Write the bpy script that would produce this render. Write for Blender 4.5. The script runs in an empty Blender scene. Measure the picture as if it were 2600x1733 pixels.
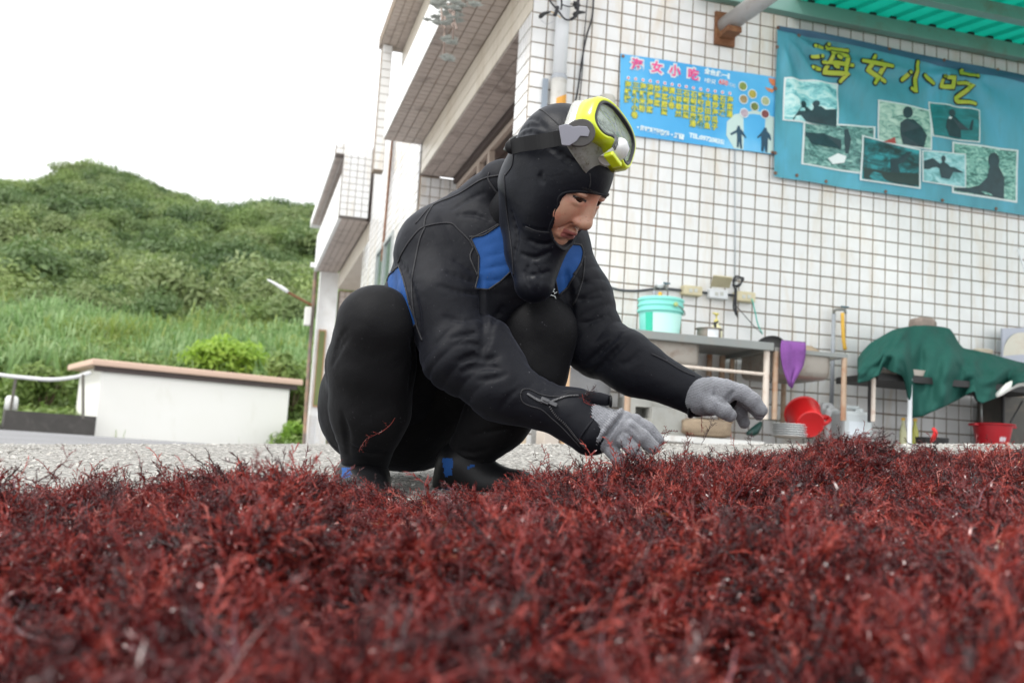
import bpy, bmesh, math, random
import numpy as np
from mathutils import Vector, Matrix

random.seed(7)
rng = np.random.default_rng(7)
SC = bpy.context.scene
COL = SC.collection

# ------------------------------------------------------------------ camera
CAM = np.array([0.0, 0.0, 0.2])
PITCH, ROLL, FPX = 0.12277, 0.05927, 2528.0
cF = np.array([0, math.cos(PITCH), math.sin(PITCH)])
_U = np.array([0, -math.sin(PITCH), math.cos(PITCH)])
_R = np.array([1.0, 0, 0])
cR = math.cos(ROLL) * _R + math.sin(ROLL) * _U
cU = -math.sin(ROLL) * _R + math.cos(ROLL) * _U
cam_d = bpy.data.cameras.new('camera')
cam = bpy.data.objects.new('camera', cam_d)
COL.objects.link(cam)
cam.matrix_world = Matrix(((cR[0], cU[0], -cF[0], CAM[0]), (cR[1], cU[1], -cF[1], CAM[1]),
                           (cR[2], cU[2], -cF[2], CAM[2]), (0, 0, 0, 1)))
cam_d.sensor_width = 36.0
cam_d.lens = 36.0 * FPX / 2600
cam_d.clip_start = 0.03
cam_d.clip_end = 900
cam_d.dof.use_dof = True
cam_d.dof.focus_distance = 1.97
cam_d.dof.aperture_fstop = 6.0
SC.camera = cam

# ------------------------------------------------------------------ overcast sky, soft sun, exposure
world = bpy.data.worlds.new('World')
SC.world = world
world.use_nodes = True
wt = world.node_tree
wt.nodes.clear()
wo = wt.nodes.new('ShaderNodeOutputWorld')
bg = wt.nodes.new('ShaderNodeBackground')
sky = wt.nodes.new('ShaderNodeTexSky')
sky.sky_type = 'NISHITA'
sky.sun_disc = False
SUN_EL, SUN_ROT = math.radians(56), math.radians(-128)
sky.sun_elevation = SUN_EL
sky.sun_rotation = SUN_ROT
hs = wt.nodes.new('ShaderNodeHueSaturation')
hs.inputs['Saturation'].default_value = 0.25
mx = wt.nodes.new('ShaderNodeMix')
mx.data_type = 'RGBA'
mx.inputs['Factor'].default_value = 0.86            # cloud deck over the blue
mx.inputs[7].default_value = (9.2, 9.35, 9.5, 1)
wt.links.new(sky.outputs[0], hs.inputs['Color'])
wt.links.new(hs.outputs[0], mx.inputs[6])
wt.links.new(mx.outputs[2], bg.inputs['Color'])
bg.inputs['Strength'].default_value = 0.115
wt.links.new(bg.outputs[0], wo.inputs['Surface'])

sun_d = bpy.data.lights.new('sun', 'SUN')
sun_d.energy = 1.5
sun_d.angle = math.radians(14)
sun_d.color = (1.0, 0.97, 0.92)
sun = bpy.data.objects.new('sun', sun_d)
COL.objects.link(sun)
_sd = Vector((math.sin(SUN_ROT) * math.cos(SUN_EL), math.cos(SUN_ROT) * math.cos(SUN_EL), math.sin(SUN_EL)))
sun.rotation_euler = _sd.to_track_quat('Z', 'Y').to_euler()
sun.location = (-4, -4, 9)

SC.view_settings.view_transform = 'Standard'
SC.view_settings.look = 'None'
SC.view_settings.gamma = 1
SC.view_settings.exposure = 0.95
SC.view_settings.use_curve_mapping = False
SC.render.engine = 'CYCLES'
SC.cycles.max_bounces = 6
SC.cycles.diffuse_bounces = 3
SC.cycles.glossy_bounces = 3
SC.cycles.transmission_bounces = 4
SC.cycles.transparent_max_bounces = 8
SC.cycles.use_denoising = True

# ------------------------------------------------------------------ small maths
def V(*a): return np.array(a, float)
def unit(v):
    v = np.asarray(v, float); return v / np.linalg.norm(v)
def P(px, py, d):
    """point seen at photograph pixel (px, py) at depth d metres"""
    return CAM + d * (cF + cR * (px - 1300) / FPX - cU * (py - 866.5) / FPX)
def proj(X):
    X = np.asarray(X, float) - CAM
    d = X @ cF
    return np.stack([1300 + FPX * (X @ cR) / d, 866.5 - FPX * (X @ cU) / d, d], -1)
def dirc(r, u, t): return cR * r + cU * u - cF * t     # right, up, toward camera
def lerp(a, b, t): return a + (b - a) * t
def sstep(a, b, x):
    t = np.clip((x - a) / (b - a), 0, 1); return t * t * (3 - 2 * t)
def _hash(ix, iy, iz, s):
    h = (ix.astype(np.int64) * 374761393 + iy.astype(np.int64) * 668265263 + iz.astype(np.int64) * 2147483647 + s * 974711) & 0xffffffff
    h = ((h ^ (h >> 13)) * 1274126177) & 0xffffffff
    h = h ^ (h >> 16)
    return (h & 0xffff) / 32767.5 - 1
def vnoise(p, s=0):
    p = np.asarray(p, float); i = np.floor(p); f = p - i; f = f * f * (3 - 2 * f)
    r = 0
    for dx in (0, 1):
        for dy in (0, 1):
            for dz in (0, 1):
                w = (f[..., 0] if dx else 1 - f[..., 0]) * (f[..., 1] if dy else 1 - f[..., 1]) * (f[..., 2] if dz else 1 - f[..., 2])
                r = r + w * _hash(i[..., 0] + dx, i[..., 1] + dy, i[..., 2] + dz, s)
    return r
def fbm(p, oct=4, s=0):
    p = np.asarray(p, float); r = 0; a = 1.0
    for k in range(oct):
        r = r + a * vnoise(p * 2 ** k, s + k); a *= 0.5
    return r
def spline(pts, n):
    """Catmull-Rom through pts"""
    pts = np.asarray(pts, float)
    q = np.vstack([2 * pts[0] - pts[1], pts, 2 * pts[-1] - pts[-2]])
    out = []
    m = len(pts) - 1
    for k in range(n):
        t = k / (n - 1) * m; i = min(int(t), m - 1); t -= i
        a, b, c, d = q[i:i + 4]
        out.append(0.5 * (2 * b + (c - a) * t + (2 * a - 5 * b + 4 * c - d) * t * t + (3 * b - a - 3 * c + d) * t ** 3))
    return np.array(out)

# ------------------------------------------------------------------ objects
def settags(o, label=None, cat=None, group=None, kind=None):
    if label: o['label'] = label
    if cat: o['category'] = cat
    if group: o['group'] = group
    if kind: o['kind'] = kind
    return o
def thing(name, label, cat, loc=(0, 0, 0), group=None):
    o = bpy.data.objects.new(name, None)
    o.empty_display_size = 0.1
    COL.objects.link(o)
    o.location = Vector(loc)
    return settags(o, label, cat, group)
def attach(o, parent):
    if parent is None: return o
    o.parent = parent
    r = parent
    loc = Vector((0, 0, 0))
    m = Matrix.Identity(4)
    chain = []
    while r is not None:
        chain.append(r); r = r.parent
    for r in reversed(chain):
        m = m @ r.matrix_parent_inverse @ Matrix.Translation(r.location) @ r.rotation_euler.to_matrix().to_4x4() @ Matrix.Diagonal(r.scale).to_4x4()
    o.matrix_parent_inverse = m.inverted()
    return o

class MB:
    """collects geometry, builds ONE mesh object"""
    def __init__(s): s.v = []; s.f = []; s.m = []; s.n = 0
    def add(s, v, f, m=0):
        v = np.asarray(v, float).reshape(-1, 3)
        s.v.append(v)
        for q in f: s.f.append(tuple(int(i) + s.n for i in q)); s.m.append(m)
        s.n += len(v)
        return s
    def box(s, c, x, y, z, m=0):
        """centre and three half-axis vectors"""
        c, x, y, z = [np.asarray(a, float) for a in (c, x, y, z)]
        v = [c + a * x + b * y + d * z for d in (-1, 1) for b in (-1, 1) for a in (-1, 1)]
        f = [(0, 2, 3, 1), (4, 5, 7, 6), (0, 1, 5, 4), (2, 6, 7, 3), (0, 4, 6, 2), (1, 3, 7, 5)]
        if np.dot(np.cross(x, y), z) < 0: f = [q[::-1] for q in f]
        return s.add(v, f, m)
    def tube(s, pts, r, seg=8, cap=True, m=0, flat=1.0, up=None):
        pts = np.asarray(pts, float); n = len(pts)
        r = np.broadcast_to(np.asarray(r, float), (n,))
        t = np.gradient(pts, axis=0); t /= np.maximum(np.linalg.norm(t, axis=1, keepdims=True), 1e-9)
        a = np.asarray(up, float) if up is not None else (V(0, 0, 1) if abs(t[0][2]) < .9 else V(1, 0, 0))
        vs = []
        for i in range(n):
            b = np.cross(t[i], a); b /= max(np.linalg.norm(b), 1e-9)
            a = np.cross(b, t[i]); a /= max(np.linalg.norm(a), 1e-9)
            for k in range(seg):
                an = 2 * math.pi * k / seg
                vs.append(pts[i] + r[i] * (math.cos(an) * b + flat * math.sin(an) * a))
        f = []
        for i in range(n - 1):
            for k in range(seg):
                k2 = (k + 1) % seg
                f.append((i * seg + k, i * seg + k2, (i + 1) * seg + k2, (i + 1) * seg + k))
        if cap:
            f.append(tuple(range(seg))[::-1]); f.append(tuple((n - 1) * seg + k for k in range(seg)))
        return s.add(vs, f, m)
    def lathe(s, prof, c, ax=(0, 0, 1), seg=24, m=0, cap0=False, cap1=False, sx=1.0, xdir=None):
        """profile [(radius, height)] round axis ax at c"""
        ax = unit(ax); c = np.asarray(c, float)
        x = unit(np.cross(ax, V(0, 1, 0) if abs(ax[1]) < .9 else V(1, 0, 0))) if xdir is None else unit(xdir)
        y = np.cross(ax, x)
        vs = []
        for r, h in prof:
            for k in range(seg):
                an = 2 * math.pi * k / seg
                vs.append(c + ax * h + r * (sx * math.cos(an) * x + math.sin(an) * y))
        f = []
        for i in range(len(prof) - 1):
            for k in range(seg):
                k2 = (k + 1) % seg
                f.append((i * seg + k, i * seg + k2, (i + 1) * seg + k2, (i + 1) * seg + k))
        if cap0: f.append(tuple(range(seg))[::-1])
        if cap1: f.append(tuple((len(prof) - 1) * seg + k for k in range(seg)))
        return s.add(vs, f, m)
    def grid(s, G, m=0, flip=False):
        G = np.asarray(G, float); a, b = G.shape[:2]
        f = []
        for i in range(a - 1):
            for j in range(b - 1):
                q = (i * b + j, i * b + j + 1, (i + 1) * b + j + 1, (i + 1) * b + j)
                f.append(q[::-1] if flip else q)
        return s.add(G.reshape(-1, 3), f, m)
    def poly(s, pts, m=0): return s.add(pts, [tuple(range(len(pts)))], m)
    def slab(s, pts, nrm, th, m=0):
        """flat polygon given thickness th along nrm"""
        pts = np.asarray(pts, float); n = len(pts); nrm = unit(nrm) * th
        a = np.vstack([pts, pts + nrm])
        f = [tuple(range(n))[::-1], tuple(range(n, 2 * n))]
        for i in range(n):
            j = (i + 1) % n; f.append((i, j, n + j, n + i))
        return s.add(a, f, m)
    def build(s, name, mats, parent=None, smooth=False, bevel=0, label=None, cat=None, group=None, kind=None, origin=None):
        me = bpy.data.meshes.new(name)
        v = np.vstack(s.v)
        o = bpy.data.objects.new(name, me)
        org = np.zeros(3)
        if origin is not None: org = np.asarray(origin, float)
        v = v - org
        me.from_pydata(v.tolist(), [], s.f)
        if not isinstance(mats, (list, tuple)): mats = [mats]
        for k in mats: me.materials.append(k)
        if len(mats) > 1: me.polygons.foreach_set('material_index', np.array(s.m, dtype=np.int32))
        if smooth:
            me.polygons.foreach_set('use_smooth', np.ones(len(me.polygons), dtype=bool))
        me.update()
        COL.objects.link(o)
        o.location = Vector(org)
        if smooth == 'auto':
            me.set_sharp_from_angle(angle=math.radians(40))
        if bevel:
            b = o.modifiers.new('edge', 'BEVEL'); b.width = bevel; b.segments = 2; b.limit_method = 'ANGLE'
        attach(o, parent)
        return settags(o, label, cat, group, kind)

def mesh_obj(name, v, f, mats, parent=None, smooth=True, midx=None, **kw):
    me = bpy.data.meshes.new(name)
    v = np.asarray(v, np.float32); f = np.asarray(f, np.int32)
    k = f.shape[1]
    me.vertices.add(len(v)); me.vertices.foreach_set('co', v.ravel())
    me.loops.add(f.size); me.loops.foreach_set('vertex_index', f.ravel())
    me.polygons.add(len(f)); me.polygons.foreach_set('loop_start', np.arange(0, f.size, k, dtype=np.int32))
    if not isinstance(mats, (list, tuple)): mats = [mats]
    for q in mats: me.materials.append(q)
    if midx is not None: me.polygons.foreach_set('material_index', np.asarray(midx, np.int32))
    me.polygons.foreach_set('use_smooth', np.full(len(f), bool(smooth)))
    me.update(calc_edges=True)
    me.validate()
    o = bpy.data.objects.new(name, me)
    COL.objects.link(o)
    attach(o, parent)
    return settags(o, **kw)

# ------------------------------------------------------------------ materials
class NT:
    def __init__(s, name):
        s.mat = bpy.data.materials.new(name); s.mat.use_nodes = True
        s.t = s.mat.node_tree; s.t.nodes.clear()
        s.out = s.t.nodes.new('ShaderNodeOutputMaterial')
        s.b = s.t.nodes.new('ShaderNodeBsdfPrincipled')
        s.t.links.new(s.b.outputs[0], s.out.inputs[0])
    def n(s, typ, **kw):
        x = s.t.nodes.new(typ)
        for k, v in kw.items():
            if k.startswith('i_'):
                key = k[2:]; key = int(key) if key.isdigit() else key
                x.inputs[key].default_value = v
            else: setattr(x, k, v)
        return x
    def l(s, a, b): s.t.links.new(a, b); return s
    def coord(s, kind='Object', scale=None):
        c = s.n('ShaderNodeTexCoord').outputs[kind]
        if scale is not None:
            m = s.n('ShaderNodeMapping'); m.inputs['Scale'].default_value = scale if hasattr(scale, '__len__') else (scale,) * 3
            s.l(c, m.inputs[0]); c = m.outputs[0]
        return c
    def pos(s, scale=None):
        c = s.n('ShaderNodeNewGeometry').outputs['Position']
        if scale is not None:
            m = s.n('ShaderNodeMapping'); m.inputs['Scale'].default_value = scale if hasattr(scale, '__len__') else (scale,) * 3
            s.l(c, m.inputs[0]); c = m.outputs[0]
        return c
    def noise(s, scale, detail=4, rough=.55, vec=None, dist=0):
        x = s.n('ShaderNodeTexNoise'); x.inputs['Scale'].default_value = scale; x.inputs['Detail'].default_value = detail
        x.inputs['Roughness'].default_value = rough; x.inputs['Distortion'].default_value = dist
        if vec is not None: s.l(vec, x.inputs['Vector'])
        return x.outputs[0]
    def ramp(s, fac, stops, interp='LINEAR'):
        r = s.n('ShaderNodeValToRGB'); e = r.color_ramp.elements; r.color_ramp.interpolation = interp
        while len(e) < len(stops): e.new(.5)
        for k, (p, c) in enumerate(stops):
            e[k].position = p; e[k].color = (*c, 1) if len(c) == 3 else c
        s.l(fac, r.inputs[0]); return r.outputs[0]
    def mix(s, fac, a, b, mode='MIX'):
        m = s.n('ShaderNodeMix'); m.data_type = 'RGBA'; m.blend_type = mode
        for sock, val in ((m.inputs[0], fac), (m.inputs[6], a), (m.inputs[7], b)):
            if hasattr(val, 'links') or isinstance(val, bpy.types.NodeSocket): s.l(val, sock)
            elif not hasattr(val, '__len__'): sock.default_value = val
            else: sock.default_value = (*val, 1) if len(val) == 3 else val
        return m.outputs[2]
    def math(s, op, a, b=0.0):
        m = s.n('ShaderNodeMath'); m.operation = op
        for sock, val in ((m.inputs[0], a), (m.inputs[1], b)):
            if isinstance(val, bpy.types.NodeSocket): s.l(val, sock)
            else: sock.default_value = val
        return m.outputs[0]
    def bump(s, h, strength=.3, dist=.01, chain=None):
        b = s.n('ShaderNodeBump'); b.inputs['Strength'].default_value = strength; b.inputs['Distance'].default_value = dist
        s.l(h, b.inputs['Height'])
        if chain is not None: s.l(chain, b.inputs['Normal'])
        return b.outputs[0]
    def set(s, **kw):
        for k, v in kw.items():
            key = {'color': 'Base Color', 'rough': 'Roughness', 'metal': 'Metallic', 'normal': 'Normal', 'spec': 'Specular IOR Level',
                   'trans': 'Transmission Weight', 'sheen': 'Sheen Weight', 'sheenr': 'Sheen Roughness', 'coat': 'Coat Weight', 'alpha': 'Alpha', 'ior': 'IOR',
                   'sss': 'Subsurface Weight', 'sssr': 'Subsurface Radius', 'ssss': 'Subsurface Scale', 'sheent': 'Sheen Tint', 'coatr': 'Coat Roughness'}[k]
            i = s.b.inputs[key]
            if isinstance(v, bpy.types.NodeSocket): s.l(v, i)
            elif key in ('Base Color', 'Sheen Tint') and len(v) == 3: i.default_value = (*v, 1)
            else: i.default_value = v
        return s.mat

def simple(name, col, rough=.5, metal=0, var=.12, scale=6, bump=0, dirt=None, dirt_amt=.4, **kw):
    """one colour with mottling, optional dirt colour in patches and fine relief"""
    t = NT(name)
    p = t.pos()
    c = t.mix(t.noise(scale, 5, .6, p), tuple(x * (1 - var) for x in col), tuple(min(1, x * (1 + var)) for x in col))
    if dirt is not None:
        d = t.ramp(t.noise(scale * 1.7, 6, .65, p, .3), [(.5, (0, 0, 0)), (.72, (dirt_amt,) * 3)])
        c = t.mix(d, c, dirt)
    t.set(color=c, rough=rough, metal=metal, **kw)
    if bump: t.set(normal=t.bump(t.noise(scale * 14, 4, .6, p), .5, bump))
    return t.mat
# ------------------------------------------------------------------ building frame
BU = V(0.96541267, 0.26072663, 0); BN = V(-0.26072663, 0.96541267, 0); BZ = V(0, 0, 1)
CORNER = V(0.00657, 6.00006, 0.2)
def L(u, n, z): return CORNER + BU * u + BN * n + BZ * z
TZ0 = 1.95937            # height of one joint line
TH = 0.098345

# ------------------------------------------------------------------ setting materials
def m_tile(name, col, dirt, amt, rough=.22):
    t = NT(name)
    p = t.pos()
    rnd = t.n('ShaderNodeNewGeometry').outputs['Random Per Island']
    c = t.mix(t.noise(2.2, 3, .5, p), tuple(x * .93 for x in col), col)
    c = t.mix(t.math('MULTIPLY', t.noise(11.3, 1, .5, p), .55), c, tuple(x * .78 for x in col))
    d = t.ramp(t.noise(2.1, 6, .72, t.pos((1.6, 1.6, .35)), .6), [(.50, (0, 0, 0)), (.72, (amt,) * 3)])
    c = t.mix(d, c, dirt)
    n = t.bump(t.noise(9, 2, .5, p), .12, .02)
    return t.set(color=c, rough=rough, normal=n)
M = {}
M['tile'] = m_tile('glazed_white_tile', (.82, .82, .81), (.60, .48, .32), .65)
M['tile_shaded'] = m_tile('shade_toned_tile', (.56, .48, .43), (.16, .12, .10), .75, .5)  # white tile darkened in colour for shade under slabs and porch, plus dirt
M['tile_cream'] = m_tile('cream_tile', (.72, .65, .54), (.45, .36, .24), .5, .4)
M['grout'] = simple('grout', (.23, .19, .15), .9, var=.35, scale=3, dirt=(.30, .15, .05), dirt_amt=.6)
M['grout_pale'] = simple('pale_grout', (.22, .19, .17), .9, var=.3, scale=3)
M['white_paint'] = simple('white_paint', (.82, .82, .80), .55, var=.04, scale=2, dirt=(.55, .52, .46), dirt_amt=.35)
M['brown_frame'] = simple('brown_frame', (.06, .042, .038), .5, var=.3)
M['beige_wall'] = simple('beige_wall', (.42, .34, .28), .7, var=.15, scale=2)
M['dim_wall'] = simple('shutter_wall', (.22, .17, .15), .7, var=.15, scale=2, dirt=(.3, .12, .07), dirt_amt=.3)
M['rust'] = simple('rust', (.20, .085, .04), .8, var=.4, scale=14, dirt=(.42, .22, .10), dirt_amt=.7, bump=.004)
M['concrete_dark'] = simple('dark_concrete', (.07, .065, .06), .9, var=.3, scale=2.5, dirt=(.13, .12, .11), dirt_amt=.6, bump=.01)
M['leafless'] = simple('stem', (.12, .09, .05), .8)

# ------------------------------------------------------------------ ground
def z_near(x, y): return CAM[2] - .2591 + .0596 * x + .0979 * y
def z_far(x, y):
    a = np.clip(.071 + .0594 * x, -.045, .2)
    b = np.interp(x, [-16, -11, -6.8, -3, 0, 3, 8], [-.1, -.19, .06, .03, .08, .16, .2])
    return CAM[2] + lerp(a, b, sstep(4.5, 13, y))
def ground_z(x, y):
    a, b = z_near(x, y), z_far(x, y); k = .03
    h = np.clip(.5 + .5 * (b - a) / k, 0, 1)
    return lerp(b, a, h) - k * h * (1 - h)
xs = np.unique(np.concatenate([np.linspace(-90, -8, 28), np.linspace(-8, -2.6, 30), np.linspace(-2.6, 3.4, 151), np.linspace(3.4, 9, 16), np.linspace(9, 90, 18)]))
ys1 = np.concatenate([np.linspace(-3, .3, 12), np.linspace(.35, 4.8, 140)])
ys2 = np.concatenate([np.linspace(4.8, 9, 50), np.linspace(9.2, 40, 60), np.linspace(41, 160, 20)])
def ground_mesh(name, ys, mat, rough, lab=None):
    X, Y = np.meshgrid(xs, ys, indexing='ij')
    Z = ground_z(X, Y)
    q = np.stack([X, Y, Z * 0], -1)
    Z = Z + rough * fbm(q * 9, 3, 3) + rough * 1.2 * fbm(q * 1.3, 2, 9) * (np.abs(Y - 4.8) > .01)
    a, b = X.shape
    idx = np.arange(a * b).reshape(a, b)
    f = np.stack([idx[:-1, :-1], idx[1:, :-1], idx[1:, 1:], idx[:-1, 1:]], -1).reshape(-1, 4)
    return mesh_obj(name, np.stack([X, Y, Z], -1).reshape(-1, 3), f, mat, kind='structure')
t = NT('exposed_aggregate_concrete')
p = t.pos()
vor = t.n('ShaderNodeTexVoronoi'); vor.inputs['Scale'].default_value = 95; t.l(p, vor.inputs['Vector'])
vor2 = t.n('ShaderNodeTexVoronoi'); vor2.inputs['Scale'].default_value = 210; t.l(p, vor2.inputs['Vector'])
peb = t.ramp(vor.outputs['Color'], [(0, (.17, .165, .15)), (.5, (.36, .345, .315)), (1, (.66, .64, .60))])
edge = t.ramp(vor.outputs['Distance'], [(.25, (1, 1, 1)), (.75, (.32, .32, .32))])
c = t.mix(1.0, peb, edge, 'MULTIPLY')
c = t.mix(t.ramp(t.noise(3, 5, .6, p), [(.35, (0, 0, 0)), (.7, (.5, .5, .5))]), c, (.30, .29, .27))
hh = t.math('ADD', t.math('MULTIPLY', vor.outputs['Distance'], -1.0), t.math('MULTIPLY', vor2.outputs['Distance'], -.4))
M['concrete'] = t.set(color=c, rough=.85, normal=t.bump(hh, .9, .006))
t = NT('worn_asphalt')
p = t.pos()
c = t.ramp(t.noise(60, 4, .7, p), [(.3, (.10, .10, .105)), (.7, (.30, .30, .31))])
c = t.mix(t.ramp(t.noise(1.1, 5, .6, p), [(.4, (0, 0, 0)), (.65, (.7, .7, .7))]), c, (.25, .25, .26))
M['asphalt'] = t.set(color=c, rough=.85, normal=t.bump(t.noise(90, 3, .6, p), .6, .01))
ground_mesh('ground', ys1, M['concrete'], .0018)
ground_mesh('road', ys2, M['asphalt'], .002)

# ------------------------------------------------------------------ scattered copies of prototypes (for uncountable stuff)
def proto_collection(name, objs):
    c = bpy.data.collections.new(name)
    for o in objs:
        for q in list(o.users_collection): q.objects.unlink(o)
        c.objects.link(o)
    return c
def scatter(name, pts, rot, scl, idx, coll, kind='stuff', label=None, cat=None, parent=None):
    me = bpy.data.meshes.new(name)
    n = len(pts)
    me.vertices.add(n); me.vertices.foreach_set('co', np.asarray(pts, np.float32).ravel())
    a = me.attributes.new('rot', 'FLOAT_VECTOR', 'POINT'); a.data.foreach_set('vector', np.asarray(rot, np.float32).ravel())
    a = me.attributes.new('scl', 'FLOAT', 'POINT'); a.data.foreach_set('value', np.asarray(scl, np.float32).ravel())
    a = me.attributes.new('pick', 'INT', 'POINT'); a.data.foreach_set('value', np.asarray(idx, np.int32).ravel())
    o = bpy.data.objects.new(name, me); COL.objects.link(o)
    g = bpy.data.node_groups.new(name + '_nodes', 'GeometryNodeTree')
    g.interface.new_socket('Geometry', in_out='INPUT', socket_type='NodeSocketGeometry')
    g.interface.new_socket('Geometry', in_out='OUTPUT', socket_type='NodeSocketGeometry')
    N = g.nodes.new
    gi, go, ip, ci = N('NodeGroupInput'), N('NodeGroupOutput'), N('GeometryNodeInstanceOnPoints'), N('GeometryNodeCollectionInfo')
    ci.inputs['Collection'].default_value = coll
    ci.inputs['Separate Children'].default_value = True
    ci.inputs['Reset Children'].default_value = True
    def attr(nm, ty):
        x = N('GeometryNodeInputNamedAttribute'); x.data_type = ty; x.inputs['Name'].default_value = nm
        return [s for s in x.outputs if s.enabled][0]
    mp = N('GeometryNodeMeshToPoints')
    g.links.new(gi.outputs[0], mp.inputs[0])
    g.links.new(mp.outputs[0], ip.inputs['Points'])
    g.links.new(ci.outputs[0], ip.inputs['Instance'])
    ip.inputs['Pick Instance'].default_value = True
    g.links.new(attr('pick', 'INT'), ip.inputs['Instance Index'])
    g.links.new(attr('rot', 'FLOAT_VECTOR'), ip.inputs['Rotation'])
    g.links.new(attr('scl', 'FLOAT'), ip.inputs['Scale'])
    g.links.new(ip.outputs[0], go.inputs[0])
    md = o.modifiers.new('scatter', 'NODES'); md.node_group = g
    attach(o, parent)
    return settags(o, label, cat, None, kind)

# loose grit lying on the slab
gp = []
for k in range(4):
    bm = bmesh.new(); bmesh.ops.create_icosphere(bm, subdivisions=1, radius=1)
    for v in bm.verts: v.co = Vector((v.co.x * rng.uniform(.8, 1.3), v.co.y * rng.uniform(.7, 1.1), v.co.z * rng.uniform(.4, .65)))
    me = bpy.data.meshes.new('pebble'); bm.to_mesh(me); bm.free()
    tt = NT('pebble_stone'); oi = tt.n('ShaderNodeObjectInfo').outputs['Random']
    tt.set(color=tt.ramp(oi, [(0, (.12, .115, .10)), (.5, (.34, .32, .29)), (1, (.58, .56, .52))]), rough=.7)
    me.materials.append(tt.mat); gp.append(bpy.data.objects.new('pebble', me))
N_ = 26000
gx = rng.uniform(-2.4, 2.8, N_); gy = rng.uniform(1.6, 5.0, N_)
gz = ground_z(gx, gy) + .0008
scatter('gravel', np.stack([gx, gy, gz], -1), rng.uniform(0, 6.28, (N_, 3)) * V(.05, .05, 1), rng.gamma(3, .0008, N_) + .0009, rng.integers(0, 4, N_),
        proto_collection('pebbles', gp), label='pale loose grit lying on the concrete slab', cat='gravel')

# ------------------------------------------------------------------ tiled surfaces
class Tiles:
    """all tiles of one building: the largest in view become single objects, the rest one joined part"""
    def __init__(s, parent): s.parent = parent; s.items = []
    def panel(s, o, eu, ev, nu, nv, pu, pv, mat, th=.0045, gap=.0085, skip=None):
        eu, ev = unit(eu), unit(ev)
        for i in range(nu):
            for j in range(nv):
                c = np.asarray(o) + eu * (i + .5) * pu + ev * (j + .5) * pv
                if skip is not None and skip(c): continue
                s.items.append((c, eu, ev, pu - gap, pv - gap, th, mat))
    def finish(s, n_single, hide):
        C = np.array([t[0] for t in s.items])
        q = proj(C)
        sc = np.zeros(len(C))
        for k, t in enumerate(s.items):
            nr = np.cross(t[1], t[2]); view = CAM - t[0]; dd = np.linalg.norm(view)
            face = max(0, nr @ view / dd)
            ok = -20 < q[k, 0] < 2620 and -20 < q[k, 1] < 1140 and q[k, 2] > 0 and not hide(q[k, 0], q[k, 1])
            sc[k] = face * t[3] * t[4] / dd ** 2 if ok else 0
        order = np.argsort(-sc)[:n_single]
        single = set(int(k) for k in order if sc[k] > 0)
        cache = {}
        joined = {}
        for k, (c, eu, ev, a, b, th, mat) in enumerate(s.items):
            nr = np.cross(eu, ev)
            tilt = rng.normal(0, .0035, 2)
            x = unit(eu + nr * tilt[0]); z = unit(nr - eu * tilt[0] - ev * tilt[1]); y = np.cross(z, x)
            if k in single:
                key = (round(a, 4), round(b, 4), th, mat)
                if key not in cache:
                    v, f = tile_template(a, b, th)
                    me = bpy.data.meshes.new('tile'); me.from_pydata(v.tolist(), [], f); me.materials.append(M[mat]); cache[key] = me
                o = bpy.data.objects.new('tile', cache[key]); COL.objects.link(o)
                o.parent = s.parent
                o.matrix_parent_inverse = Matrix.Translation(-s.parent.location)
                o.matrix_basis = Matrix(((x[0], y[0], z[0], c[0]), (x[1], y[1], z[1], c[1]), (x[2], y[2], z[2], c[2]), (0, 0, 0, 1)))
            else:
                v, f = tile_template(a, b, th)
                joined.setdefault(mat, []).append(c + v[:, :1] * x + v[:, 1:2] * y + v[:, 2:] * z)
        f = np.array(tile_template(1, 1, 1)[1])
        for mat, vs in joined.items():
            vv = np.vstack(vs)
            ff = (f[None] + (np.arange(len(vs)) * 12)[:, None, None]).reshape(-1, 4)
            mesh_obj('tile_facing', vv, ff, M[mat], s.parent, smooth=False, kind='stuff')
def tile_template(a, b, th):
    e = .0035
    v = []
    for z, d in ((-.002, 0), (th - .002, 0), (th, e)):
        v += [(-a / 2 + d, -b / 2 + d, z), (a / 2 - d, -b / 2 + d, z), (a / 2 - d, b / 2 - d, z), (-a / 2 + d, b / 2 - d, z)]
    f = []
    for k in (0, 4):
        for i in range(4):
            j = (i + 1) % 4; f.append((k + i, k + j, k + 4 + j, k + 4 + i))
    f.append((8, 9, 10, 11))
    return np.array(v), f

def inpoly(x, y, poly):
    r = False; n = len(poly)
    for i in range(n):
        x1, y1 = poly[i]; x2, y2 = poly[i - 1]
        if (y1 > y) != (y2 > y) and x < (x2 - x1) * (y - y1) / (y2 - y1) + x1: r = not r
    return r
HIDE = [[(880, 1130), (850, 850), (960, 700), (1050, 560), (1240, 440), (1310, 300), (1450, 260), (1620, 290), (1620, 400), (1560, 480), (1500, 600), (1540, 800), (1800, 960), (1900, 1060), (1500, 1130)],
        [(1580, 145), (1970, 200), (1960, 390), (1580, 350)], [(1980, 80), (2600, 170), (2600, 540), (1970, 440)], [(1950, 0), (2600, 0), (2600, 150)],
        [(2190, 850), (2330, 820), (2600, 920), (2600, 1000), (2300, 1050), (2180, 950)]]
def hide(x, y): return any(inpoly(x, y, h) for h in HIDE)

# ------------------------------------------------------------------ corner house with tiled side wall
house = thing('tiled_house', 'white tiled corner house with balcony soffit toned brown for shade and dirt, banners and taps on its side wall', 'house', L(2, 2, -.1))
tl = Tiles(house)
zb, zt = TZ0 - 23 * TH, TZ0 + 16 * TH
MB().slab([L(0, 0, zb), L(6.0, 0, zb), L(6.0, 0, zt), L(0, 0, zt)], BN, .3).build('wall', M['grout'], house)
tl.panel(L(0, 0, zb), BU, BZ, 52, 39, .1, TH, 'tile')
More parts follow.
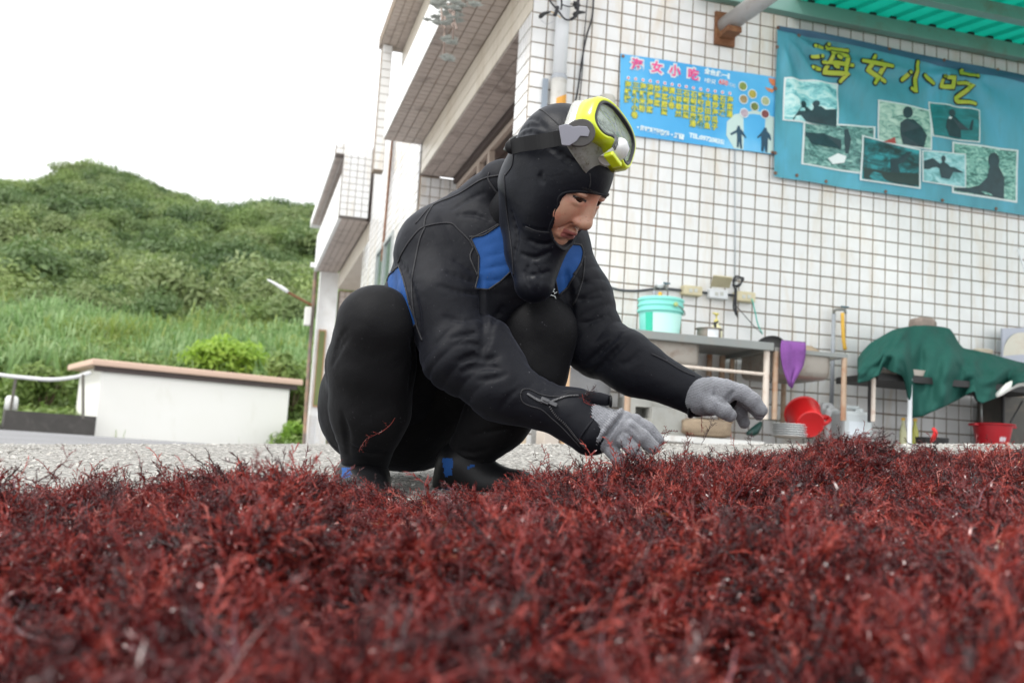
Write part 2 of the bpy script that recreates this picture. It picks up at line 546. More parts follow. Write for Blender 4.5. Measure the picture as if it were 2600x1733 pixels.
# pillar, beam and facade behind the corner
b = MB()
b.box(L(.13, .155, (zb + 2.855) / 2), BU * .128, BN * .145, BZ * (2.855 - zb) / 2)
b.build('pillar', M['grout'], house)
tl.panel(L(0, .3, zb), -BN, BZ, 3, 30, .1, (2.855 - zb) / 30, 'tile')
b = MB(); b.box(L(.26, 2.12, 3.02), BU * .258, BN * 1.82, BZ * .165); b.build('beam', M['grout_pale'], house)
tl.panel(L(0, 3.94, 2.857), -BN, BZ, 39, 3, .101, .11, 'tile_cream', gap=.007)
tl.panel(L(.0, .31, 2.853), BN, BU, 36, 3, .1, .108, 'tile_shaded')
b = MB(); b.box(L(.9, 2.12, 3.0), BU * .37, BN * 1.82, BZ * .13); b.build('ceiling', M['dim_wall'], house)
# porch back wall with dark frame and posts
b = MB(); b.box(L(.36, 2.1, 2.822), BU * .03, BN * 1.80, BZ * .032); b.build('window_frame', M['brown_frame'], house)
b = MB(); b.box(L(.385, 2.1, 2.762), BU * .02, BN * 1.80, BZ * .026); b.build('lintel', M['beige_wall'], house)
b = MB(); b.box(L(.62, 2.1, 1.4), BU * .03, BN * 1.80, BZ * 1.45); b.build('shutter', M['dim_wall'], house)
for nn in (2.95, 2.55, 1.4):
    MB().box(L(.39, nn, 1.32), BU * .025, BN * .035, BZ * 1.413).build('post', M['beige_wall'], house)
MB().box(L(.575, 2.1, 2.2), BU * .012, BN * 1.80, BZ * .03).build('frame_rail', M['rust'], house)
# end wall of the porch
MB().box(L(.6, 4.05, 1.3), BU * .59, BN * .09, BZ * 1.55).build('porch_end_wall', M['grout'], house)
tl.panel(L(.01, 3.959, 2.84 - 31 * .1), BU, BZ, 10, 31, .1, .1, 'tile')
# balcony: soffit, white parapet
b = MB(); b.box(L(-.2, 1.4, 3.29), BU * .185, BN * 2.65, BZ * .096); b.build('balcony_slab', M['grout'], house)
tl.panel(L(-.385, -1.2, 3.193), BN, BU, 52, 4, .1008, .095, 'tile_shaded', gap=.009)
b = MB(); b.box(L(-.36, 1.4, 3.39), BU * .03, BN * 2.65, BZ * .19); b.build('parapet', M['white_paint'], house)
# stained strip tiles of the upper storey and its roof
b = MB(); b.box(L(.06, 2.5, 4.2), BU * .055, BN * 3.6, BZ * .80); b.build('upper_wall', M['grout'], house)
tl.panel(L(.0, 6.05, 3.42), -BN, BZ, 71, 15, .1, .105, 'tile_cream', gap=.007)
b = MB(); b.box(L(-.12, 2.5, 5.08), BU * .17, BN * 3.62, BZ * .075); b.build('roof_slab', M['grout'], house)
tl.panel(L(-.285, -1.0, 5.003), BN, BU, 70, 3, .1015, .095, 'tile_shaded')
b = MB(); b.box(L(-.2, 6.0, 4.2), BU * .06, BN * .08, BZ * .79); b.build('corner_pier', M['grout'], house)
tl.panel(L(-.26, 5.918, 3.42), BU, BZ, 1, 15, .12, .105, 'tile')
# set-back facade wall between the two balconies
b = MB(); b.box(L(.11, 6.02, 2.1), BU * .105, BN * 1.97, BZ * 2.32); b.build('facade_wall', M['grout_pale'], house)
def win_hole(c):
    d = c - CORNER; n_, z_ = d @ BN, d @ BZ
    return 5.55 < n_ < 6.95 and 1.0 < z_ < 2.62
tl.panel(L(0, 8.05, 4.42 - 46 * .1), -BN, BZ, 40, 46, .1, .1, 'tile', skip=win_hole, gap=.007)
fr = MB()
for nn in (5.57, 6.25, 6.93): fr.box(L(-.01, nn, 1.81), BU * .015, BN * .022, BZ * .8)
for z_ in (1.02, 1.8, 2.6): fr.box(L(-.012, 6.25, z_), BU * .014, BN * .70, BZ * .022)
wf = fr.build('window', simple('window_frame_grey', (.42, .45, .44), .4, .3), house)
M['glass_dim'] = simple('window_glass', (.14, .19, .18), .08, var=.2)
for nn, z_ in ((5.91, 1.41), (6.59, 1.41), (5.91, 2.2), (6.59, 2.2)):
    MB().box(L(.0, nn, z_), BU * .004, BN * .315, BZ * .37).build('pane', M['glass_dim'], wf)
MB().tube([L(-.02, 6.22, 4.0), L(-.02, 6.3, 3.0), L(-.02, 6.36, 2.4)], .014, 8).build('drain_pipe', M['rust'], house)
tl.finish(300, hide)

# second house further back
h2 = thing('tiled_house', 'white tiled house further back with sloping eave, balcony and long narrow wall mirror', 'house', L(.8, 10, -.1))
t2 = Tiles(h2)
MB().box(L(-.245, 8.2, 3.855), BU * .195, BN * .095, BZ * .52).build('balcony_end', M['grout_pale'], h2)
t2.panel(L(-.44, 8.103, 3.33), BU, BZ, 4, 11, .1, .095, 'tile')
MB().box(L(-.3, 8.2, 4.295), BU * .26, BN * .095, BZ * .085).build('eave_end', M['grout_pale'], h2)
t2.panel(L(-.56, 8.103, 4.22), BU, BZ, 5, 2, .102, .08, 'tile')
MB().box(L(-.36, 10.7, 4.30), BU * .2, BN * 2.4, BZ * .075).build('eave', M['white_paint'], h2)
t2.panel(L(-.55, 8.3, 4.221), BN, BU, 45, 3, .1, .1, 'tile_shaded', gap=.012)
MB().box(L(-.415, 10.5, 3.66), BU * .025, BN * 2.2, BZ * .33).build('parapet', M['white_paint'], h2)
MB().box(L(-.2, 10.5, 3.42), BU * .185, BN * 2.2, BZ * .08).build('balcony_slab', M['grout'], h2)
t2.panel(L(-.39, 8.3, 3.336), BN, BU, 44, 4, .1, .096, 'tile_shaded', gap=.010)
MB().box(L(.2, 10.45, 3.18), BU * .19, BN * 2.2, BZ * .15).build('beam', M['tile_cream'], h2)
MB().box(L(.1, 8.4, 1.4), BU * .098, BN * .28, BZ * 1.62).build('pillar', M['grout_pale'], h2)
t2.panel(L(.0, 8.68, -.15), -BN, BZ, 6, 31, .1, .102, 'tile', gap=.012)
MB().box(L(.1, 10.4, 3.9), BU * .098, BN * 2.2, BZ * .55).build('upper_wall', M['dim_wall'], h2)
MB().box(L(-.15, 12.8, 1.55), BU * .17, BN * .12, BZ * 1.79).build('end_pillar', M['white_paint'], h2)
t2.panel(L(-.32, 12.674, -.15), BU, BZ, 3, 15, .113, .055, 'tile', gap=.008)
MB().box(L(.55, 12.8, 1.4), BU * .5, BN * .1, BZ * 1.62).build('porch_end_wall', M['grout'], h2)
t2.panel(L(.06, 12.69, -.1), BU, BZ, 9, 31, .1, .1, 'tile_shaded', gap=.012)
wm = MB().box(L(-.2, 12.655, 1.54), BU * .07, BN * .02, BZ * .71).build('window', simple('orange_wood_frame', (.42, .24, .12), .6), h2)
MB().box(L(-.205, 12.632, 1.54), BU * .05, BN * .004, BZ * .68).build('pane', simple('green_glass', (.17, .20, .08), .15, var=.3, scale=1), wm)
MB().tube([L(-.36, 12.6, -.1), L(-.40, 12.6, 1.5), L(-.42, 12.6, 3.3)], .035, 8).build('drain_pipe', simple('dark_pipe', (.16, .13, .11), .7, dirt=(.5, .3, .18), dirt_amt=.9, scale=1.2), h2)
MB().box(L(-.47, 12.6, 3.42), BU * .05, BN * .05, BZ * .04).build('lamp_bracket', M['white_paint'], h2)
t2.finish(220, hide)

# street lamp on the far corner
sl = thing('street_lamp', 'white street lamp head on a thin rusty arm sticking out from the far house corner', 'street lamp', L(-.44, 12.5, 2.5))
MB().tube([L(-.44, 12.5, 2.66), L(-.9, 12.5, 2.86)], .022, 8).build('arm', M['rust'], sl)
MB().tube(spline([L(-.88, 12.5, 2.86), L(-1.0, 12.5, 2.925), L(-1.12, 12.5, 2.985), L(-1.27, 12.5, 3.05)], 9), [.045, .055, .055, .055, .045, .04, .035, .03, .015], 10, flat=.6).build('lamp_head', simple('lamp_white', (.85, .86, .87), .35, var=.03), sl, smooth=True)
MB().box(L(-.5, 12.5, 2.45), BU * .06, BN * .05, BZ * .17).build('control_box', simple('lamp_box', (.75, .74, .70), .5, var=.05), sl, bevel=.02)

# ------------------------------------------------------------------ low shed, garden wall, pipe rail
A, B_ = P(236, 1137, 27.0), P(722, 1140, 30.0)
A[2] = CAM[2] - .45; B_[2] = CAM[2] - .1
ud = unit((B_ - A) * V(1, 1, 0)); nd = V(-ud[1], ud[0], 0); ln = np.linalg.norm((B_ - A)[:2])
zt_ = CAM[2] + 2.0
shed = thing('shed', 'low white rendered shed with pinkish flat roof beside the road', 'shed', A)
b = MB(); b.add([A, A + ud * ln, A + ud * ln + nd * 3, A + nd * 3] + [np.array([q[0], q[1], zt_]) for q in (A, A + ud * ln, A + ud * ln + nd * 3, A + nd * 3)],
                [(0, 1, 5, 4), (1, 2, 6, 5), (2, 3, 7, 6), (3, 0, 4, 7)])
t = NT('shed_render'); p = t.pos()
c = t.mix(t.noise(1.2, 5, .6, p), (.80, .79, .73), (.84, .83, .79))
c = t.mix(t.ramp(t.noise(1.5, 6, .7, t.pos((1, 1, .3))), [(.58, (0, 0, 0)), (.8, (.35,) * 3)]), c, (.55, .52, .40))
b.build('wall', t.set(color=c, rough=.8), shed)
e = V(0, 0, 1)
rc = (A + A + ud * ln + nd * 3) / 2; rc[2] = zt_ + .09
MB().box(rc, ud * (ln / 2 + .32), nd * 1.75, e * .085).build('roof', simple('pink_roof', (.62, .44, .34), .7, var=.1, scale=.8), shed, bevel=.03)
MB().box(rc - e * .16 - nd * 1.55, ud * .0 + ud * (ln / 2 + .2), nd * .05, e * .07).build('eave_board', M['brown_frame'], shed)

w0, w1 = P(2, 1112, 25.2), P(233, 1136, 26.6)
w0[2] = w1[2] = CAM[2] - .4
ux = unit(w1 - w0)
b = MB(); b.box((w0 + w1) / 2 + V(0, 0, .52) - ux * .0, (w1 - w0) / 2, V(-ux[1], ux[0], 0) * .12, e * .5)
settags(b.build('garden_wall', M['concrete_dark'], label='low dark weathered concrete wall left of the white shed', cat='wall'))
w2 = w0 - ux * 5
MB().box((w0 + w2) / 2 + V(0, 0, .25) - ux * .03, (w2 - w0) / 2 * .99, V(-ux[1], ux[0], 0) * .1, e * .4).build('kerb_wall', M['concrete_dark'], label='lower end of the concrete wall at the left edge', cat='wall')
pr = thing('pipe_rail', 'sagging pale plastic pipe held up by thin posts above the dark wall', 'pipe', w0)
MB().tube(spline([P(-60, 938, 25.4), P(0, 951, 25.4), P(60, 958, 25.5), P(130, 963, 25.6), P(190, 957, 26), P(228, 946, 26.6)], 30), .05, 10).build('pipe', simple('pale_pipe', (.62, .62, .62), .5, var=.1), pr, smooth=True)
for px, py0, py1, d in ((41, 955, 1040, 25.5), (211, 950, 1062, 26.0)):
    MB().tube([P(px, py0, d), P(px - 14 if px < 100 else px, py1, d)], .04, 8).build('post', simple('post_grey', (.14, .13, .11), .8), pr)
MB().lathe([(.0, 0), (.16, 0), (.15, .3), (.10, .36), (.0, .36)], P(27, 1040, 25.7), seg=12).build('insulator', M['white_paint'], pr, smooth=True)

# ------------------------------------------------------------------ hill and its growth
SKX = [-400, 0, 60, 130, 250, 330, 420, 480, 540, 620, 700, 790, 900, 1200]
SKY_ = [490, 472, 478, 457, 460, 482, 524, 545, 556, 543, 546, 556, 580, 620]
def hill_z(x, y):
    px = 1300 + FPX * x / np.maximum(y, 1)
    hz = 1107 + (px) * .0592
    top = (hz - np.interp(px, SKX, SKY_)) / FPX * 150
    prof = np.interp(y, [24, 30, 36, 46, 60, 100, 150, 185], [0, .02, .06, .12, .21, .55, .96, 1.0])
    q = np.stack([x, y, 0 * x], -1)
    return CAM[2] - .2 + top * prof + sstep(40, 70, y) * (1.6 * fbm(q / 16, 3, 21)) - np.maximum(0, (y - 152)) * .35 - .9 * (1 - sstep(30.5, 34, y))
hx = np.linspace(-150, 60, 170); hy = np.linspace(28.5, 185, 120)
X, Y = np.meshgrid(hx, hy, indexing='ij')
Zh = hill_z(X, Y)
a, b_ = X.shape; idx = np.arange(a * b_).reshape(a, b_)
f = np.stack([idx[:-1, :-1], idx[1:, :-1], idx[1:, 1:], idx[:-1, 1:]], -1).reshape(-1, 4)
mesh_obj('hill', np.stack([X, Y, Zh], -1).reshape(-1, 3), f, simple('hill_undergrowth', (.11, .16, .05), .9, var=.35, scale=.25, dirt=(.05, .075, .025), dirt_amt=.8), kind='structure')

def m_leaf(name, c0, c1, c2, trans=.35):
    t = NT(name)
    oi = t.n('ShaderNodeObjectInfo').outputs['Random']
    ri = t.n('ShaderNodeNewGeometry').outputs['Random Per Island']
    c = t.ramp(t.math('ADD', t.math('MULTIPLY', oi, .65), t.math('MULTIPLY', ri, .35)), [(0, c0), (.5, c1), (1, c2)])
    t.set(color=c, rough=.5)
    tr = t.n('ShaderNodeBsdfTranslucent'); t.l(c, tr.inputs['Color'])
    ms = t.n('ShaderNodeMixShader'); ms.inputs[0].default_value = trans
    t.l(t.b.outputs[0], ms.inputs[1]); t.l(tr.outputs[0], ms.inputs[2]); t.l(ms.outputs[0], t.out.inputs[0])
    return t.mat
def leaf_quads(c, nrm, size, stretch=1.6):
    """two-triangle leaves at c facing nrm"""
    n = len(c)
    a = rng.normal(size=(n, 3)); x = np.cross(nrm, a); x /= np.maximum(np.linalg.norm(x, axis=1, keepdims=True), 1e-6)
    y = np.cross(nrm, x)
    s = size * rng.uniform(.6, 1.35, (n, 1))
    v = np.stack([c - x * s * stretch, c - y * s * .55 + nrm * s * .2, c + x * s * stretch, c + y * s * .55 + nrm * s * .2], 1)
    return v.reshape(-1, 3), np.arange(n * 4).reshape(n, 4)
def crown(name, n, lobes, rx, rz, leaf, mat, hollow=.55):
    """leaves through a lumpy crown of several lobes, standing on z = 0"""
    cs, ns = [], []
    for k in range(lobes):
        an = rng.uniform(0, 6.28); rr = rng.uniform(.15, .62) * rx
        c = V(math.cos(an) * rr, math.sin(an) * rr, rz * rng.uniform(.45, 1.1)); r = rx * rng.uniform(.38, .62)
        d = rng.normal(size=(n // lobes, 3)); d /= np.linalg.norm(d, axis=1, keepdims=True)
        d[:, 2] = np.abs(d[:, 2]) * np.where(rng.random(len(d)) < .8, 1, -1)
        rad = r * rng.uniform(hollow, 1.08, (len(d), 1)) * (1 + .22 * vnoise(d * 2.5 + k * 7, k)[:, None])
        q = c + d * rad * V(1, 1, .8 * rz / rx + .2)
        cs.append(q); nn = d + rng.normal(0, .5, d.shape) + V(0, 0, .3); ns.append(nn / np.linalg.norm(nn, axis=1, keepdims=True))
    v, f = leaf_quads(np.vstack(cs), np.vstack(ns), leaf)
    return mesh_obj(name, v, f, mat, smooth=False)
M['leaf_hill'] = m_leaf('hill_leaves', (.080, .138, .048), (.160, .230, .078), (.25, .30, .125))
M['leaf_low'] = m_leaf('low_leaves', (.10, .17, .04), (.18, .27, .065), (.28, .34, .11))
M['leaf_lime'] = m_leaf('lime_leaves', (.16, .30, .03), (.26, .42, .05), (.36, .50, .08), .45)
M['leaf_grey'] = m_leaf('succulent_leaves', (.34, .36, .33), (.48, .50, .48), (.58, .55, .44), .15)
M['leaf_mid'] = m_leaf('mid_leaves', (.115, .185, .05), (.195, .28, .08), (.30, .37, .13))
M['leaf_deep'] = m_leaf('deep_leaves', (.055, .105, .035), (.105, .175, .058), (.17, .24, .09))
pc = proto_collection('hill_bushes', [crown('bush', 2600, int(rng.integers(5, 10)), rng.uniform(.8, 1.1), rng.uniform(.6, 1.05), rng.uniform(.032, .052), M[('leaf_hill', 'leaf_mid', 'leaf_deep')[k % 3]], rng.uniform(.35, .6)) for k in range(9)])
n = 4200
by = 48 + 106 * rng.random(n) ** .85; bx = rng.uniform(-.64, .0, n) * by + rng.normal(0, 1, n)
keep = (bx / by > -.60) & (bx / by < -.10)
by, bx = by[keep], bx[keep]
sc_ = rng.gamma(5, .28, len(by)) * (.75 + by / 200); sc_ = np.clip(sc_, .7, 3.6)
scatter('hillside_shrubs', np.stack([bx, by, hill_z(bx, by) - sc_ * .25], -1), rng.uniform(0, 6.28, (len(by), 3)) * V(.03, .03, 1), sc_, np.where(vnoise(np.stack([bx / 14, by / 14, 0 * bx], -1), 77) + rng.normal(0, .3, len(bx)) > .0, rng.integers(0, 3, len(bx)) * 3 + rng.integers(0, 2, len(bx)), rng.integers(0, 3, len(bx)) * 3 + rng.choice([0, 2], len(bx))), pc,
        label='dense green scrub covering the hillside behind the shed', cat='shrubs')
# band of tall grass below the scrub
def grass_tuft(name, n, h, w, mat, lean=.35):
    v, f = [], []
    for k in range(n):
        o = V(rng.normal(0, .25), rng.normal(0, .25), 0); an = rng.uniform(0, 6.28); d = V(math.cos(an), math.sin(an), 0); s = V(-d[1], d[0], 0) * w * rng.uniform(.6, 1.3)
        hh = h * rng.uniform(.55, 1.1); l = lean * rng.uniform(.3, 1.6) * hh
        pts = [o, o + V(0, 0, hh * .55) + d * l * .25, o + V(0, 0, hh * .92) + d * l * .7, o + V(0, 0, hh * .9) + d * l * 1.15]
        b0 = len(v)
        for i, q in enumerate(pts):
            ww = s * (1, .9, .55, .08)[i]; v += [q - ww, q + ww]
        for i in range(3): f.append((b0 + 2 * i, b0 + 2 * i + 1, b0 + 2 * i + 3, b0 + 2 * i + 2))
    return mesh_obj(name, v, f, mat, smooth=True)
M['leaf_reed'] = m_leaf('reed_leaves', (.14, .25, .08), (.23, .37, .14), (.36, .47, .23), .4)
M['leaf_grass'] = m_leaf('grass_leaves', (.17, .25, .05), (.26, .34, .08), (.38, .42, .15), .4)
gc = proto_collection('reeds', [grass_tuft('reed', 40, 1.0, .022, M['leaf_reed']) for k in range(4)] + [grass_tuft('reed_pale', 34, 1.05, .018, M['leaf_grass'], .5) for k in range(2)])
n = 5200
ry = rng.uniform(33, 52, n); rx_ = rng.uniform(-.6, -.12, n) * ry
scatter('tall_grass', np.stack([rx_, ry, hill_z(rx_, ry) - .15], -1), rng.uniform(0, 6.28, (n, 3)) * V(.06, .06, 1), rng.uniform(.7, 1.9, n) * (1 + .25 * vnoise(np.stack([rx_ / 3, ry / 3, 0 * ry], -1), 66)), np.where(vnoise(np.stack([rx_ / 4, ry / 4, 0 * ry], -1), 67) + rng.normal(0, .35, n) > .42, 4 + rng.integers(0, 2, n), rng.integers(0, 4, n)), gc,
        label='tall reeds and cane grass in a band at the foot of the hill', cat='grass')
gc2 = proto_collection('weeds', [grass_tuft('weed', 30, .5, .013, M['leaf_grass'], .6) for k in range(4)] + [crown('weed_bush', 260, 4, .6, .55, .055, M['leaf_low']) for k in range(4)])
n = 3600
wy = rng.uniform(27.6, 36, n); wx = rng.uniform(-.6, -.16, n) * wy
wy = np.where((wx > -11.6) & (wx < -6.2), np.maximum(wy, 31.5 + rng.random(n) * 3), wy)
scatter('weeds', np.stack([wx, wy, hill_z(wx, np.maximum(wy, 29)) - .25 + sstep(27, 34, wy) * .35], -1), rng.uniform(0, 6.28, (n, 3)) * V(.05, .05, 1), rng.uniform(.7, 1.7, n), rng.integers(0, 8, n), gc2,
        label='yellowish weeds and low scrub behind the dark concrete wall', cat='weeds')
# single bushes one can point at
def bush(name, label, c, r, h, n, mat, leaf, lobes=7):
    s = thing(name, label, 'bush', c)
    o = crown('crown', n, lobes, r, h, leaf, mat, .35); o.location = Vector(c); attach(o, s)
    o.location = Vector(c)
    b = MB()
    for k in range(5):
        an = k * 1.3; b.tube([c + V(0, 0, -.5), c + V(math.cos(an) * r * .25, math.sin(an) * r * .25, h * .5), c + V(math.cos(an) * r * .6, math.sin(an) * r * .6, h * .95)], [.05, .035, .012], 6)
    b.build('stem', M['leafless'], s)
    return s
bush('lime_bush', 'bright lime green bush rising behind the shed roof', P(580, 985, 33.5), 1.55, 1.0, 5200, M['leaf_lime'], .085, 12)
bush('lime_bush', 'small lime green bush between the shed and the far house', P(742, 1135, 27.5) + V(0, 0, -.1), .42, .5, 1500, M['leaf_lime'], .055)
bush('green_bush', 'mid green bush above the gap between shed and house', P(745, 985, 31.5) + V(0, 0, -.6), .8, 1.1, 2600, M['leaf_low'], .07)
bush('green_bush', 'mid green bush at the lower corner behind the shed wall', P(738, 1085, 31.0) + V(0, 0, -.4), .55, .6, 1500, M['leaf_low'], .06)
bush('green_bush', 'pale bushy shrub left of the shed roof end', P(120, 985, 30.5) + V(0, 0, -.5), 1.1, .9, 2600, M['leaf_low'], .065)
# ------------------------------------------------------------------ things on and by the side wall
def WP(px, py, n=0.0):
    """point of the plane parallel to the side wall (n metres from it) seen at pixel"""
    d = P(px, py, 1.0) - CAM
    t = ((L(0, n, 0) - CAM) @ BN) / (d @ BN)
    return CAM + d * t
def GZ(u, n):
    q = L(u, n, 0); return float(ground_z(q[0], q[1]))
def uz(p):
    d = p - CORNER; return d @ BU, d[2]
FN = -BN
M['steel'] = simple('old_steel', (.24, .255, .245), .5, .4, var=.15, scale=4, dirt=(.30, .24, .18), dirt_amt=.5)
M['steel_dirty'] = simple('dirty_steel', (.36, .33, .29), .5, .35, var=.2, scale=4, dirt=(.17, .09, .05), dirt_amt=.7)
M['rusty_leg'] = simple('rusty_leg', (.42, .30, .21), .7, var=.2, scale=7, dirt=(.30, .11, .04), dirt_amt=.9)
M['pale_rusty'] = simple('pale_rusty_paint', (.66, .58, .50), .6, var=.12, scale=7, dirt=(.34, .13, .05), dirt_amt=.9)
M['pvc'] = simple('pvc_grey', (.34, .36, .39), .45, var=.08)
M['black_cable'] = simple('black_cable', (.02, .02, .024), .5)
M['white_plastic'] = simple('white_plastic', (.74, .76, .78), .4, var=.05)
M['cream_plastic'] = simple('cream_plastic', (.62, .55, .36), .5, var=.1, scale=9, dirt=(.40, .33, .2), dirt_amt=.4)
M['yellow_hose'] = simple('yellow_hose', (.72, .42, .05), .45)
M['red_plastic'] = simple('red_plastic', (.60, .012, .014), .33, var=.1)
M['dark_red'] = simple('dark_red_plastic', (.42, .010, .018), .4, var=.1)
M['black_iron'] = simple('black_iron', (.018, .018, .018), .55, var=.3)
M['concrete_block'] = simple('concrete_block', (.40, .40, .37), .9, var=.15, scale=9, dirt=(.3, .28, .23), dirt_amt=.5, bump=.004)
M['brown_stone'] = simple('brown_stone', (.34, .26, .18), .9, var=.3, scale=9, bump=.01)

# ---- printed cloth banners
def bank_fold(u, z):
    """stand-off of the big banner from the wall: tension folds from the two tie points"""
    a = np.hypot(u - 1.72, z - 3.05); th = np.arctan2(3.05 - z, u - 1.72)
    w = .026 * np.sin(th * 15 + .8) * np.exp(-a / .75) * sstep(.04, .3, a)
    a2 = np.hypot(u - 3.15, z - 3.03); th2 = np.arctan2(3.03 - z, u - 3.15)
    w = w + .018 * np.sin(th2 * 11) * np.exp(-a2 / .6) * sstep(.03, .25, a2)
    w = w + .006 * np.sin(u * 5 + z * 3) + .022 * np.exp(-((z - 2.93 + .05 * np.sin((u - 1.7) * 2.1)) / .03) ** 2) * sstep(1.75, 2.0, u)
    return .045 + w
def BP(px, py, off=0.0):
    q = WP(px, py, -.035); u, z = uz(q)
    return L(u, -float(bank_fold(np.array(u), np.array(z))) - off, z)
def warp_quad(c, nx, ny, off, fn):
    c = np.array(c, float); G = np.zeros((ny + 1, nx + 1, 3))
    for j in range(ny + 1):
        for i in range(nx + 1):
            s, t_ = i / nx, j / ny
            q = (c[0] * (1 - s) + c[1] * s) * (1 - t_) + (c[3] * (1 - s) + c[2] * s) * t_
            G[j, i] = fn(q[0], q[1], off)
    return G
t = NT('big_banner_cloth'); p = t.pos()
c = t.ramp(t.noise(2.0, 6, .6, t.pos((1.2, 1.2, .5)), .5), [(.25, (.05, .21, .26)), (.5, (.08, .33, .42)), (.75, (.10, .42, .60))])
c = t.mix(t.ramp(t.noise(9, 6, .7, t.pos((3, 3, .5))), [(.55, (0, 0, 0)), (.75, (.45,) * 3)]), c, (.10, .25, .26))
M['big_banner'] = t.set(color=c, rough=.55, normal=t.bump(t.noise(160, 2, .5, p), .2, .002))
M['banner_hem'] = simple('banner_hem', (.05, .13, .22), .6, var=.2)
M['print_white'] = simple('print_white', (.68, .74, .74), .55, var=.06)
M['print_black'] = simple('print_black', (.010, .014, .016), .5)
M['print_yellow'] = simple('print_yellow', (.42, .48, .04), .5, var=.2, scale=7, dirt=(.50, .42, .05), dirt_amt=.6)
big = thing('banner', 'large teal cloth banner with four fat yellow characters and seven photographs', 'banner', WP(1965, 445, -.03), group='banners on the tiled wall')
MB().grid(warp_quad([(1973, 66), (2700, 215), (2700, 563), (1963, 449)], 90, 46, 0, BP)).build('cloth', M['big_banner'], big, smooth=True)
MB().grid(warp_quad([(1973, 66), (2700, 215), (2700, 240), (1974, 78)], 60, 3, .003, BP)).build('hem', M['banner_hem'], big, smooth=True)
def cr(x, y): return 1960 + x / 3.136, 60 + y / 3.136
STROKES = [
    [[(320, 197), (382, 206)], [(314, 270), (376, 277)], [(318, 355), (376, 366)], [(444, 172), (428, 203), (586, 226)],
     [(462, 250), (440, 320), (408, 392), (580, 418), (585, 405), (534, 468)], [(458, 250), (582, 268), (562, 410)], [(396, 318), (622, 346)], [(500, 280), (520, 290)], [(480, 350), (503, 362)]],
    [[(802, 272), (775, 330), (748, 380), (820, 425), (888, 466)], [(852, 318), (868, 345), (845, 420), (808, 482)], [(702, 312), (930, 356)]],
    [[(1142, 318), (1134, 440), (1132, 550), (1106, 524)], [(1086, 398), (1032, 452)], [(1206, 422), (1268, 484)]],
    [[(1352, 432), (1346, 500), (1424, 516), (1430, 442), (1352, 432)], [(1492, 386), (1470, 408), (1602, 436)], [(1476, 478), (1594, 492), (1460, 598), (1474, 622), (1610, 642)]]]
for ch in STROKES:
    ob, yb = MB(), MB()
    for st in ch:
        pts = []
        for k in range(len(st) - 1):
            for j in range(5): pts.append((st[k][0] + (st[k + 1][0] - st[k][0]) * j / 5, st[k][1] + (st[k + 1][1] - st[k][1]) * j / 5))
        pts.append(st[-1])
        n_ = len(pts); tap = np.array([.8 + .25 * math.sin(math.pi * k / max(1, n_ - 1)) for k in range(n_)])
        for mb, r, off in ((ob, .0255, .006), (yb, .0150, .011)):
            q = np.array([BP(*cr(*a), off) for a in pts])
            mb.tube(q, r * tap, 10, flat=.10, up=BN)
            for e_, dd in ((q[0], q[0] - q[1]), (q[-1], q[-1] - q[-2])):
                mb.lathe([(0, .0026), (r * .55, .0024), (r * .86, .0012), (r * .88, -.001)], e_ - BN * 0, ax=FN, seg=12)
    o = ob.build('character_outline', M['print_black'], big)
    yb.build('character', M['print_yellow'], o)
def m_photo(name, stops, scale, dist=1.0, axis=(1, 1, 2.2)):
    t = NT(name)
    c = t.ramp(t.noise(scale * 2.2, 8, .68, t.pos(axis), dist), stops)
    return t.set(color=c, rough=.5)
PH = [([(95, 430), (525, 480), (515, 840), (85, 770)], m_photo('print_sea_sky', [(.36, (.07, .28, .32)), (.48, (.24, .58, .60)), (.62, (.60, .80, .78))], 4), .004),
      ([(240, 785), (815, 825), (800, 1215), (222, 1125)], m_photo('print_rocks', [(.36, (.008, .035, .04)), (.5, (.10, .26, .24)), (.64, (.36, .58, .52))], 5, 1.5), .003),
      ([(825, 615), (1260, 690), (1255, 1015), (830, 950)], m_photo('print_beach', [(.38, (.06, .18, .15)), (.48, (.28, .48, .40)), (.62, (.52, .68, .58))], 5), .006),
      ([(700, 895), (1170, 1010), (1165, 1325), (690, 1250)], m_photo('print_seabed', [(.38, (.004, .03, .03)), (.5, (.012, .12, .13)), (.64, (.03, .32, .36))], 3), .009),
      ([(1245, 620), (1655, 690), (1645, 955), (1260, 905)], m_photo('print_underwater', [(.3, (.010, .11, .11)), (.6, (.02, .22, .24)), (.8, (.04, .32, .34))], 3), .005),
      ([(1430, 940), (1950, 1010), (1945, 1430), (1425, 1350)], m_photo('print_scrub', [(.40, (.03, .13, .11)), (.5, (.16, .40, .34)), (.60, (.38, .62, .53))], 9), .004),
      ([(1178, 1015), (1535, 1040), (1535, 1315), (1180, 1265)], m_photo('print_shore', [(.38, (.10, .30, .30)), (.5, (.25, .55, .58)), (.62, (.45, .70, .72))], 4), .008)]
dark = simple('print_dark', (.014, .045, .055), .5, var=.7, scale=14)
photos = []
for c_, mat, off in PH:
    q = [cr(*a) for a in c_]
    ph = MB().grid(warp_quad(q, 10, 8, off, BP)).build('photograph', M['print_white'], big, smooth=True)
    cx = np.mean(q, axis=0)
    inn = [(cx[0] + (a[0] - cx[0]) * .945, cx[1] + (a[1] - cx[1]) * .93) for a in q]
    MB().grid(warp_quad(inn, 10, 8, off + .002, BP)).build('picture', mat, ph, smooth=True)
    photos.append((ph, off))
def sil(k, polys, mat):
    mb = MB()
    for s in polys:
        if len(s) == 4 and isinstance(s[2], (int, float)):
            x, y, rx, ry = s; s = [(x + rx * math.cos(a * .5236), y + ry * math.sin(a * .5236)) for a in range(12)]
        mb.poly([BP(*cr(*a), photos[k][1] + .004) for a in s])
    mb.build('figure', mat, photos[k][0])
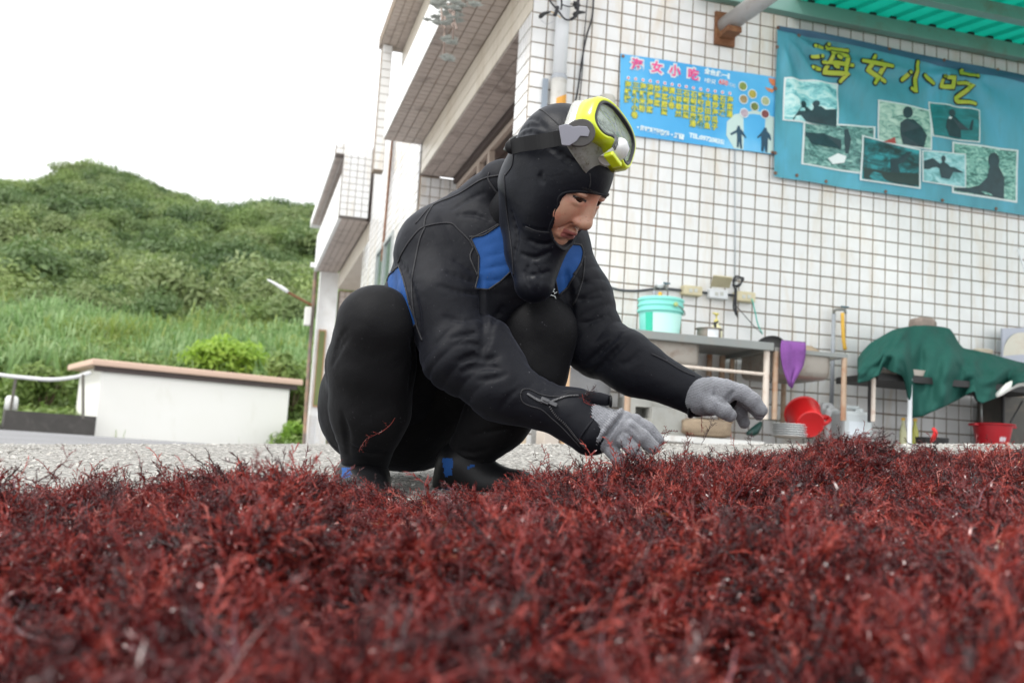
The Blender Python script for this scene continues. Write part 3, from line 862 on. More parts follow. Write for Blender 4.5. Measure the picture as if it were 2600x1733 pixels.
sil(0, [(245, 645, 27, 27), (350, 640, 26, 26), [(155, 768), (195, 705), (225, 665), (275, 665), (320, 700), (335, 660), (385, 660), (420, 690), (500, 690), (502, 825)]], dark)
sil(1, [[(560, 850), (590, 845), (615, 930), (600, 1040), (575, 1040), (565, 940)], [(250, 870), (420, 880), (540, 930), (545, 1000), (300, 960)]], dark)
sil(1, [[(440, 1075), (520, 1035), (585, 1060), (570, 1110), (480, 1120)]], M['print_white'])
sil(2, [(1060, 718, 44, 46), [(1000, 800), (1040, 770), (1110, 770), (1180, 830), (1215, 900), (1190, 995), (1030, 965), (1005, 880)]], dark)
sil(2, [(1110, 935, 60, 48)], simple('print_basket', (.06, .13, .16), .5, var=.4, scale=20))
sil(2, [[(872, 948), (965, 910), (975, 962)]], simple('print_red', (.38, .06, .05), .5))
sil(3, [[(925, 1085), (990, 1080), (1060, 1030), (1100, 1025), (1040, 1105), (985, 1130), (1010, 1210), (930, 1210)]], dark)
sil(3, [[(715, 1150), (900, 1190), (1150, 1200), (1150, 1300), (715, 1235)]], simple('print_weed', (.012, .04, .035), .5, var=.5, scale=20))
sil(4, [(1430, 715, 32, 32), [(1380, 770), (1420, 740), (1460, 740), (1500, 790), (1560, 850), (1575, 780), (1590, 770), (1582, 855), (1500, 850), (1500, 915), (1400, 900), (1370, 830)]], dark)
sil(4, [[(1400, 745), (1455, 742), (1470, 762), (1395, 762)]], M['print_white'])
sil(6, [(1345, 1085, 20, 26), [(1310, 1130), (1345, 1105), (1390, 1130), (1430, 1190), (1400, 1245), (1330, 1235), (1315, 1180)], [(1190, 1100), (1260, 1080), (1340, 1140), (1440, 1150), (1520, 1195), (1190, 1165)]], dark)
sil(5, [(1755, 1095, 48, 66), [(1720, 1140), (1795, 1140), (1840, 1230), (1835, 1400), (1440, 1330), (1440, 1310), (1560, 1310), (1640, 1290), (1700, 1230)]], dark)
eb = MB()
for x, y in ((1974, 72), (2027, 92), (2253, 128), (2393, 155), (2527, 180), (1970, 122), (1968, 226), (1966, 390), (1966, 441), (2020, 447), (2095, 462), (2245, 488), (2389, 510), (2526, 531)):
    eb.lathe([(.004, .004), (.011, .004), (.012, 0)], BP(x, y, .004), ax=FN, seg=8)
eb.build('eyelets', M['rust'], big)

# ---- small menu banner
t = NT('menu_banner'); p = t.pos()
c = t.ramp(t.noise(1.6, 4, .5, p, .4), [(.3, (.05, .36, .72)), (.55, (.10, .46, .80)), (.75, (.28, .62, .86))])
M['menu_blue'] = t.set(color=c, rough=.45)
def MP(px, py, off=0.0):
    q = WP(px, py, -.02); u, z = uz(q)
    return L(u, -.02 - .004 * math.sin(u * 9) - off, z)
def cm(x, y): return 1560 + x / 5.6, 120 + y / 5.6
menu = thing('banner', 'smaller bright blue menu banner with pink title and columns of yellow characters', 'banner', WP(1577, 340, -.02), group='banners on the tiled wall')
MB().grid(warp_quad([(1576, 136), (1969, 197), (1966, 393), (1573, 340)], 30, 12, 0, MP)).build('cloth', M['menu_blue'], menu, smooth=True)
M['pink'] = simple('print_pink', (.78, .08, .28), .5, var=.15, scale=20)
M['menu_yellow'] = simple('menu_yellow', (.66, .62, .05), .5, var=.1)
M['menu_green'] = simple('menu_dark_green', (.05, .22, .10), .5)
M['menu_pale'] = simple('menu_pale', (.72, .84, .86), .5)
M['menu_red'] = simple('menu_red', (.72, .06, .10), .5)
def text_mesh(name, body, at, size, mat, parent, fn, off, offset=0.0, spacing=1.0, align='CENTER', tilt=0.0):
    cu = bpy.data.curves.new('txt', 'FONT'); cu.body = body; cu.size = size; cu.align_x = align; cu.align_y = 'CENTER'
    cu.space_line = spacing; cu.offset = offset; cu.resolution_u = 2; cu.extrude = .0004
    o = bpy.data.objects.new('txt', cu); COL.objects.link(o)
    dg = bpy.context.evaluated_depsgraph_get(); dg.update()
    me = bpy.data.meshes.new_from_object(o.evaluated_get(dg)); bpy.data.objects.remove(o)
    me.name = name; me.materials.clear(); me.materials.append(mat)
    base = fn(at[0], at[1], off)
    ct, st = math.cos(tilt), math.sin(tilt)
    x, y = BU * ct + BZ * st, BZ * ct - BU * st
    mt = Matrix(((x[0], y[0], FN[0], base[0]), (x[1], y[1], FN[1], base[1]), (x[2], y[2], FN[2], base[2]), (0, 0, 0, 1)))
    me.transform(mt)
    ob = bpy.data.objects.new(name, me); COL.objects.link(ob)
    return attach(ob, parent)
for ch, x, y in (('海', 318, 262), ('女', 600, 305), ('小', 855, 350), ('吃', 1120, 400)):
    q = cm(x, y)
    g = text_mesh('title_glow', ch, q, .088, M['print_white'], menu, MP, .002, offset=.010)
    text_mesh('title_character', ch, q, .080, M['pink'], g, MP, .004, offset=.0028)
COLS = ['海鮮粥', '三鮮小小卷', '海鮮米粉', '涼拌海菜', '炒海菜', '海菜煎蛋', '燙小卷', '三杯軟絲', '石蚵煎蛋', '石蚵豆腐湯', '鮮蝦炒飯麵', '干貝田炸魚', '香炒海瓜子', '石花凍', '海菜湯']
for k, s in enumerate(COLS):
    x = 188 + k * 103.6; y0 = 540 + k * 15.2
    h = len(s) * 104
    q = cm(x, y0 - 52 + h / 2)
    g = text_mesh('menu_column_shadow', '\n'.join(s), q, .046, M['menu_green'], menu, MP, .002, offset=.0035, spacing=1.08)
    text_mesh('menu_column', '\n'.join(s), q, .046, M['menu_yellow'], g, MP, .004, offset=.0012, spacing=1.08)
dots = MB(); dw = MB()
for k in range(15):
    q = MP(*cm(196 + k * 103, 440 + k * 15.6), .003)
    dw.lathe([(0, .001), (.012, .001), (.012, 0)], q, ax=FN, seg=12); dots.lathe([(0, .0025), (.0065, .0025), (.0065, 0)], q, ax=FN, seg=10)
dots.build('price_dots', M['menu_red'], dw.build('dot_rings', M['menu_pale'], menu))
sl_ = -.055
text_mesh('lettering', '全台此一家', cm(1485, 385), .042, M['menu_pale'], menu, MP, .002, offset=.002, tilt=sl_)
text_mesh('lettering', '1份只', cm(1360, 485), .034, M['menu_pale'], menu, MP, .002, offset=.001, tilt=sl_)
text_mesh('lettering', '650', cm(1550, 505), .044, M['menu_red'], text_mesh('lettering_glow', '650', cm(1550, 505), .044, M['menu_pale'], menu, MP, .002, offset=.004, tilt=sl_), MP, .004, offset=.001, tilt=sl_)
text_mesh('lettering', '元起', cm(1670, 545), .026, M['menu_pale'], menu, MP, .002, tilt=sl_)
text_mesh('lettering', '・海味現撈熱炒・鮮甜', cm(640, 1215), .034, M['menu_pale'], menu, MP, .002, offset=.003, tilt=sl_)
text_mesh('lettering', 'TEL:0972083558', cm(1350, 1310), .042, M['menu_pale'], menu, MP, .002, offset=.002, tilt=sl_)
FOOD = [(1820, 560, 70, (.22, .28, .06)), (1955, 672, 68, (.40, .34, .06)), (1830, 745, 72, (.36, .26, .12)), (1985, 850, 70, (.16, .20, .05)), (2140, 770, 68, (.42, .45, .25)), (1840, 940, 70, (.45, .36, .42)), (2135, 955, 68, (.22, .06, .06))]
for x, y, r, col in FOOD:
    q = MP(*cm(x, y), .003)
    d = MB().lathe([(0, .001), (.033, .001), (.033, 0)], q, ax=FN, seg=20).build('dish', M['menu_pale'], menu)
    MB().lathe([(0, .003), (.027, .003), (.027, 0)], q, ax=FN, seg=18).build('food', simple('food_print', col, .5, var=.6, scale=45), d)
MB().slab([MP(*cm(*a), .001) for a in ((1600, 1060), (1700, 960), (2000, 900), (2270, 1000), (2262, 1515), (1700, 1440), (1590, 1250))], FN, .001).build('picture', simple('print_pale_sea', (.55, .70, .66), .5, var=.15, scale=4), menu)
for pts in ([(1750, 1120), (1775, 1120), (1785, 1160), (1820, 1200), (1870, 1290), (1860, 1295), (1800, 1240), (1805, 1330), (1810, 1450), (1785, 1440), (1770, 1340), (1760, 1430), (1735, 1420), (1740, 1290), (1735, 1215), (1660, 1255), (1640, 1230), (1730, 1180)],
            [(2125, 1150), (2155, 1150), (2165, 1195), (2210, 1250), (2225, 1320), (2210, 1330), (2175, 1290), (2175, 1390), (2170, 1500), (2140, 1495), (2125, 1400), (2110, 1490), (2080, 1480), (2085, 1340), (2080, 1265), (2030, 1300), (2020, 1285), (2085, 1215)]):
    MB().slab([MP(*cm(*a), .003) for a in pts], FN, .001).build('figure', simple('print_diver', (.02, .07, .12), .5, var=.4, scale=30), menu)
MB().slab([MP(*cm(*a), .003) for a in ((2185, 440), (2280, 460), (2280, 560), (2240, 545), (2200, 500))], FN, .001).build('shrimp_print', simple('print_orange', (.62, .20, .08), .5, var=.4, scale=40), menu)
MB().slab([MP(*cm(*a), .003) for a in ((2130, 570), (2180, 585), (2270, 610), (2240, 650), (2180, 630))], FN, .001).build('shrimp_print', simple('print_orange', (.62, .24, .10), .5, var=.4, scale=40), menu)
eb = MB()
for x, y in ((1582, 143), (1966, 225), (1960, 388)): eb.lathe([(.003, .004), (.010, .004), (.011, 0)], MP(x, y, .003), ax=FN, seg=8)
eb.build('eyelets', M['rust'], menu)

# ---- green canopy
can = thing('canopy', 'green corrugated canopy on grey green steel beams above the large banner', 'canopy', L(3.2, -.1, 3.1))
M['beam_green'] = simple('beam_green', (.16, .30, .26), .5, var=.15, scale=3, dirt=(.20, .14, .09), dirt_amt=.7)
t = NT('green_sheet'); p = t.pos()
c = t.mix(t.noise(2.5, 4, .6, p), (.03, .44, .36), (.06, .56, .47))
t.set(color=c, rough=.45)
tr = t.n('ShaderNodeBsdfTranslucent'); t.l(c, tr.inputs['Color']); ms = t.n('ShaderNodeMixShader'); ms.inputs[0].default_value = .68
t.l(t.b.outputs[0], ms.inputs[1]); t.l(tr.outputs[0], ms.inputs[2]); t.l(ms.outputs[0], t.out.inputs[0])
M['sheet'] = t.mat
def beam(n, zlo, zhi, u0, u1, z1=0):
    a, b = L(u0, n, (zlo + zhi) / 2), L(u1, n, (zlo + zhi) / 2 + z1)
    return MB().box((a + b) / 2, (b - a) / 2, BN * .035, BZ * (zhi - zlo) / 2).build('beam', M['beam_green'], can, bevel=.004)
beam(-.10, 3.105, 3.205, 1.15, 5.0); beam(-.72, 3.015, 3.105, 1.3, 5.0); beam(-1.5, 2.87, 2.96, 1.3, 5.0)
MB().box(L(1.14, -.3, 3.19), BU * .035, BN * .24, BZ * .04).build('bracket', M['beam_green'], can)
for k in range(4):
    u0 = 1.78 + k * .80; prof = []
    for j in range(5):
        a = u0 + j * .16
        prof += [(a, .0), (a + .095, .0), (a + .108, .024), (a + .147, .024)]
    prof.append((u0 + .8, 0.0))
    G = np.array([[L(u, n, 3.222 + .0 + h + (n + .1) * .168 + k * .003) for u, h in prof] for n in (.0, -.6, -1.2, -1.9)])
    o = MB().grid(G).build('roof_sheet', M['sheet'], can)
    md = o.modifiers.new('thick', 'SOLIDIFY'); md.thickness = .0015
cl = MB()
for j in range(20):
    cl.box(L(1.78 + .127 + j * .16, -.10, 3.212), BU * .022, BN * .036, BZ * .009)
cl.build('ridge_gap_shade', M['black_iron'], can)  # black blocks put in as the shade of the gaps at the ridge ends
arm = thing('steel_pipe', 'grey white round steel pipe sticking out of the wall above the banners with rusty foot', 'pipe', WP(1860, 50, 0))
a0 = L(1.33, -.02, 2.98)
MB().tube([a0, a0 + V(0, 0, 0) - BN * .9 + BU * .10 + BZ * .03], .062, 16).build('tube', simple('old_grey_paint', (.46, .44, .43), .5, var=.1, dirt=(.3, .2, .15), dirt_amt=.5), arm, smooth=True)
MB().box(a0 + BN * .005 - BZ * .02, BU * .075, BN * .012, BZ * .115).build('foot_plate', M['rust'], arm, bevel=.006)
MB().box(a0 - BN * .07 - BZ * .075, BU * .05, BN * .07, BZ * .018).build('gusset', M['rust'], arm)

# ---- corner pipes and cables
pp = thing('drain_pipe', 'fat white downpipe beside the house corner with an orange patch near its lower end', 'pipe', L(.2, -.06, 2.3))
MB().tube([L(.185, -.05, 3.6), L(.185, -.05, 2.42)], .044, 18).build('pipe', M['white_plastic'], pp, smooth=True)
MB().lathe([(.05, 0), (.052, .02), (.048, .03)], L(.185, -.05, 2.405), seg=18).build('collar', M['pvc'], pp, smooth=True)
MB().tube([L(.185, -.05, 2.41), L(.185, -.05, .05)], .05, 18).build('lower_pipe', simple('stained_pipe', (.50, .49, .46), .6, var=.2, scale=7, dirt=(.3, .27, .22), dirt_amt=.7), pp, smooth=True)
G = np.array([[L(.185 + .0515 * math.sin(a), -.05 - .0515 * math.cos(a), z) for a in np.linspace(-.5, 1.3, 9)] for z in (2.05, 2.14, 2.22, 2.27)])
for i in range(9): G[3, i] += BZ * .05 * (i / 8); G[2, i] += BZ * .04 * (i / 8)
MB().grid(G).build('orange_patch', simple('orange_patch', (.72, .34, .05), .5, var=.15, scale=9), pp, smooth=True)
MB().box(L(.105, -.02, 2.28), BU * .016, BN * .014, BZ * .13).build('clamp_strip', simple('blue_grey_clamp', (.24, .28, .33), .5), pp)
cb = thing('cable_bundle', 'tangled black cables and connectors at the top of the white downpipe', 'cables', WP(1430, 40, -.12))
for pts, r in (([(1380, -30), (1398, 5), (1416, 26), (1432, 47), (1447, 51), (1465, 42)], .006), ([(1424, -30), (1426, 10), (1424, 25)], .006), ([(1416, 18), (1412, 32), (1408, 40)], .012),
               ([(1470, -30), (1468, 5), (1467, 25), (1462, 40), (1450, 50)], .010), ([(1455, 8), (1468, 12), (1462, 22)], .014), ([(1425, 12), (1445, 17), (1466, 14)], .004)):
    MB().tube(spline([WP(x, y, -.13 - .01 * math.sin(k)) for k, (x, y) in enumerate(pts)], 14), r, 7).build('cable', M['black_cable'], cb, smooth=True)
for pts in ([(1369, 46), (1380, 36), (1398, 30)], [(1455, 38), (1470, 32), (1486, 32)]):
    MB().tube(spline([WP(x, y, -.13) for x, y in pts], 8), [.006, .014, .014, .013, .012, .010, .008, .005], 8).build('connector', M['black_iron'], cb, smooth=True)
MB().tube(spline([WP(1398, 30, -.13), WP(1412, 36, -.13), WP(1424, 46, -.13)], 8), .0025, 6).build('wire', M['yellow_hose'], cb)
MB().tube(spline([WP(1372, 50, -.13), WP(1388, 61, -.13), WP(1405, 55, -.13)], 8), .0015, 6).build('wire', M['pvc'], cb)
for pts, r, lab in (([(1508, -40), (1504, 40), (1490, 90), (1478, 150), (1470, 210), (1460, 265)], .006, 'thick black cable hanging down the tiled wall right of the white downpipe'),
                    ([(1494, -40), (1488, 40), (1482, 110), (1480, 160), (1474, 230), (1470, 265)], .0035, 'thin black cable crossing behind the thicker one beside the downpipe')):
    settags(MB().tube(spline([WP(x, y, -.03) for x, y in pts], 24), r, 7).build('cable', M['black_cable'], smooth=True), lab, 'cable')
cp = WP(1539, 290, -.05)
settags(MB().lathe([(.062, -.06), (.060, .05), (.054, .105), (.046, .118), (0, .12)], cp, seg=20).build('wall_cup', simple('beige_cup', (.47, .45, .40), .6, var=.06), smooth='auto'), 'beige upturned cup fixed to the wall behind the diving mask', 'cup')

# ---- sockets, cables and taps
def box_at(parent, name, px0, py0, px1, py1, depth, mat, n=-.0, bev=.008):
    a, b = WP(px0, py0, n - depth), WP(px1, py1, n - depth)
    c = (a + b) / 2 + BN * depth / 2
    u = abs((b - a) @ BU) / 2; z = abs(b[2] - a[2]) / 2
    return MB().box(c, BU * u, BN * depth / 2, BZ * z).build(name, mat, parent, bevel=bev)
def socket(lab, px0, py0, px1, py1, mat, flap=None):
    s = thing('socket_box', lab, 'socket box', WP((px0 + px1) / 2, py1, 0), group='socket boxes on the tiled wall')
    box_at(s, 'housing', px0, py0, px1, py1, .06, mat)
    for f in (.38, .66):
        x = px0 + (px1 - px0) * f; y = (py0 + py1) / 2
        box_at(s, 'outlet', x - 4, y - 5, x + 4, y + 5, .064, simple('outlet_grey', (.55, .56, .52), .5), bev=.001)
    if flap:
        MB().slab([WP(x, y, -.06 if k > 1 else -.16) for k, (x, y) in enumerate(flap)], BZ, .006).build('lid', M['cream_plastic'], s)
    return s
socket('closed cream socket box left of the others', 1737, 722, 1784, 752, M['cream_plastic'])
socket('white socket box with its cream lid raised', 1803, 731, 1849, 760, M['white_plastic'], [(1811, 700), (1860, 705), (1852, 731), (1804, 728)])
socket('cream socket box with a green wire coming out', 1871, 737, 1919, 768, M['cream_plastic'])
for pts, r, lab in (([(1506, 708), (1540, 726), (1575, 736), (1620, 738), (1665, 733), (1700, 734), (1737, 738)], .008, 'sagging black cable along the wall towards the cream socket box'),
                    ([(1784, 742), (1803, 745)], .008, 'short grey cable between the cream and white socket boxes'), ([(1849, 748), (1872, 751)], .008, 'short grey cable from the white socket box to the right')):
    settags(MB().tube(spline([WP(x, y, -.02) for x, y in pts], 20), r, 8).build('cable', simple('dark_grey_cable', (.06, .065, .075), .5), smooth=True), lab, 'cable')
coil = MB()
for k in range(3):
    c = WP(1872, 714, -.05 - k * .008); q = []
    for j in range(25):
        a = j / 24 * 6.283; q.append(c + BU * (.030 + .004 * k) * math.cos(a) + BZ * (.036 - .003 * k) * math.sin(a + k * .4) + BU * .004 * k)
    coil.tube(q, .004, 6)
for q in ([(1866, 730), (1866, 770), (1868, 800)], [(1870, 728), (1869, 775), (1872, 805)], [(1866, 745), (1862, 780), (1869, 798)], [(1860, 722), (1866, 735), (1866, 760)]):
    coil.tube(spline([WP(x, y, -.07) for x, y in q], 10), .005, 6)
coil.tube(spline([WP(x, y, -.07) for x, y in ((1868, 775), (1890, 800), (1915, 828), (1934, 846))], 12), .0025, 6)
settags(coil.build('cable_coil', M['black_cable'], smooth=True), 'coiled black cable hanging between two socket boxes', 'cable')
settags(MB().tube(spline([WP(x, y, -.07) for x, y in ((1909, 758), (1917, 790), (1924, 822), (1936, 848))], 12), .004, 6).build('wire', simple('green_wire', (.06, .50, .40), .5), smooth=True), 'thin turquoise wire running from socket box to table', 'wire')
for cx in (1829.5,): pass
MB_ = MB().tube([WP(1866.5, 380, -.014), WP(1866, 740, -.014)], .004, 6)
settags(MB_.build('cable', simple('pale_cable', (.42, .45, .47), .6), smooth=True), 'pale thin cable running down the tiled wall to the socket boxes', 'cable')
# tap with yellow hose
def tap(lab, px, py0, py1, hose, hcol, n=-.06, knob=None):
    s = thing('wall_tap', lab, 'tap', WP(px, py1, n))
    MB().tube([WP(px, py0, n), WP(px - 6 * (py1 - py0) / 240, py1, n)], .0135, 12).build('pipe', M['pvc'], s, smooth=True)
    a = WP(px, py0, n)
    MB().tube(spline([a, a + BZ * .025 - BN * .01, a + BU * .03 + BZ * .03 - BN * .03, a + BU * .062 + BZ * .03 - BN * .03, a + BU * .068 + BZ * .005 - BN * .03], 14), .010, 10).build('spout', M['steel'], s, smooth=True)
    k = MB().box(a + BU * .062 + BZ * .05 - BN * .03, BU * .028, BN * .006, BZ * .005); k.lathe([(.006, 0), (.006, .02)], a + BU * .062 + BZ * .03 - BN * .03, seg=8)
    k.build('handle', simple('tap_handle', (.05, .12, .15), .4), s, bevel=.002)
    MB().tube(spline([WP(x, y, n - .035) for x, y in hose], 16), .0125, 10).build('hose', hcol, s, smooth=True)
    if knob is not None: MB().lathe([(0, .024), (.018, .018), (.024, 0), (.018, -.018), (0, -.024)], WP(*knob, n - .04), seg=14).build('knob', M['white_plastic'], s, smooth=True)
tap('grey wall tap with long yellow hose above the small sink', 2117, 797, 1040, [(2139, 794), (2140, 830), (2142, 862), (2146, 888)], M['yellow_hose'])
tap('short grey wall tap with orange hose behind the turquoise bucket', 1662, 738, 830, [(1677, 742), (1674, 765), (1673, 830)], M['yellow_hose'], knob=(1676, 722))

# ---- sink table
tb = thing('sink_table', 'long stainless sink table on rusty legs carrying the turquoise bucket', 'table', L(.95, -.32, GZ(.95, -.32) - CORNER[2]), group='sink tables at the wall')
ZT = .795
def zg(u, n): return GZ(u, n)      # absolute z of ground
def leg(parent, u, n, top, mat, r=.017, name='leg'):
    return MB().tube([L(u, n, top), L(u, n, zg(u, n) - .01)], r, 10).build(name, mat, parent, smooth='auto')
top = MB(); top.box(L(.95, -.32, ZT - .012), BU * .462, BN * .298, BZ * .010)
for s_, c, hx, hn in ((1, L(.95, -.612, ZT - .024), .462, .010), (2, L(.492, -.32, ZT - .024), .008, .29), (3, L(1.408, -.32, ZT - .024), .008, .29)):
    top.box(c, BU * hx, BN * hn, BZ * .024)
top.build('tabletop', M['steel'], tb, bevel=.004)
MB().box(L(.95, -.035, ZT + .03), BU * .46, BN * .006, BZ * .03).build('splash_back', M['steel'], tb)
def basin(parent, u0, u1, n0, n1, z0, z1, mat):
    b = MB(); G = []
    for k, (f, z) in enumerate(((1, z1), (1, z0 + .04), (.97, z0 + .014), (.9, z0), (.0, z0))):
        ring = []
        for a in np.linspace(0, 2 * math.pi, 41):
            ca, sa = math.cos(a), math.sin(a); e_ = .28
            x = math.copysign(abs(ca) ** e_, ca); y = math.copysign(abs(sa) ** e_, sa)
            ring.append(L((u0 + u1) / 2 + (u1 - u0) / 2 * f * x, (n0 + n1) / 2 + (n1 - n0) / 2 * f * y, z))
        G.append(ring)
    return b.grid(np.array(G)).build('basin', mat, parent, smooth=True)
basin(tb, .535, .99, -.56, -.10, ZT - .185, ZT - .022, M['steel_dirty'])
leg(tb, 1.385, -.585, ZT - .03, M['pale_rusty'], .019); leg(tb, .525, -.585, ZT - .03, M['rusty_leg'], .018)
leg(tb, 1.37, -.06, ZT - .03, M['rusty_leg'], .018); leg(tb, .53, -.06, ZT - .03, M['rusty_leg'])
leg(tb, 1.28, -.06, ZT - .03, M['rusty_leg'], .018, 'brace')
MB().tube([L(.525, -.585, .615), L(1.385, -.585, .61)], .010, 8).build('rail', M['pale_rusty'], tb)
MB().box(L(.95, -.58, .20), BU * .43, BN * .016, BZ * .017).build('rail', simple('white_rail', (.66, .66, .63), .6, var=.1, dirt=(.35, .25, .18), dirt_amt=.5), tb)
MB().box(L(.95, -.32, .172), BU * .43, BN * .26, BZ * .008).build('shelf', M['steel_dirty'], tb)
s2 = thing('sink_table', 'small dirty sink on brown rusty legs with purple cloth over its edge', 'table', L(1.67, -.33, GZ(1.67, -.33) - CORNER[2]), group='sink tables at the wall')
Z2 = .770
fr = MB(); fr.box(L(1.675, -.585, Z2 - .008), BU * .245, BN * .012, BZ * .012); fr.box(L(1.675, -.06, Z2 - .008), BU * .245, BN * .012, BZ * .012)
fr.box(L(1.442, -.32, Z2 - .008), BU * .012, BN * .25, BZ * .012); fr.box(L(1.908, -.32, Z2 - .008), BU * .012, BN * .25, BZ * .012)
fr.build('rim', M['steel'], s2)
basin(s2, 1.46, 1.845, -.575, -.09, Z2 - .155, Z2 - .012, M['steel_dirty'])
for u, n in ((1.445, -.585), (1.905, -.585), (1.44, -.06), (1.80, -.08)): leg(s2, u, n, Z2 - .02, M['rusty_leg'], .0165)
MB().box(L(1.675, -.55, .185), BU * .235, BN * .02, BZ * .014).build('rail', M['rusty_leg'], s2)
MB().box(L(1.675, -.32, .165), BU * .225, BN * .25, BZ * .009).build('shelf', M['brown_stone'], s2)
# bucket on the table
bk = thing('bucket', 'turquoise plastic bucket with green label standing on the sink table', 'bucket', L(.80, -.36, ZT))
M['turq'] = simple('turquoise_plastic', (.22, .66, .58), .4, var=.05)
bc = L(.80, -.36, ZT - .002)
MB().lathe([(0, .004), (.112, .0), (.116, .006), (.127, .150), (.138, .152), (.139, .166), (.130, .170), (.131, .184), (.137, .187), (.137, .198), (.131, .201), (.132, .216), (.138, .219), (.138, .232), (.131, .236), (.126, .228), (.112, .01)], bc, seg=40).build('shell', M['turq'], bk, smooth='auto')
lab = lambda a0, a1, z0, z1: np.array([[bc + (BU * math.sin(a) - BN * math.cos(a)) * (.1175 + .0105 * z / .145 + .0012) + BZ * z for a in np.linspace(a0, a1, 14)] for z in (z0, (z0 + z1) / 2, z1)])
MB().grid(lab(-.75, .85, .012, .138)).build('label', simple('pale_label', (.50, .83, .76), .4, var=.04), bk, smooth=True)
MB().grid(lab(-1.15, -.78, .010, .140)).build('label', simple('green_label', (.02, .46, .30), .4), bk, smooth=True)
MB().lathe([(.013, 0), (.013, .012), (.006, .014), (0, .014)], bc + (BU * .25 - BN * .968) * .136 + BZ * .19, ax=BU * .25 - BN * .968, seg=10).build('handle_lug', simple('lug', (.4, .5, .2), .5), bk)
MB().tube(spline([bc + (BU * .25 - BN * .97) * .145 + BZ * .19, bc + BU * .10 - BN * .105 + BZ * .165, bc + BU * .142 - BN * .03 + BZ * .15, bc + BU * .135 + BN * .05 + BZ * .165, bc - BU * .03 + BN * .14 + BZ * .19], 20), .003, 6).build('handle', M['steel'], bk, smooth=True)
# soap bottle, pot
so = WP(1818, 838, -.33); su, _ = uz(so); so = L(su, -.33, ZT)
sb = thing('soap_bottle', 'pale yellow pump soap bottle standing on the sink table', 'bottle', so)
MB().lathe([(0, 0), (.030, 0), (.036, .01), (.038, .07), (.030, .105), (.014, .122), (.013, .135)], so, seg=20).build('bottle', simple('soap_yellow', (.74, .70, .42), .35, var=.06), sb, smooth=True)
MB().lathe([(.015, .133), (.015, .15), (.006, .152), (.005, .178), (.014, .180), (.014, .192), (0, .194)], so, seg=12).tube([so + BZ * .187, so + BZ * .188 - BU * .03 - BN * .01], .005, 6).build('pump', simple('pump_yellow', (.72, .62, .18), .4), sb, smooth=True)
po = L(uz(WP(1800, 838, -.42))[0], -.42, ZT)
pt = thing('pot', 'small steel pot with white label in front of the soap bottle', 'pot', po)
MB().lathe([(0, .004), (.066, 0), (.07, .006), (.07, .07), (.082, .072), (.082, .076), (.066, .076), (.064, .01)], po, seg=28).build('shell', M['steel_dirty'], pt, smooth='auto')
MB().grid(np.array([[po + (BU * math.sin(a) - BN * math.cos(a)) * .0713 + BZ * z for a in np.linspace(-.55, .45, 10)] for z in (.006, .066)])).build('label', M['white_plastic'], pt, smooth=True)
MB().tube([po - BN * .074 + BU * .005 + BZ * .072, po - BN * .083 - BU * .005 + BZ * .10, po - BN * .083 + BU * .018 + BZ * .112], [.006, .011, .004], 7).build('clip', M['black_iron'], pt, smooth=True)
settags(MB().box(L(uz(WP(1917, 850, -.3))[0], -.3, ZT + .013), BU * .034, BN * .03, BZ * .013).build('soap_block', simple('beige_soap', (.60, .48, .36), .6), bevel=.006), 'beige block of soap at the right end of the sink table', 'soap')
settags(MB().box(L(.98 + .33, -.2, ZT + .012), BU * .05, BN * .05, BZ * .013).build('tray', M['steel'], bevel=.004), 'low steel tray at the back of the sink table', 'tray')
settags(MB().box(L(.60, -.12, ZT + .035), BU * .17, BN * .05, BZ * .036).build('crate', simple('green_crate', (.10, .30, .25), .5), bevel=.006), 'flat dark green crate behind the bucket on the sink table', 'crate')
pn = L(1.575, -.30, Z2 + .025)
settags(MB().lathe([(0, .0), (.055, .002), (.080, .015), (.092, .038), (.089, .038), (.077, .018), (.05, .006), (0, .005)], pn, ax=unit(-BN * .55 + BZ * .55 - BU * .5), seg=28).build('pan', M['black_iron'], smooth='auto'), 'black pan leaning between the two sinks', 'pan')
settags(MB().lathe([(0, .10), (.05, .092), (.09, .06), (.115, .0)], L(1.80, -.30, Z2 - .02), seg=18, sx=1.15).build('stone', M['brown_stone'], smooth=True), 'brown rounded stone lying in the small sink', 'stone')
settags(MB().box(L(1.66, -.45, Z2 + .02), BU * .03, BN * .02, BZ * .014).build('sponge', simple('teal_sponge', (.02, .46, .38), .8), bevel=.006), 'teal sponge beside the purple cloth', 'sponge')
# purple cloth hanging over the sink rim
rows = [(865, 1984, 2044), (872, 1982, 2045), (888, 1981, 2044), (906, 1982, 2042), (926, 1985, 2037), (945, 1991, 2026), (962, 1999, 2016), (980, 2005, 2010)]
G = []
for k, (y, xa, xb) in enumerate(rows):
    r = []
    for j in range(15):
        s = j / 14; x = xa + (xb - xa) * s
        r.append(WP(x, y + 5 * s, -.612 + (.05 if k == 0 else 0) - (.020 * float(vnoise(V(s * 4.2 + k * .25, k * .35, 3), 35)) + .012 * float(vnoise(V(s * 9, k * .5, 8), 36))) * min(1, k * .4)))
    G.append(r)
o = MB().grid(np.array(G)).build('cloth', simple('purple_towel', (.20, .065, .27), .9, var=.3, scale=20, bump=.004), smooth=True, label='purple cloth hanging in a point from the small sink', cat='cloth')
md = o.modifiers.new('thick', 'SOLIDIFY'); md.thickness = .006

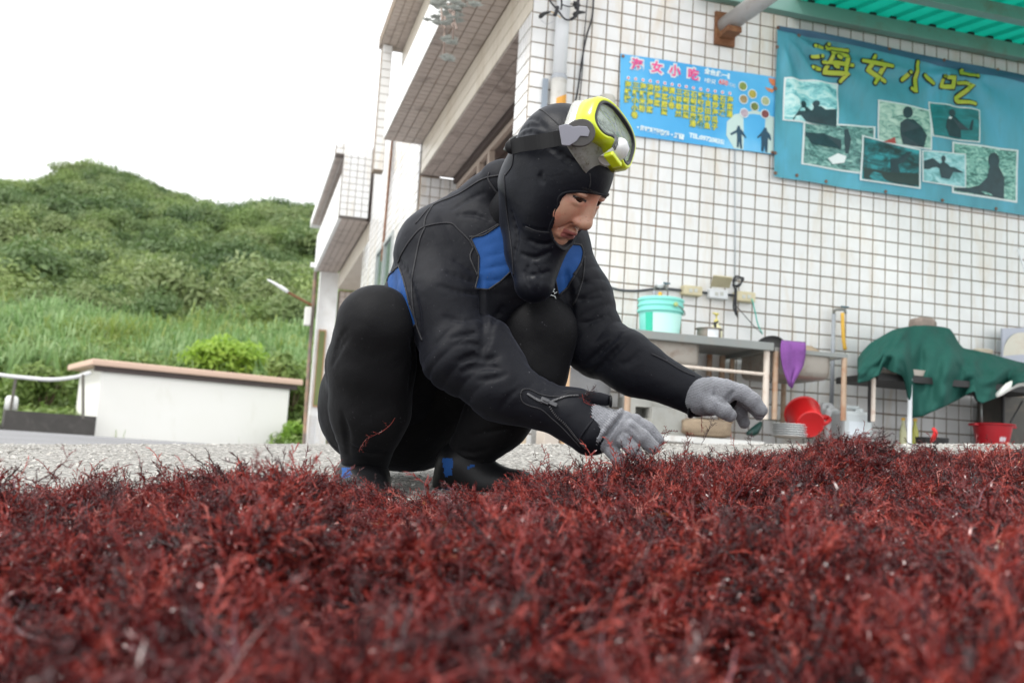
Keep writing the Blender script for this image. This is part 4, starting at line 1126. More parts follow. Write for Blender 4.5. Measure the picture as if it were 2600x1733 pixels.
# ---- under and beside the tables
gb = L(.36, -.20, 0); gb[2] = GZ(.36, -.2)
settags(MB().lathe([(0, 0), (.17, 0), (.175, .02), (.20, .46), (.215, .48), (.205, .50), (.19, .48)], gb, seg=36).build('barrel', simple('grey_barrel', (.25, .255, .265), .5, var=.18, scale=5, dirt=(.33, .33, .33), dirt_amt=.5), smooth='auto'), 'dark grey plastic tub under the left end of the sink table', 'tub')
for u, n, lab in ((.20, -.45, 'pale wooden stake standing behind the crouching diver'),):
    settags(MB().box(L(u, n, .35), BU * .017, BN * .017, BZ * .33).build('stake', simple('pale_wood', (.58, .38, .22), .7, var=.15)), lab, 'stake')
def block(lab, px0, py0, px1, py1, n, dep, hole=None):
    s = thing('concrete_block', lab, 'concrete block', WP(px0, py1, n), group='blocks under the sink table')
    a, b = WP(px0, py0, n), WP(px1, py1, n)
    u0, z0 = uz(a); u1, z1 = uz(b)
    if hole:
        h0, hz0 = uz(WP(hole[0], hole[1], n)); h1, hz1 = uz(WP(hole[2], hole[3], n))
        mb = MB()
        for (ua, ub, za, zb_) in ((u0, h0, z1, z0), (h1, u1, z1, z0), (h0, h1, hz0, z0), (h0, h1, z1, hz1)):
            mb.box(L((ua + ub) / 2, n + dep / 2, (za + zb_) / 2), BU * (ub - ua) / 2, BN * dep / 2, BZ * abs(zb_ - za) / 2)
        mb.box(L((h0 + h1) / 2, n + dep * .8, (hz0 + hz1) / 2), BU * (h1 - h0) / 2, BN * .012, BZ * abs(hz0 - hz1) / 2)
        mb.build('block', M['concrete_block'], s)
    else:
        MB().box(L((u0 + u1) / 2, n + dep / 2, (z0 + z1) / 2), BU * (u1 - u0) / 2, BN * dep / 2, BZ * (z0 - z1) / 2).build('block', M['concrete_block'], s, bevel=.006)
block('hollow concrete block under the sink table', 1602, 1004, 1690, 1108, -.42, .19, (1614, 1031, 1652, 1062))
block('paler solid block leaning right of the hollow one', 1656, 1032, 1742, 1112, -.46, .1)
bm = bmesh.new(); bmesh.ops.create_icosphere(bm, subdivisions=4, radius=1)
vv = np.array([v.co[:] for v in bm.verts]); ff = [[v.index for v in f.verts] for f in bm.faces]; bm.free()
def rock(name, lab, c, hx, hn, hz, mat, s, cat='stone', sq=.35):
    d = vv.copy(); d = np.sign(d) * np.abs(d) ** sq
    d = d * (1 + .10 * fbm(vv * 1.6, 4, s)[:, None])
    w = c + d[:, :1] * BU * hx + d[:, 1:2] * BN * hn + d[:, 2:] * BZ * hz
    return settags(mesh_obj(name, w, ff, mat, smooth=True), lab, cat)
c = (WP(1732, 1085, -.5) + WP(1866, 1085, -.5)) / 2
rock('stone', 'squarish brown stone on the lower rail of the sink table', c + BN * .08, .155, .09, .052, M['brown_stone'], 5)
wbp = WP(1790, 1062, -.45)
settags(MB().lathe([(0, 0), (.05, .002), (.10, .035), (.097, .037), (.05, .008)], wbp, seg=26).build('bowl', M['white_plastic'], smooth=True), 'white bowl lying on the squarish brown stone', 'bowl')
for k in range(6):
    pc_ = WP(2004, 1112, -.45) + BZ * (k * .0135)
    settags(MB().lathe([(0, 0), (.075, .0), (.106, .014), (.104, .017), (.075, .005), (0, .005)], pc_ + BU * .004 * math.sin(k * 2), seg=30).build('plate', simple('plate_white', (.66, .68, .68), .3, var=.05), smooth='auto'),
            ['bottom white plate of the stack under the small sink', 'white plate second from the bottom of the stack', 'white plate third from the bottom of the stack', 'white plate third from the top of the stack', 'white plate second from the top of the stack', 'topmost white plate of the stack under the small sink'][k], 'plate', 'stack of white plates')
ga = WP(1915, 1102, -.40)
settags(MB().tube(spline([ga - BU * .05, ga + BZ * .02, ga + BU * .045 + BZ * .075], 9), [.01, .016, .022, .026, .028, .026, .022, .016, .01], 9).build('trowel_handle', simple('dark_green_plastic', (.012, .06, .05), .4), smooth=True), 'dark green handle sticking out beside the rusty table leg', 'handle')
# red bucket lying with its bottom to the camera
rb = thing('bucket', 'bright red plastic dipper bucket lying with its bottom towards the road', 'bucket', WP(2062, 1115, -.42))
ax = unit(BN * .82 + BZ * .42 + BU * .20)
rc_ = WP(2058, 1078, -.55)
MB().lathe([(0, .006), (.074, .004), (.080, 0), (.086, .006), (.088, .03), (.104, .17), (.112, .175), (.108, .18), (.097, .17)], rc_, ax=ax, seg=40).build('shell', M['red_plastic'], rb, smooth='auto')
hx_ = unit(BU - ax * (BU @ ax)); 
MB().tube(spline([rc_ + ax * .16 + hx_ * .105, rc_ + ax * .165 + hx_ * .15, rc_ + ax * .12 + hx_ * .155, rc_ + ax * .05 + hx_ * .10], 14), .011, 9, flat=1.5).build('handle', M['red_plastic'], rb, smooth=True)
def jerry(lab, px0, py0, px1, n, mat, w_label=True):
    u0, z0 = uz(WP(px0, py0, n)); u1, _ = uz(WP(px1, py0, n)); uc = (u0 + u1) / 2; g = GZ(uc, n) - CORNER[2]; hw = (u1 - u0) / 2
    s = thing('jerrycan', lab, 'canister', L(uc, n, g), group='white canisters on the ground')
    MB().box(L(uc, n + .07, (g + z0 - .03) / 2), BU * hw, BN * .08, BZ * (z0 - .03 - g) / 2).build('body', mat, s, bevel=.022)
    h = MB(); h.box(L(uc - hw * .55, n + .07, z0 - .02), BU * .016, BN * .016, BZ * .022); h.box(L(uc + hw * .35, n + .07, z0 - .02), BU * .016, BN * .016, BZ * .022)
    h.box(L(uc - hw * .1, n + .07, z0 - .004), BU * hw * .58, BN * .016, BZ * .011); h.build('handle', mat, s, bevel=.006)
    MB().lathe([(.02, 0), (.02, .025), (0, .026)], L(uc + hw * .62, n + .07, z0 - .035), seg=14).build('cap', mat, s)
    if w_label: MB().box(L(uc - hw * .2, n - .011, z0 - .15), BU * hw * .52, BN * .001, BZ * .055).build('label', simple('jerry_label', (.70, .76, .80), .5, var=.06), s)
M['jerry'] = simple('milky_plastic', (.58, .63, .64), .45, var=.06, scale=5, dirt=(.45, .47, .44), dirt_amt=.3)
jerry('milky white canister with label beside the rusty leg', 2143, 1028, 2216, -.45, M['jerry'])
jerry('plain white canister partly behind the red bucket', 2098, 1022, 2134, -.30, simple('white_canister', (.70, .70, .71), .45, var=.04), False)
settags(MB().box(WP(2149, 1080, -.42), BU * .012, BN * .01, BZ * .05).build('brush', M['yellow_hose']), 'orange yellow brush handle behind the rusty leg', 'brush')

# left bits seen below the diver's forearm
for px0, px1, py0, lab, cat, mat, nn in ((1285, 1338, 1088, 'pale wooden crate seen beyond the diver\'s forearm', 'crate', simple('crate_wood', (.50, .40, .28), .7, var=.2), -.5), (1383, 1420, 1092, 'light carton box seen beyond the diver\'s forearm', 'box', simple('carton', (.50, .44, .38), .7), -.5)):
    a, b = uz(WP(px0, py0, nn)), uz(WP(px1, py0, nn)); g = GZ(a[0], nn) - CORNER[2]
    settags(MB().box(L((a[0] + b[0]) / 2, nn + .08, (a[1] + g) / 2), BU * (b[0] - a[0]) / 2, BN * .08, BZ * max(.02, (a[1] - g) / 2)).build(cat, mat, bevel=.004), lab, cat)
# ---- table under green tarpaulin
tt = thing('work_table', 'low table or grill hidden under the green tarpaulin', 'table', L(2.75, -.38, GZ(2.75, -.38) - CORNER[2]))
MB().box(L(2.75, -.38, .66), BU * .62, BN * .22, BZ * .02).build('tabletop', M['black_iron'], tt)
MB().box(L(2.42, -.42, .705), BU * .12, BN * .16, BZ * .018).build('grill_plate', M['steel_dirty'], tt)
leg(tt, 2.12, -.57, .65, M['pale_rusty'], .013); leg(tt, 2.145, -.50, .65, M['black_iron'], .013); leg(tt, 3.3, -.3, .65, M['black_iron'], .013); leg(tt, 3.3, -.58, .65, M['black_iron'], .012)
MB().tube([L(uz(WP(2309, 1130, -.6))[0], -.6, .66), L(uz(WP(2309, 1130, -.6))[0], -.6, .1)], .014, 10).build('leg', M['white_plastic'], tt)
tx = [2178, 2190, 2210, 2240, 2269, 2300, 2322, 2350, 2379, 2400, 2412, 2422, 2430, 2438, 2445, 2460, 2480, 2505, 2527, 2550, 2567, 2585, 2605, 2640]
ttop = [912, 893, 872, 854, 838, 831, 828, 827, 829, 832, 836, 850, 866, 877, 884, 888, 891, 897, 903, 909, 914, 919, 923, 928]
bx_ = [2178, 2205, 2232, 2240, 2264, 2290, 2297, 2304, 2313, 2343, 2404, 2440, 2474, 2480, 2494, 2532, 2560, 2583, 2605, 2640]
tbot = [972, 966, 952, 930, 943, 953, 968, 1000, 1061, 1056, 1028, 1010, 992, 1017, 1024, 1008, 990, 973, 968, 966]
NX, NY = 110, 46
G = np.zeros((NY, NX, 3))
for i in range(NX):
    s = i / (NX - 1); x = 2178 + (2640 - 2178) * s
    yt, yb = np.interp(x, tx, ttop), np.interp(x, bx_, tbot)
    for j in range(NY):
        if j < 8:                                   # from the wall side up to the ridge
            f = j / 8
            q = WP(x, yt + 14 * (1 - f) ** 2, -.08 - .30 * f); G[j, i] = q
        else:
            f = (j - 8) / (NY - 9)
            y = yt + (yb - yt) * f
            nn = -.38 - .25 * math.sin(min(1, f * 1.5) * math.pi / 2) 
            fold = .045 * math.sin((x - 2290 + 40 * f) / 17.0) * sstep(.15, .7, f) + .03 * math.sin((x + 60 * f) / 9.5 + 2 * math.sin(f * 3)) * sstep(.05, .5, f) * .6
            fold += .035 * math.exp(-((x - 2285 + (f - .2) * 70) / 9) ** 2) + .04 * math.exp(-((x - 2455 + (f - .5) * 70) / 12) ** 2)
            fold += .04 * float(vnoise(V(x / 45, f * 3.2, 1.0), 31)) + .018 * float(vnoise(V(x / 16, f * 7, 4.0), 32))
            q = WP(x, y, -.40 - .22 * math.sin(min(1, f * 1.5) * math.pi / 2) - fold)
            G[j, i] = q
t = NT('tarpaulin'); p = t.pos()
c = t.mix(t.noise(3, 5, .6, p, .4), (.006, .052, .041), (.014, .085, .068))
M['tarp'] = t.set(color=c, rough=.8, spec=.25, normal=t.bump(t.noise(9, 4, .6, p), .5, .01))
o = MB().grid(G).build('tarpaulin', M['tarp'], smooth=True, label='crumpled dark green tarpaulin thrown over the table', cat='tarpaulin')
md = o.modifiers.new('thick', 'SOLIDIFY'); md.thickness = .004
rock('stone', 'grey brown rough stone weighing down the tarpaulin on top', WP(2344, 826, -.30), .085, .06, .05, simple('grey_stone', (.26, .21, .18), .9, var=.4, scale=16, bump=.012), 11, sq=.6)
rock('stone', 'flat beige stone lying on the lower right of the tarpaulin', WP(2492, 893, -.30), .065, .05, .02, simple('beige_stone', (.42, .36, .28), .9, var=.3, scale=16), 12, sq=.6)
MB_ = MB().tube(spline([WP(2528, 1006, -.60), WP(2555, 985, -.60), WP(2580, 973, -.60), WP(2604, 975, -.58)], 12), [.01, .018, .022, .024, .026, .026, .026, .026, .024, .02, .02, .02], 10)
settags(MB_.build('foam_roll', simple('white_foam', (.74, .75, .70), .7), smooth=True), 'white rolled edge showing under the tarpaulin at right', 'roll')
for px, top_, lab in ((2293, 1060, 'yellowish oil bottle left of the white table leg'), (2323, 1062, 'yellow green oil bottle right of the white table leg')):
    q = WP(px, 1120, -.5); u_ = uz(q)[0]; g = GZ(u_, -.5); zt_ = WP(px, top_, -.5)[2]; h = zt_ - g
    s = thing('bottle', lab, 'bottle', L(u_, -.5, g - CORNER[2]), group='oil bottles under the tarpaulin')
    c = L(u_, -.5, g - CORNER[2])
    MB().lathe([(0, 0), (.020, 0), (.022, .01), (.022, h * .62), (.010, h * .85), (.010, h * .95)], c, seg=18).build('glass', simple('oil_glass', (.40, .40, .06) if px > 2300 else (.44, .44, .26), .15, var=.15, scale=20), s, smooth=True)
    MB().lathe([(.012, h * .93), (.012, h), (0, h)], c, seg=12).build('cap', M['yellow_hose'], s)
q = WP(2365, 1126, -.55); u_ = uz(q)[0]
pn = thing('frying_pan', 'black iron pan with curved red handle on the ground', 'pan', L(u_, -.55, GZ(u_, -.55) - CORNER[2]))
MB().lathe([(0, .0), (.08, 0), (.092, .02), (.100, .075), (.097, .075), (.088, .022), (0, .006)], WP(2365, 1142, -.55), seg=32).build('bowl', M['black_iron'], pn, smooth='auto')
MB().tube(spline([WP(2366, 1119, -.66), WP(2372, 1108, -.69), WP(2375, 1096, -.70), WP(2368, 1086, -.69)], 12), [.010, .012, .013, .014, .014, .014, .014, .013, .013, .012, .011, .009], 10).build('handle', M['red_plastic'], pn, smooth=True)
u_ = uz(WP(2520, 1100, -.5))[0]
bs = thing('basin', 'dark red plastic basin with white label holding tools', 'basin', L(u_, -.5, GZ(u_, -.5) - CORNER[2]))
cb_ = WP(2520, 1140, -.5)
hb = WP(2520, 1076, -.5)[2] - cb_[2]
MB().lathe([(0, .0), (.085, 0), (.09, .008), (.118, hb - .01), (.132, hb - .008), (.134, hb), (.116, hb), (.088, .012)], cb_, seg=40).build('shell', M['dark_red'], bs, smooth='auto')
MB().grid(np.array([[cb_ + (BU * math.sin(a) - BN * math.cos(a)) * (.0925 + .026 * (z - .01) / hb) + BZ * z for a in np.linspace(-.30, .12, 7)] for z in (hb * .30, hb * .9)])).build('label', simple('faded_label', (.60, .50, .54), .5, var=.15, scale=20), bs, smooth=True)
for s_ in (-1, 1):
    MB().box(cb_ + BU * s_ * .142 + BZ * (hb - .012), BU * .018, BN * .03, BZ * .007).build('handle', M['dark_red'], bs, bevel=.004)
kn = thing('ladle', 'steel handled ladle with black hook standing in the red basin', 'ladle', WP(2492, 1070, -.52))
MB().tube([WP(2493, 1078, -.52), WP(2490, 1022, -.52)], .010, 8, flat=.6).build('handle', M['steel'], kn, smooth=True)
MB().tube(spline([WP(2494, 1022, -.52), WP(2482, 1018, -.52), WP(2474, 1004, -.52), WP(2471, 990, -.52)], 12), .007, 8).build('hook', M['black_iron'], kn, smooth=True)
settags(MB().tube([WP(2566, 1072, -.5), WP(2596, 1018, -.46)], .006, 6).build('skewer', M['black_iron']), 'thin dark skewer slanting out of the red basin', 'skewer')
settags(MB().box((WP(2537, 1010, -.30) + WP(2640, 1150, -.30)) / 2 + BN * .12, BU * .135, BN * .12, BZ * .19).build('cabinet', simple('dark_cabinet', (.075, .07, .06), .6, var=.3, scale=5, dirt=(.15, .12, .09), dirt_amt=.6), bevel=.005), 'dark cabinet behind the red basin at the right edge', 'cabinet')
bd = thing('board', 'grey framed cream board leaning on the wall at the right edge', 'board', WP(2545, 930, -.10))
MB().slab([WP(2541, 834, -.10), WP(2660, 830, -.10), WP(2660, 960, -.16), WP(2541, 950, -.16)][::-1], FN, .015).build('frame', simple('lavender_grey', (.42, .43, .50), .5, var=.08), bd)
rp = [(2546 + (1 - math.cos(a)) * 44, 902 - 58 * math.sin(a)) for a in np.linspace(0, 1.57, 9)] + [(2655, 842), (2655, 950), (2548, 946)]
MB().slab([WP(x, y, -.128 - .03 * (y - 834) / 120) for x, y in rp][::-1], FN, .006).build('panel', simple('cream_panel', (.62, .58, .49), .5, var=.06, dirt=(.5, .3, .2), dirt_amt=.3), bd)
settags(MB().tube([WP(2584, 632, -.12), WP(2606, 700, -.12), WP(2640, 800, -.12)], .007, 8).build('rod', M['white_plastic']), 'thin white rod leaning at the right edge above the board', 'rod')

# ---- succulents hanging from the balcony
hp = thing('hanging_plant', 'grey green succulents trailing over the balcony parapet', 'plant', L(-.40, 1.6, 3.45))
def rosette(c, r, k=22):
    v, f = [], []
    for j in range(k):
        an = j * 2.4; tl_ = .25 + .75 * j / k; d = V(math.cos(an), math.sin(an) * .8, .5 * (1 - tl_) + .1); d = unit(d); s_ = unit(np.cross(d, V(0, 0, 1)))
        b0 = len(v); ln_ = r * tl_
        v += [c, c + d * ln_ * .6 + s_ * r * .22, c + d * ln_, c + d * ln_ * .6 - s_ * r * .22, c + d * ln_ * .6 + V(0, 0, -.1 * r)]
        f += [(b0, b0 + 1, b0 + 4), (b0 + 1, b0 + 2, b0 + 4), (b0 + 2, b0 + 3, b0 + 4), (b0 + 3, b0, b0 + 4)]
    return v, f
def upl(px, py, off=0.0):
    d = P(px, py, 1.0) - CAM; t_ = ((L(-.42 - off, 0, 0) - CAM) @ BU) / (d @ BU); return CAM + d * t_
ro = MB()
for k in range(46):
    px, py = rng.normal(1135, 24), rng.uniform(-30, 62)
    v, f = rosette(upl(px, py, rng.uniform(0, .12)), rng.uniform(.035, .06)); ro.add(v, f)
for px, py, r in ((1140, 103, .075), (1146, 110, .055), (1135, 147, .06), (1140, 153, .055), (1112, 58, .06), (1105, 45, .05)):
    v, f = rosette(upl(px, py, .06), r, 40); ro.add(v, f)
ro.build('leaves', M['leaf_grey'], hp, kind='stuff')
sm = MB()
for a, b in (((1130, 40), (1127, 140)), ((1153, 30), (1150, 100)), ((1120, 20), (1124, 70)), ((1145, 20), (1160, 75)), ((1138, 10), (1150, 70))):
    sm.tube(spline([upl(*a, .05), (upl(*a, .07) + upl(*b, .07)) / 2, upl(*b, .06)], 8), .007, 6)
sm.build('stems', simple('dry_stem', (.26, .20, .17), .8), hp)
# ------------------------------------------------------------------ smooth bodies from distance fields
class Field:
    def __init__(s): s.pr = []
    def cone(s, a, b, ra, rb, k=.03, op='u'): s.pr.append(('c', np.asarray(a, float), np.asarray(b, float), ra, rb, k, op)); return s
    def chain(s, pts, rs, k=.03, op='u'):
        for i in range(len(pts) - 1): s.cone(pts[i], pts[i + 1], rs[i], rs[i + 1], k if i == 0 else min(k, .012) if op == 'u' and False else k, op)
        return s
    def ell(s, c, r, X=None, k=.03, op='u'):
        X = np.eye(3) if X is None else np.asarray(X, float)      # rows: axes
        s.pr.append(('e', np.asarray(c, float), np.asarray(r, float), X, None, k, op)); return s
    @staticmethod
    def dist(p, Q):
        if p[0] == 'c':
            _, a, b, ra, rb, k, op = p
            ab = b - a; h = np.clip(((Q - a) @ ab) / max(ab @ ab, 1e-9), 0, 1)
            return np.linalg.norm(Q - a - h[..., None] * ab, axis=-1) - (ra + (rb - ra) * h)
        _, c, r, X, _, k, op = p
        q = (Q - c) @ X.T
        k0 = np.linalg.norm(q / r, axis=-1); k1 = np.linalg.norm(q / (r * r), axis=-1)
        return k0 * (k0 - 1) / np.maximum(k1, 1e-6)
    @staticmethod
    def comb(A, D, k, op):
        if op == 's':
            h = np.clip(.5 - .5 * (D + A) / k, 0, 1)
            return A * (1 - h) - D * h + k * h * (1 - h)
        h = np.clip(.5 + .5 * (A - D) / k, 0, 1)
        return A * (1 - h) + D * h - k * h * (1 - h)
    def eval(s, Q):
        A = np.full(Q.shape[:-1], 1.0)
        for p in s.pr: A = s.comb(A, s.dist(p, Q), p[5], p[6])
        return A
    def bbox(s):
        lo = np.full(3, 9e9); hi = -lo
        for p in s.pr:
            if p[6] == 's': continue
            l, h = s.pbox(p, .0); lo = np.minimum(lo, l); hi = np.maximum(hi, h)
        return lo, hi
    @staticmethod
    def pbox(p, m):
        if p[0] == 'c': return np.minimum(p[1] - p[3], p[2] - p[4]) - m, np.maximum(p[1] + p[3], p[2] + p[4]) + m
        e = np.abs(p[3].T) @ p[2]
        return p[1] - e - m, p[1] + e + m
    def mesh(s, h, axes=None, noise=None):
        lo, hi = s.bbox(); lo -= .02; hi += .02
        if axes is None: axes = [np.arange(lo[i], hi[i] + h, h) for i in range(3)]
        A = np.full([len(a) for a in axes], 1.0, np.float32)
        mh = max(np.diff(a).max() for a in axes)
        for p in s.pr:
            l, u = s.pbox(p, p[5] + 2.5 * mh)
            sl = [slice(max(0, np.searchsorted(axes[i], l[i]) - 1), np.searchsorted(axes[i], u[i]) + 1) for i in range(3)]
            sub = [axes[i][sl[i]] for i in range(3)]
            if min(len(q) for q in sub) == 0: continue
            Q = np.stack(np.meshgrid(*sub, indexing='ij'), -1)
            A[tuple(sl)] = s.comb(A[tuple(sl)], s.dist(p, Q), p[5], p[6])
        if noise is not None: A = A + noise(axes)
        return nets(A, axes)
    def surf(s, px, py, dmin=1.4):
        """first surface point on the line of sight through a pixel"""
        o = CAM; d = P(px, py, 1.0) - CAM; d = d / np.linalg.norm(d); t = dmin
        for _ in range(90):
            q = o + d * t; e = float(s.eval(q[None])[0])
            if e < .0006: return q
            t += max(min(e, .05) * .8, .0005)
            if t > 3.2: return None
        return q
    def normal(s, q):
        e = 1e-3; I = np.eye(3) * e
        g = s.eval(np.vstack([q + I, q - I])); return unit(g[:3] - g[3:])

def nets(A, axes):
    """surface nets: one vertex per sign-changing cell, quads across sign-changing edges"""
    s = A < 0
    nx, ny, nz = A.shape
    c = [s[dx:nx - 1 + dx, dy:ny - 1 + dy, dz:nz - 1 + dz] for dx in (0, 1) for dy in (0, 1) for dz in (0, 1)]
    cnt = sum(x.astype(np.int8) for x in c)
    cell = (cnt > 0) & (cnt < 8)
    I = np.argwhere(cell)
    vid = np.full(cell.shape, -1, np.int64); vid[cell] = np.arange(len(I))
    acc = np.zeros((len(I), 3)); num = np.zeros(len(I))
    corners = [(dx, dy, dz) for dx in (0, 1) for dy in (0, 1) for dz in (0, 1)]
    for i, a in enumerate(corners):
        for ax in range(3):
            if a[ax]: continue
            b = list(a); b[ax] = 1
            va = A[I[:, 0] + a[0], I[:, 1] + a[1], I[:, 2] + a[2]]; vb = A[I[:, 0] + b[0], I[:, 1] + b[1], I[:, 2] + b[2]]
            m = (va < 0) != (vb < 0)
            t = np.where(m, va / np.where(m, va - vb, 1), 0)
            p = np.tile(np.array(a, float), (len(I), 1)); p[:, ax] = t
            acc[m] += p[m]; num[m] += 1
    idx = I + acc / num[:, None]
    v = np.stack([np.interp(idx[:, k], np.arange(len(axes[k])), axes[k]) for k in range(3)], -1)
    F = []
    for ax in range(3):
        o1, o2 = (ax + 1) % 3, (ax + 2) % 3
        lo = [slice(None)] * 3; hi = [slice(None)] * 3
        lo[ax] = slice(0, -1); hi[ax] = slice(1, None)
        ed = s[tuple(lo)] != s[tuple(hi)]
        E = np.argwhere(ed)
        E = E[(E[:, o1] > 0) & (E[:, o2] > 0) & (E[:, o1] < A.shape[o1] - 1) & (E[:, o2] < A.shape[o2] - 1)]
        inside = s[E[:, 0], E[:, 1], E[:, 2]]
        q = []
        for d1, d2 in ((-1, -1), (0, -1), (0, 0), (-1, 0)):
            e = E.copy(); e[:, o1] += d1; e[:, o2] += d2; q.append(vid[e[:, 0], e[:, 1], e[:, 2]])
        q = np.stack(q, -1)
        q = np.where(inside[:, None], q, q[:, ::-1])
        F.append(q[(q >= 0).all(1)])
    return v, np.vstack(F)
def face_centres(v, f): return v[f].mean(1)
def face_normals(v, f):
    n = np.cross(v[f[:, 2]] - v[f[:, 0]], v[f[:, 3]] - v[f[:, 1]]); return n / np.maximum(np.linalg.norm(n, axis=1, keepdims=True), 1e-12)
def vert_normals(v, f):
    n = np.cross(v[f[:, 2]] - v[f[:, 0]], v[f[:, 3]] - v[f[:, 1]]); r = np.zeros_like(v)
    for k in range(4): np.add.at(r, f[:, k], n)
    return r / np.maximum(np.linalg.norm(r, axis=1, keepdims=True), 1e-12)
def relax(v, f, n=1):
    for _ in range(n):
        a = np.zeros_like(v); c = np.zeros(len(v))
        for k in range(4):
            for j in (1, 3): np.add.at(a, f[:, k], v[f[:, (k + j) % 4]]); np.add.at(c, f[:, k], 1)
        v = v * .4 + .6 * a / c[:, None]
    return v
def wrinkles(v, N, c, ax, rad, amp, wl, seed):
    """compression folds round a joint: broad ridges with tight valleys across the limb"""
    d = v - c; s = d @ unit(ax); w = np.exp(-(np.linalg.norm(d, axis=1) / rad) ** 2)
    ph = s / wl * math.pi + 1.5 * vnoise(v * 9, seed) + .8 * vnoise(v * 19, seed + 1)
    m = sstep(-.35, .25, vnoise(v * 10, seed + 2))
    return v + N * (amp * w * m * (np.abs(np.sin(ph)) ** .6 - .65))[:, None]
def in_poly(q, poly):
    x, y = q[:, 0], q[:, 1]; r = np.zeros(len(q), bool); n = len(poly)
    for i in range(n):
        x1, y1 = poly[i]; x2, y2 = poly[i - 1]
        m = (y1 > y) != (y2 > y)
        r ^= m & (x < (x2 - x1) * (y - y1) / ((y2 - y1) if y2 != y1 else 1e-9) + x1)
    return r

# ------------------------------------------------------------------ materials of the figure
def m_neoprene(name, col, rough=.62, sheen=.25):
    t = NT(name); p = t.pos()
    c = t.mix(t.noise(7, 5, .6, p), tuple(x * .75 for x in col), tuple(x * 1.3 for x in col))
    sp = t.ramp(t.noise(260, 1, .5, p), [(.76, (0, 0, 0)), (.80, (.8,) * 3)])
    c = t.mix(sp, c, (.10, .10, .11))
    n = t.bump(t.noise(900, 2, .5, p), .25, .0006)
    n = t.bump(t.noise(55, 4, .6, p, .6), .22, .004, n)
    return t.set(color=c, rough=rough, spec=.18, normal=n, sheen=sheen*.3, sheenr=.35, sheent=(.55, .6, .8))
M['neoprene'] = m_neoprene('black_neoprene', (.0045, .0050, .0080), .62)
M['neoprene_leg'] = m_neoprene('worn_black_neoprene', (.0036, .0036, .0045), .7, .15)
M['neoprene_blue'] = m_neoprene('blue_neoprene', (.012, .062, .215), .68, .12)
M['lycra'] = m_neoprene('black_lycra', (.0045, .0054, .0090), .45, .15)
M['rubber'] = simple('black_rubber', (.005, .005, .006), .45, spec=.25)
M['thread'] = simple('seam_thread', (.012, .012, .015), .75, var=.5, scale=160)
M['thread_pale'] = simple('pale_thread', (.13, .13, .15), .8, var=.4, scale=160)
t = NT('weathered_skin'); p = t.pos()
c = t.mix(t.noise(40, 4, .6, p), (.36, .19, .125), (.50, .285, .20))
c = t.mix(t.ramp(t.noise(22, 4, .6, p, .5), [(.48, (0, 0, 0)), (.66, (.6,) * 3)]), c, (.42, .15, .10))
c = t.mix(t.ramp(t.noise(150, 2, .5, p), [(.68, (0, 0, 0)), (.76, (.6,) * 3)]), c, (.20, .10, .07))
M['skin'] = t.set(color=c, rough=.42, normal=t.bump(t.noise(260, 3, .6, p), .35, .0008), sss=.12, sssr=(.01, .004, .002), ssss=.4)
M['lip'] = simple('lip', (.24, .075, .065), .45, var=.2, scale=90)
M['lid_line'] = simple('lash_dark', (.03, .018, .015), .6)
t = NT('grey_knit'); p = t.coord('Object')
def knit(t, sx):
    wv = t.n('ShaderNodeTexWave'); wv.inputs['Scale'].default_value = 155; wv.inputs['Distortion'].default_value = 1.2; wv.inputs['Detail'].default_value = 2; wv.inputs['Detail Scale'].default_value = 3
    wv.bands_direction = sx; t.l(t.coord('UV') if False else t.pos(), wv.inputs['Vector'])
    return wv.outputs['Fac']
w1 = knit(t, 'Z'); n1 = t.noise(420, 3, .7, t.pos())
c = t.ramp(t.math('ADD', t.math('MULTIPLY', w1, .45), t.math('MULTIPLY', n1, .55)), [(.36, (.045, .048, .057)), (.5, (.155, .162, .185)), (.66, (.38, .39, .425))])
c = t.mix(t.ramp(t.noise(18, 4, .6, t.pos()), [(.5, (0, 0, 0)), (.75, (.45,) * 3)]), c, (.10, .10, .105))
M['knit'] = t.set(color=c, rough=.9, normal=t.bump(t.math('ADD', w1, t.math('MULTIPLY', n1, .6)), .75, .0016), sheen=.3)

# ------------------------------------------------------------------ the diver
feet = P(1040, 1240, 2.12)
diver = thing('person', 'person in black and blue wetsuit, hood and grey gloves crouching over the seaweed', 'person', feet)

# head frame: right->left of the face (a), up (b), forward (c)
yw, pt_ = math.radians(53), math.radians(39)
hc = dirc(math.sin(yw) * math.cos(pt_), -math.sin(pt_), math.cos(yw) * math.cos(pt_))
hb = dirc(math.sin(yw) * math.sin(pt_), math.cos(pt_), math.cos(yw) * math.sin(pt_))
ha = np.cross(hb, hc)
HC = P(1419, 449, 1.925)
HX = np.array([ha, hb, hc])
def H(a, b, c): return HC + ha * a + hb * b + hc * c

# joints
shR, shL = P(1098, 640, 2.06), P(1408, 640, 2.12)
elR, wrR = P(1163, 905, 1.95), P(1462, 1062, 1.90)
elL, wrL = P(1512, 872, 2.08), P(1772, 1006, 1.98)
hipR, hipL = P(945, 1035, 2.30), P(1045, 1035, 2.32)
knR, knL = P(956, 826, 1.97), P(1372, 842, 2.05)
anR, anL = P(925, 1180, 2.06), P(1180, 1165, 2.10)

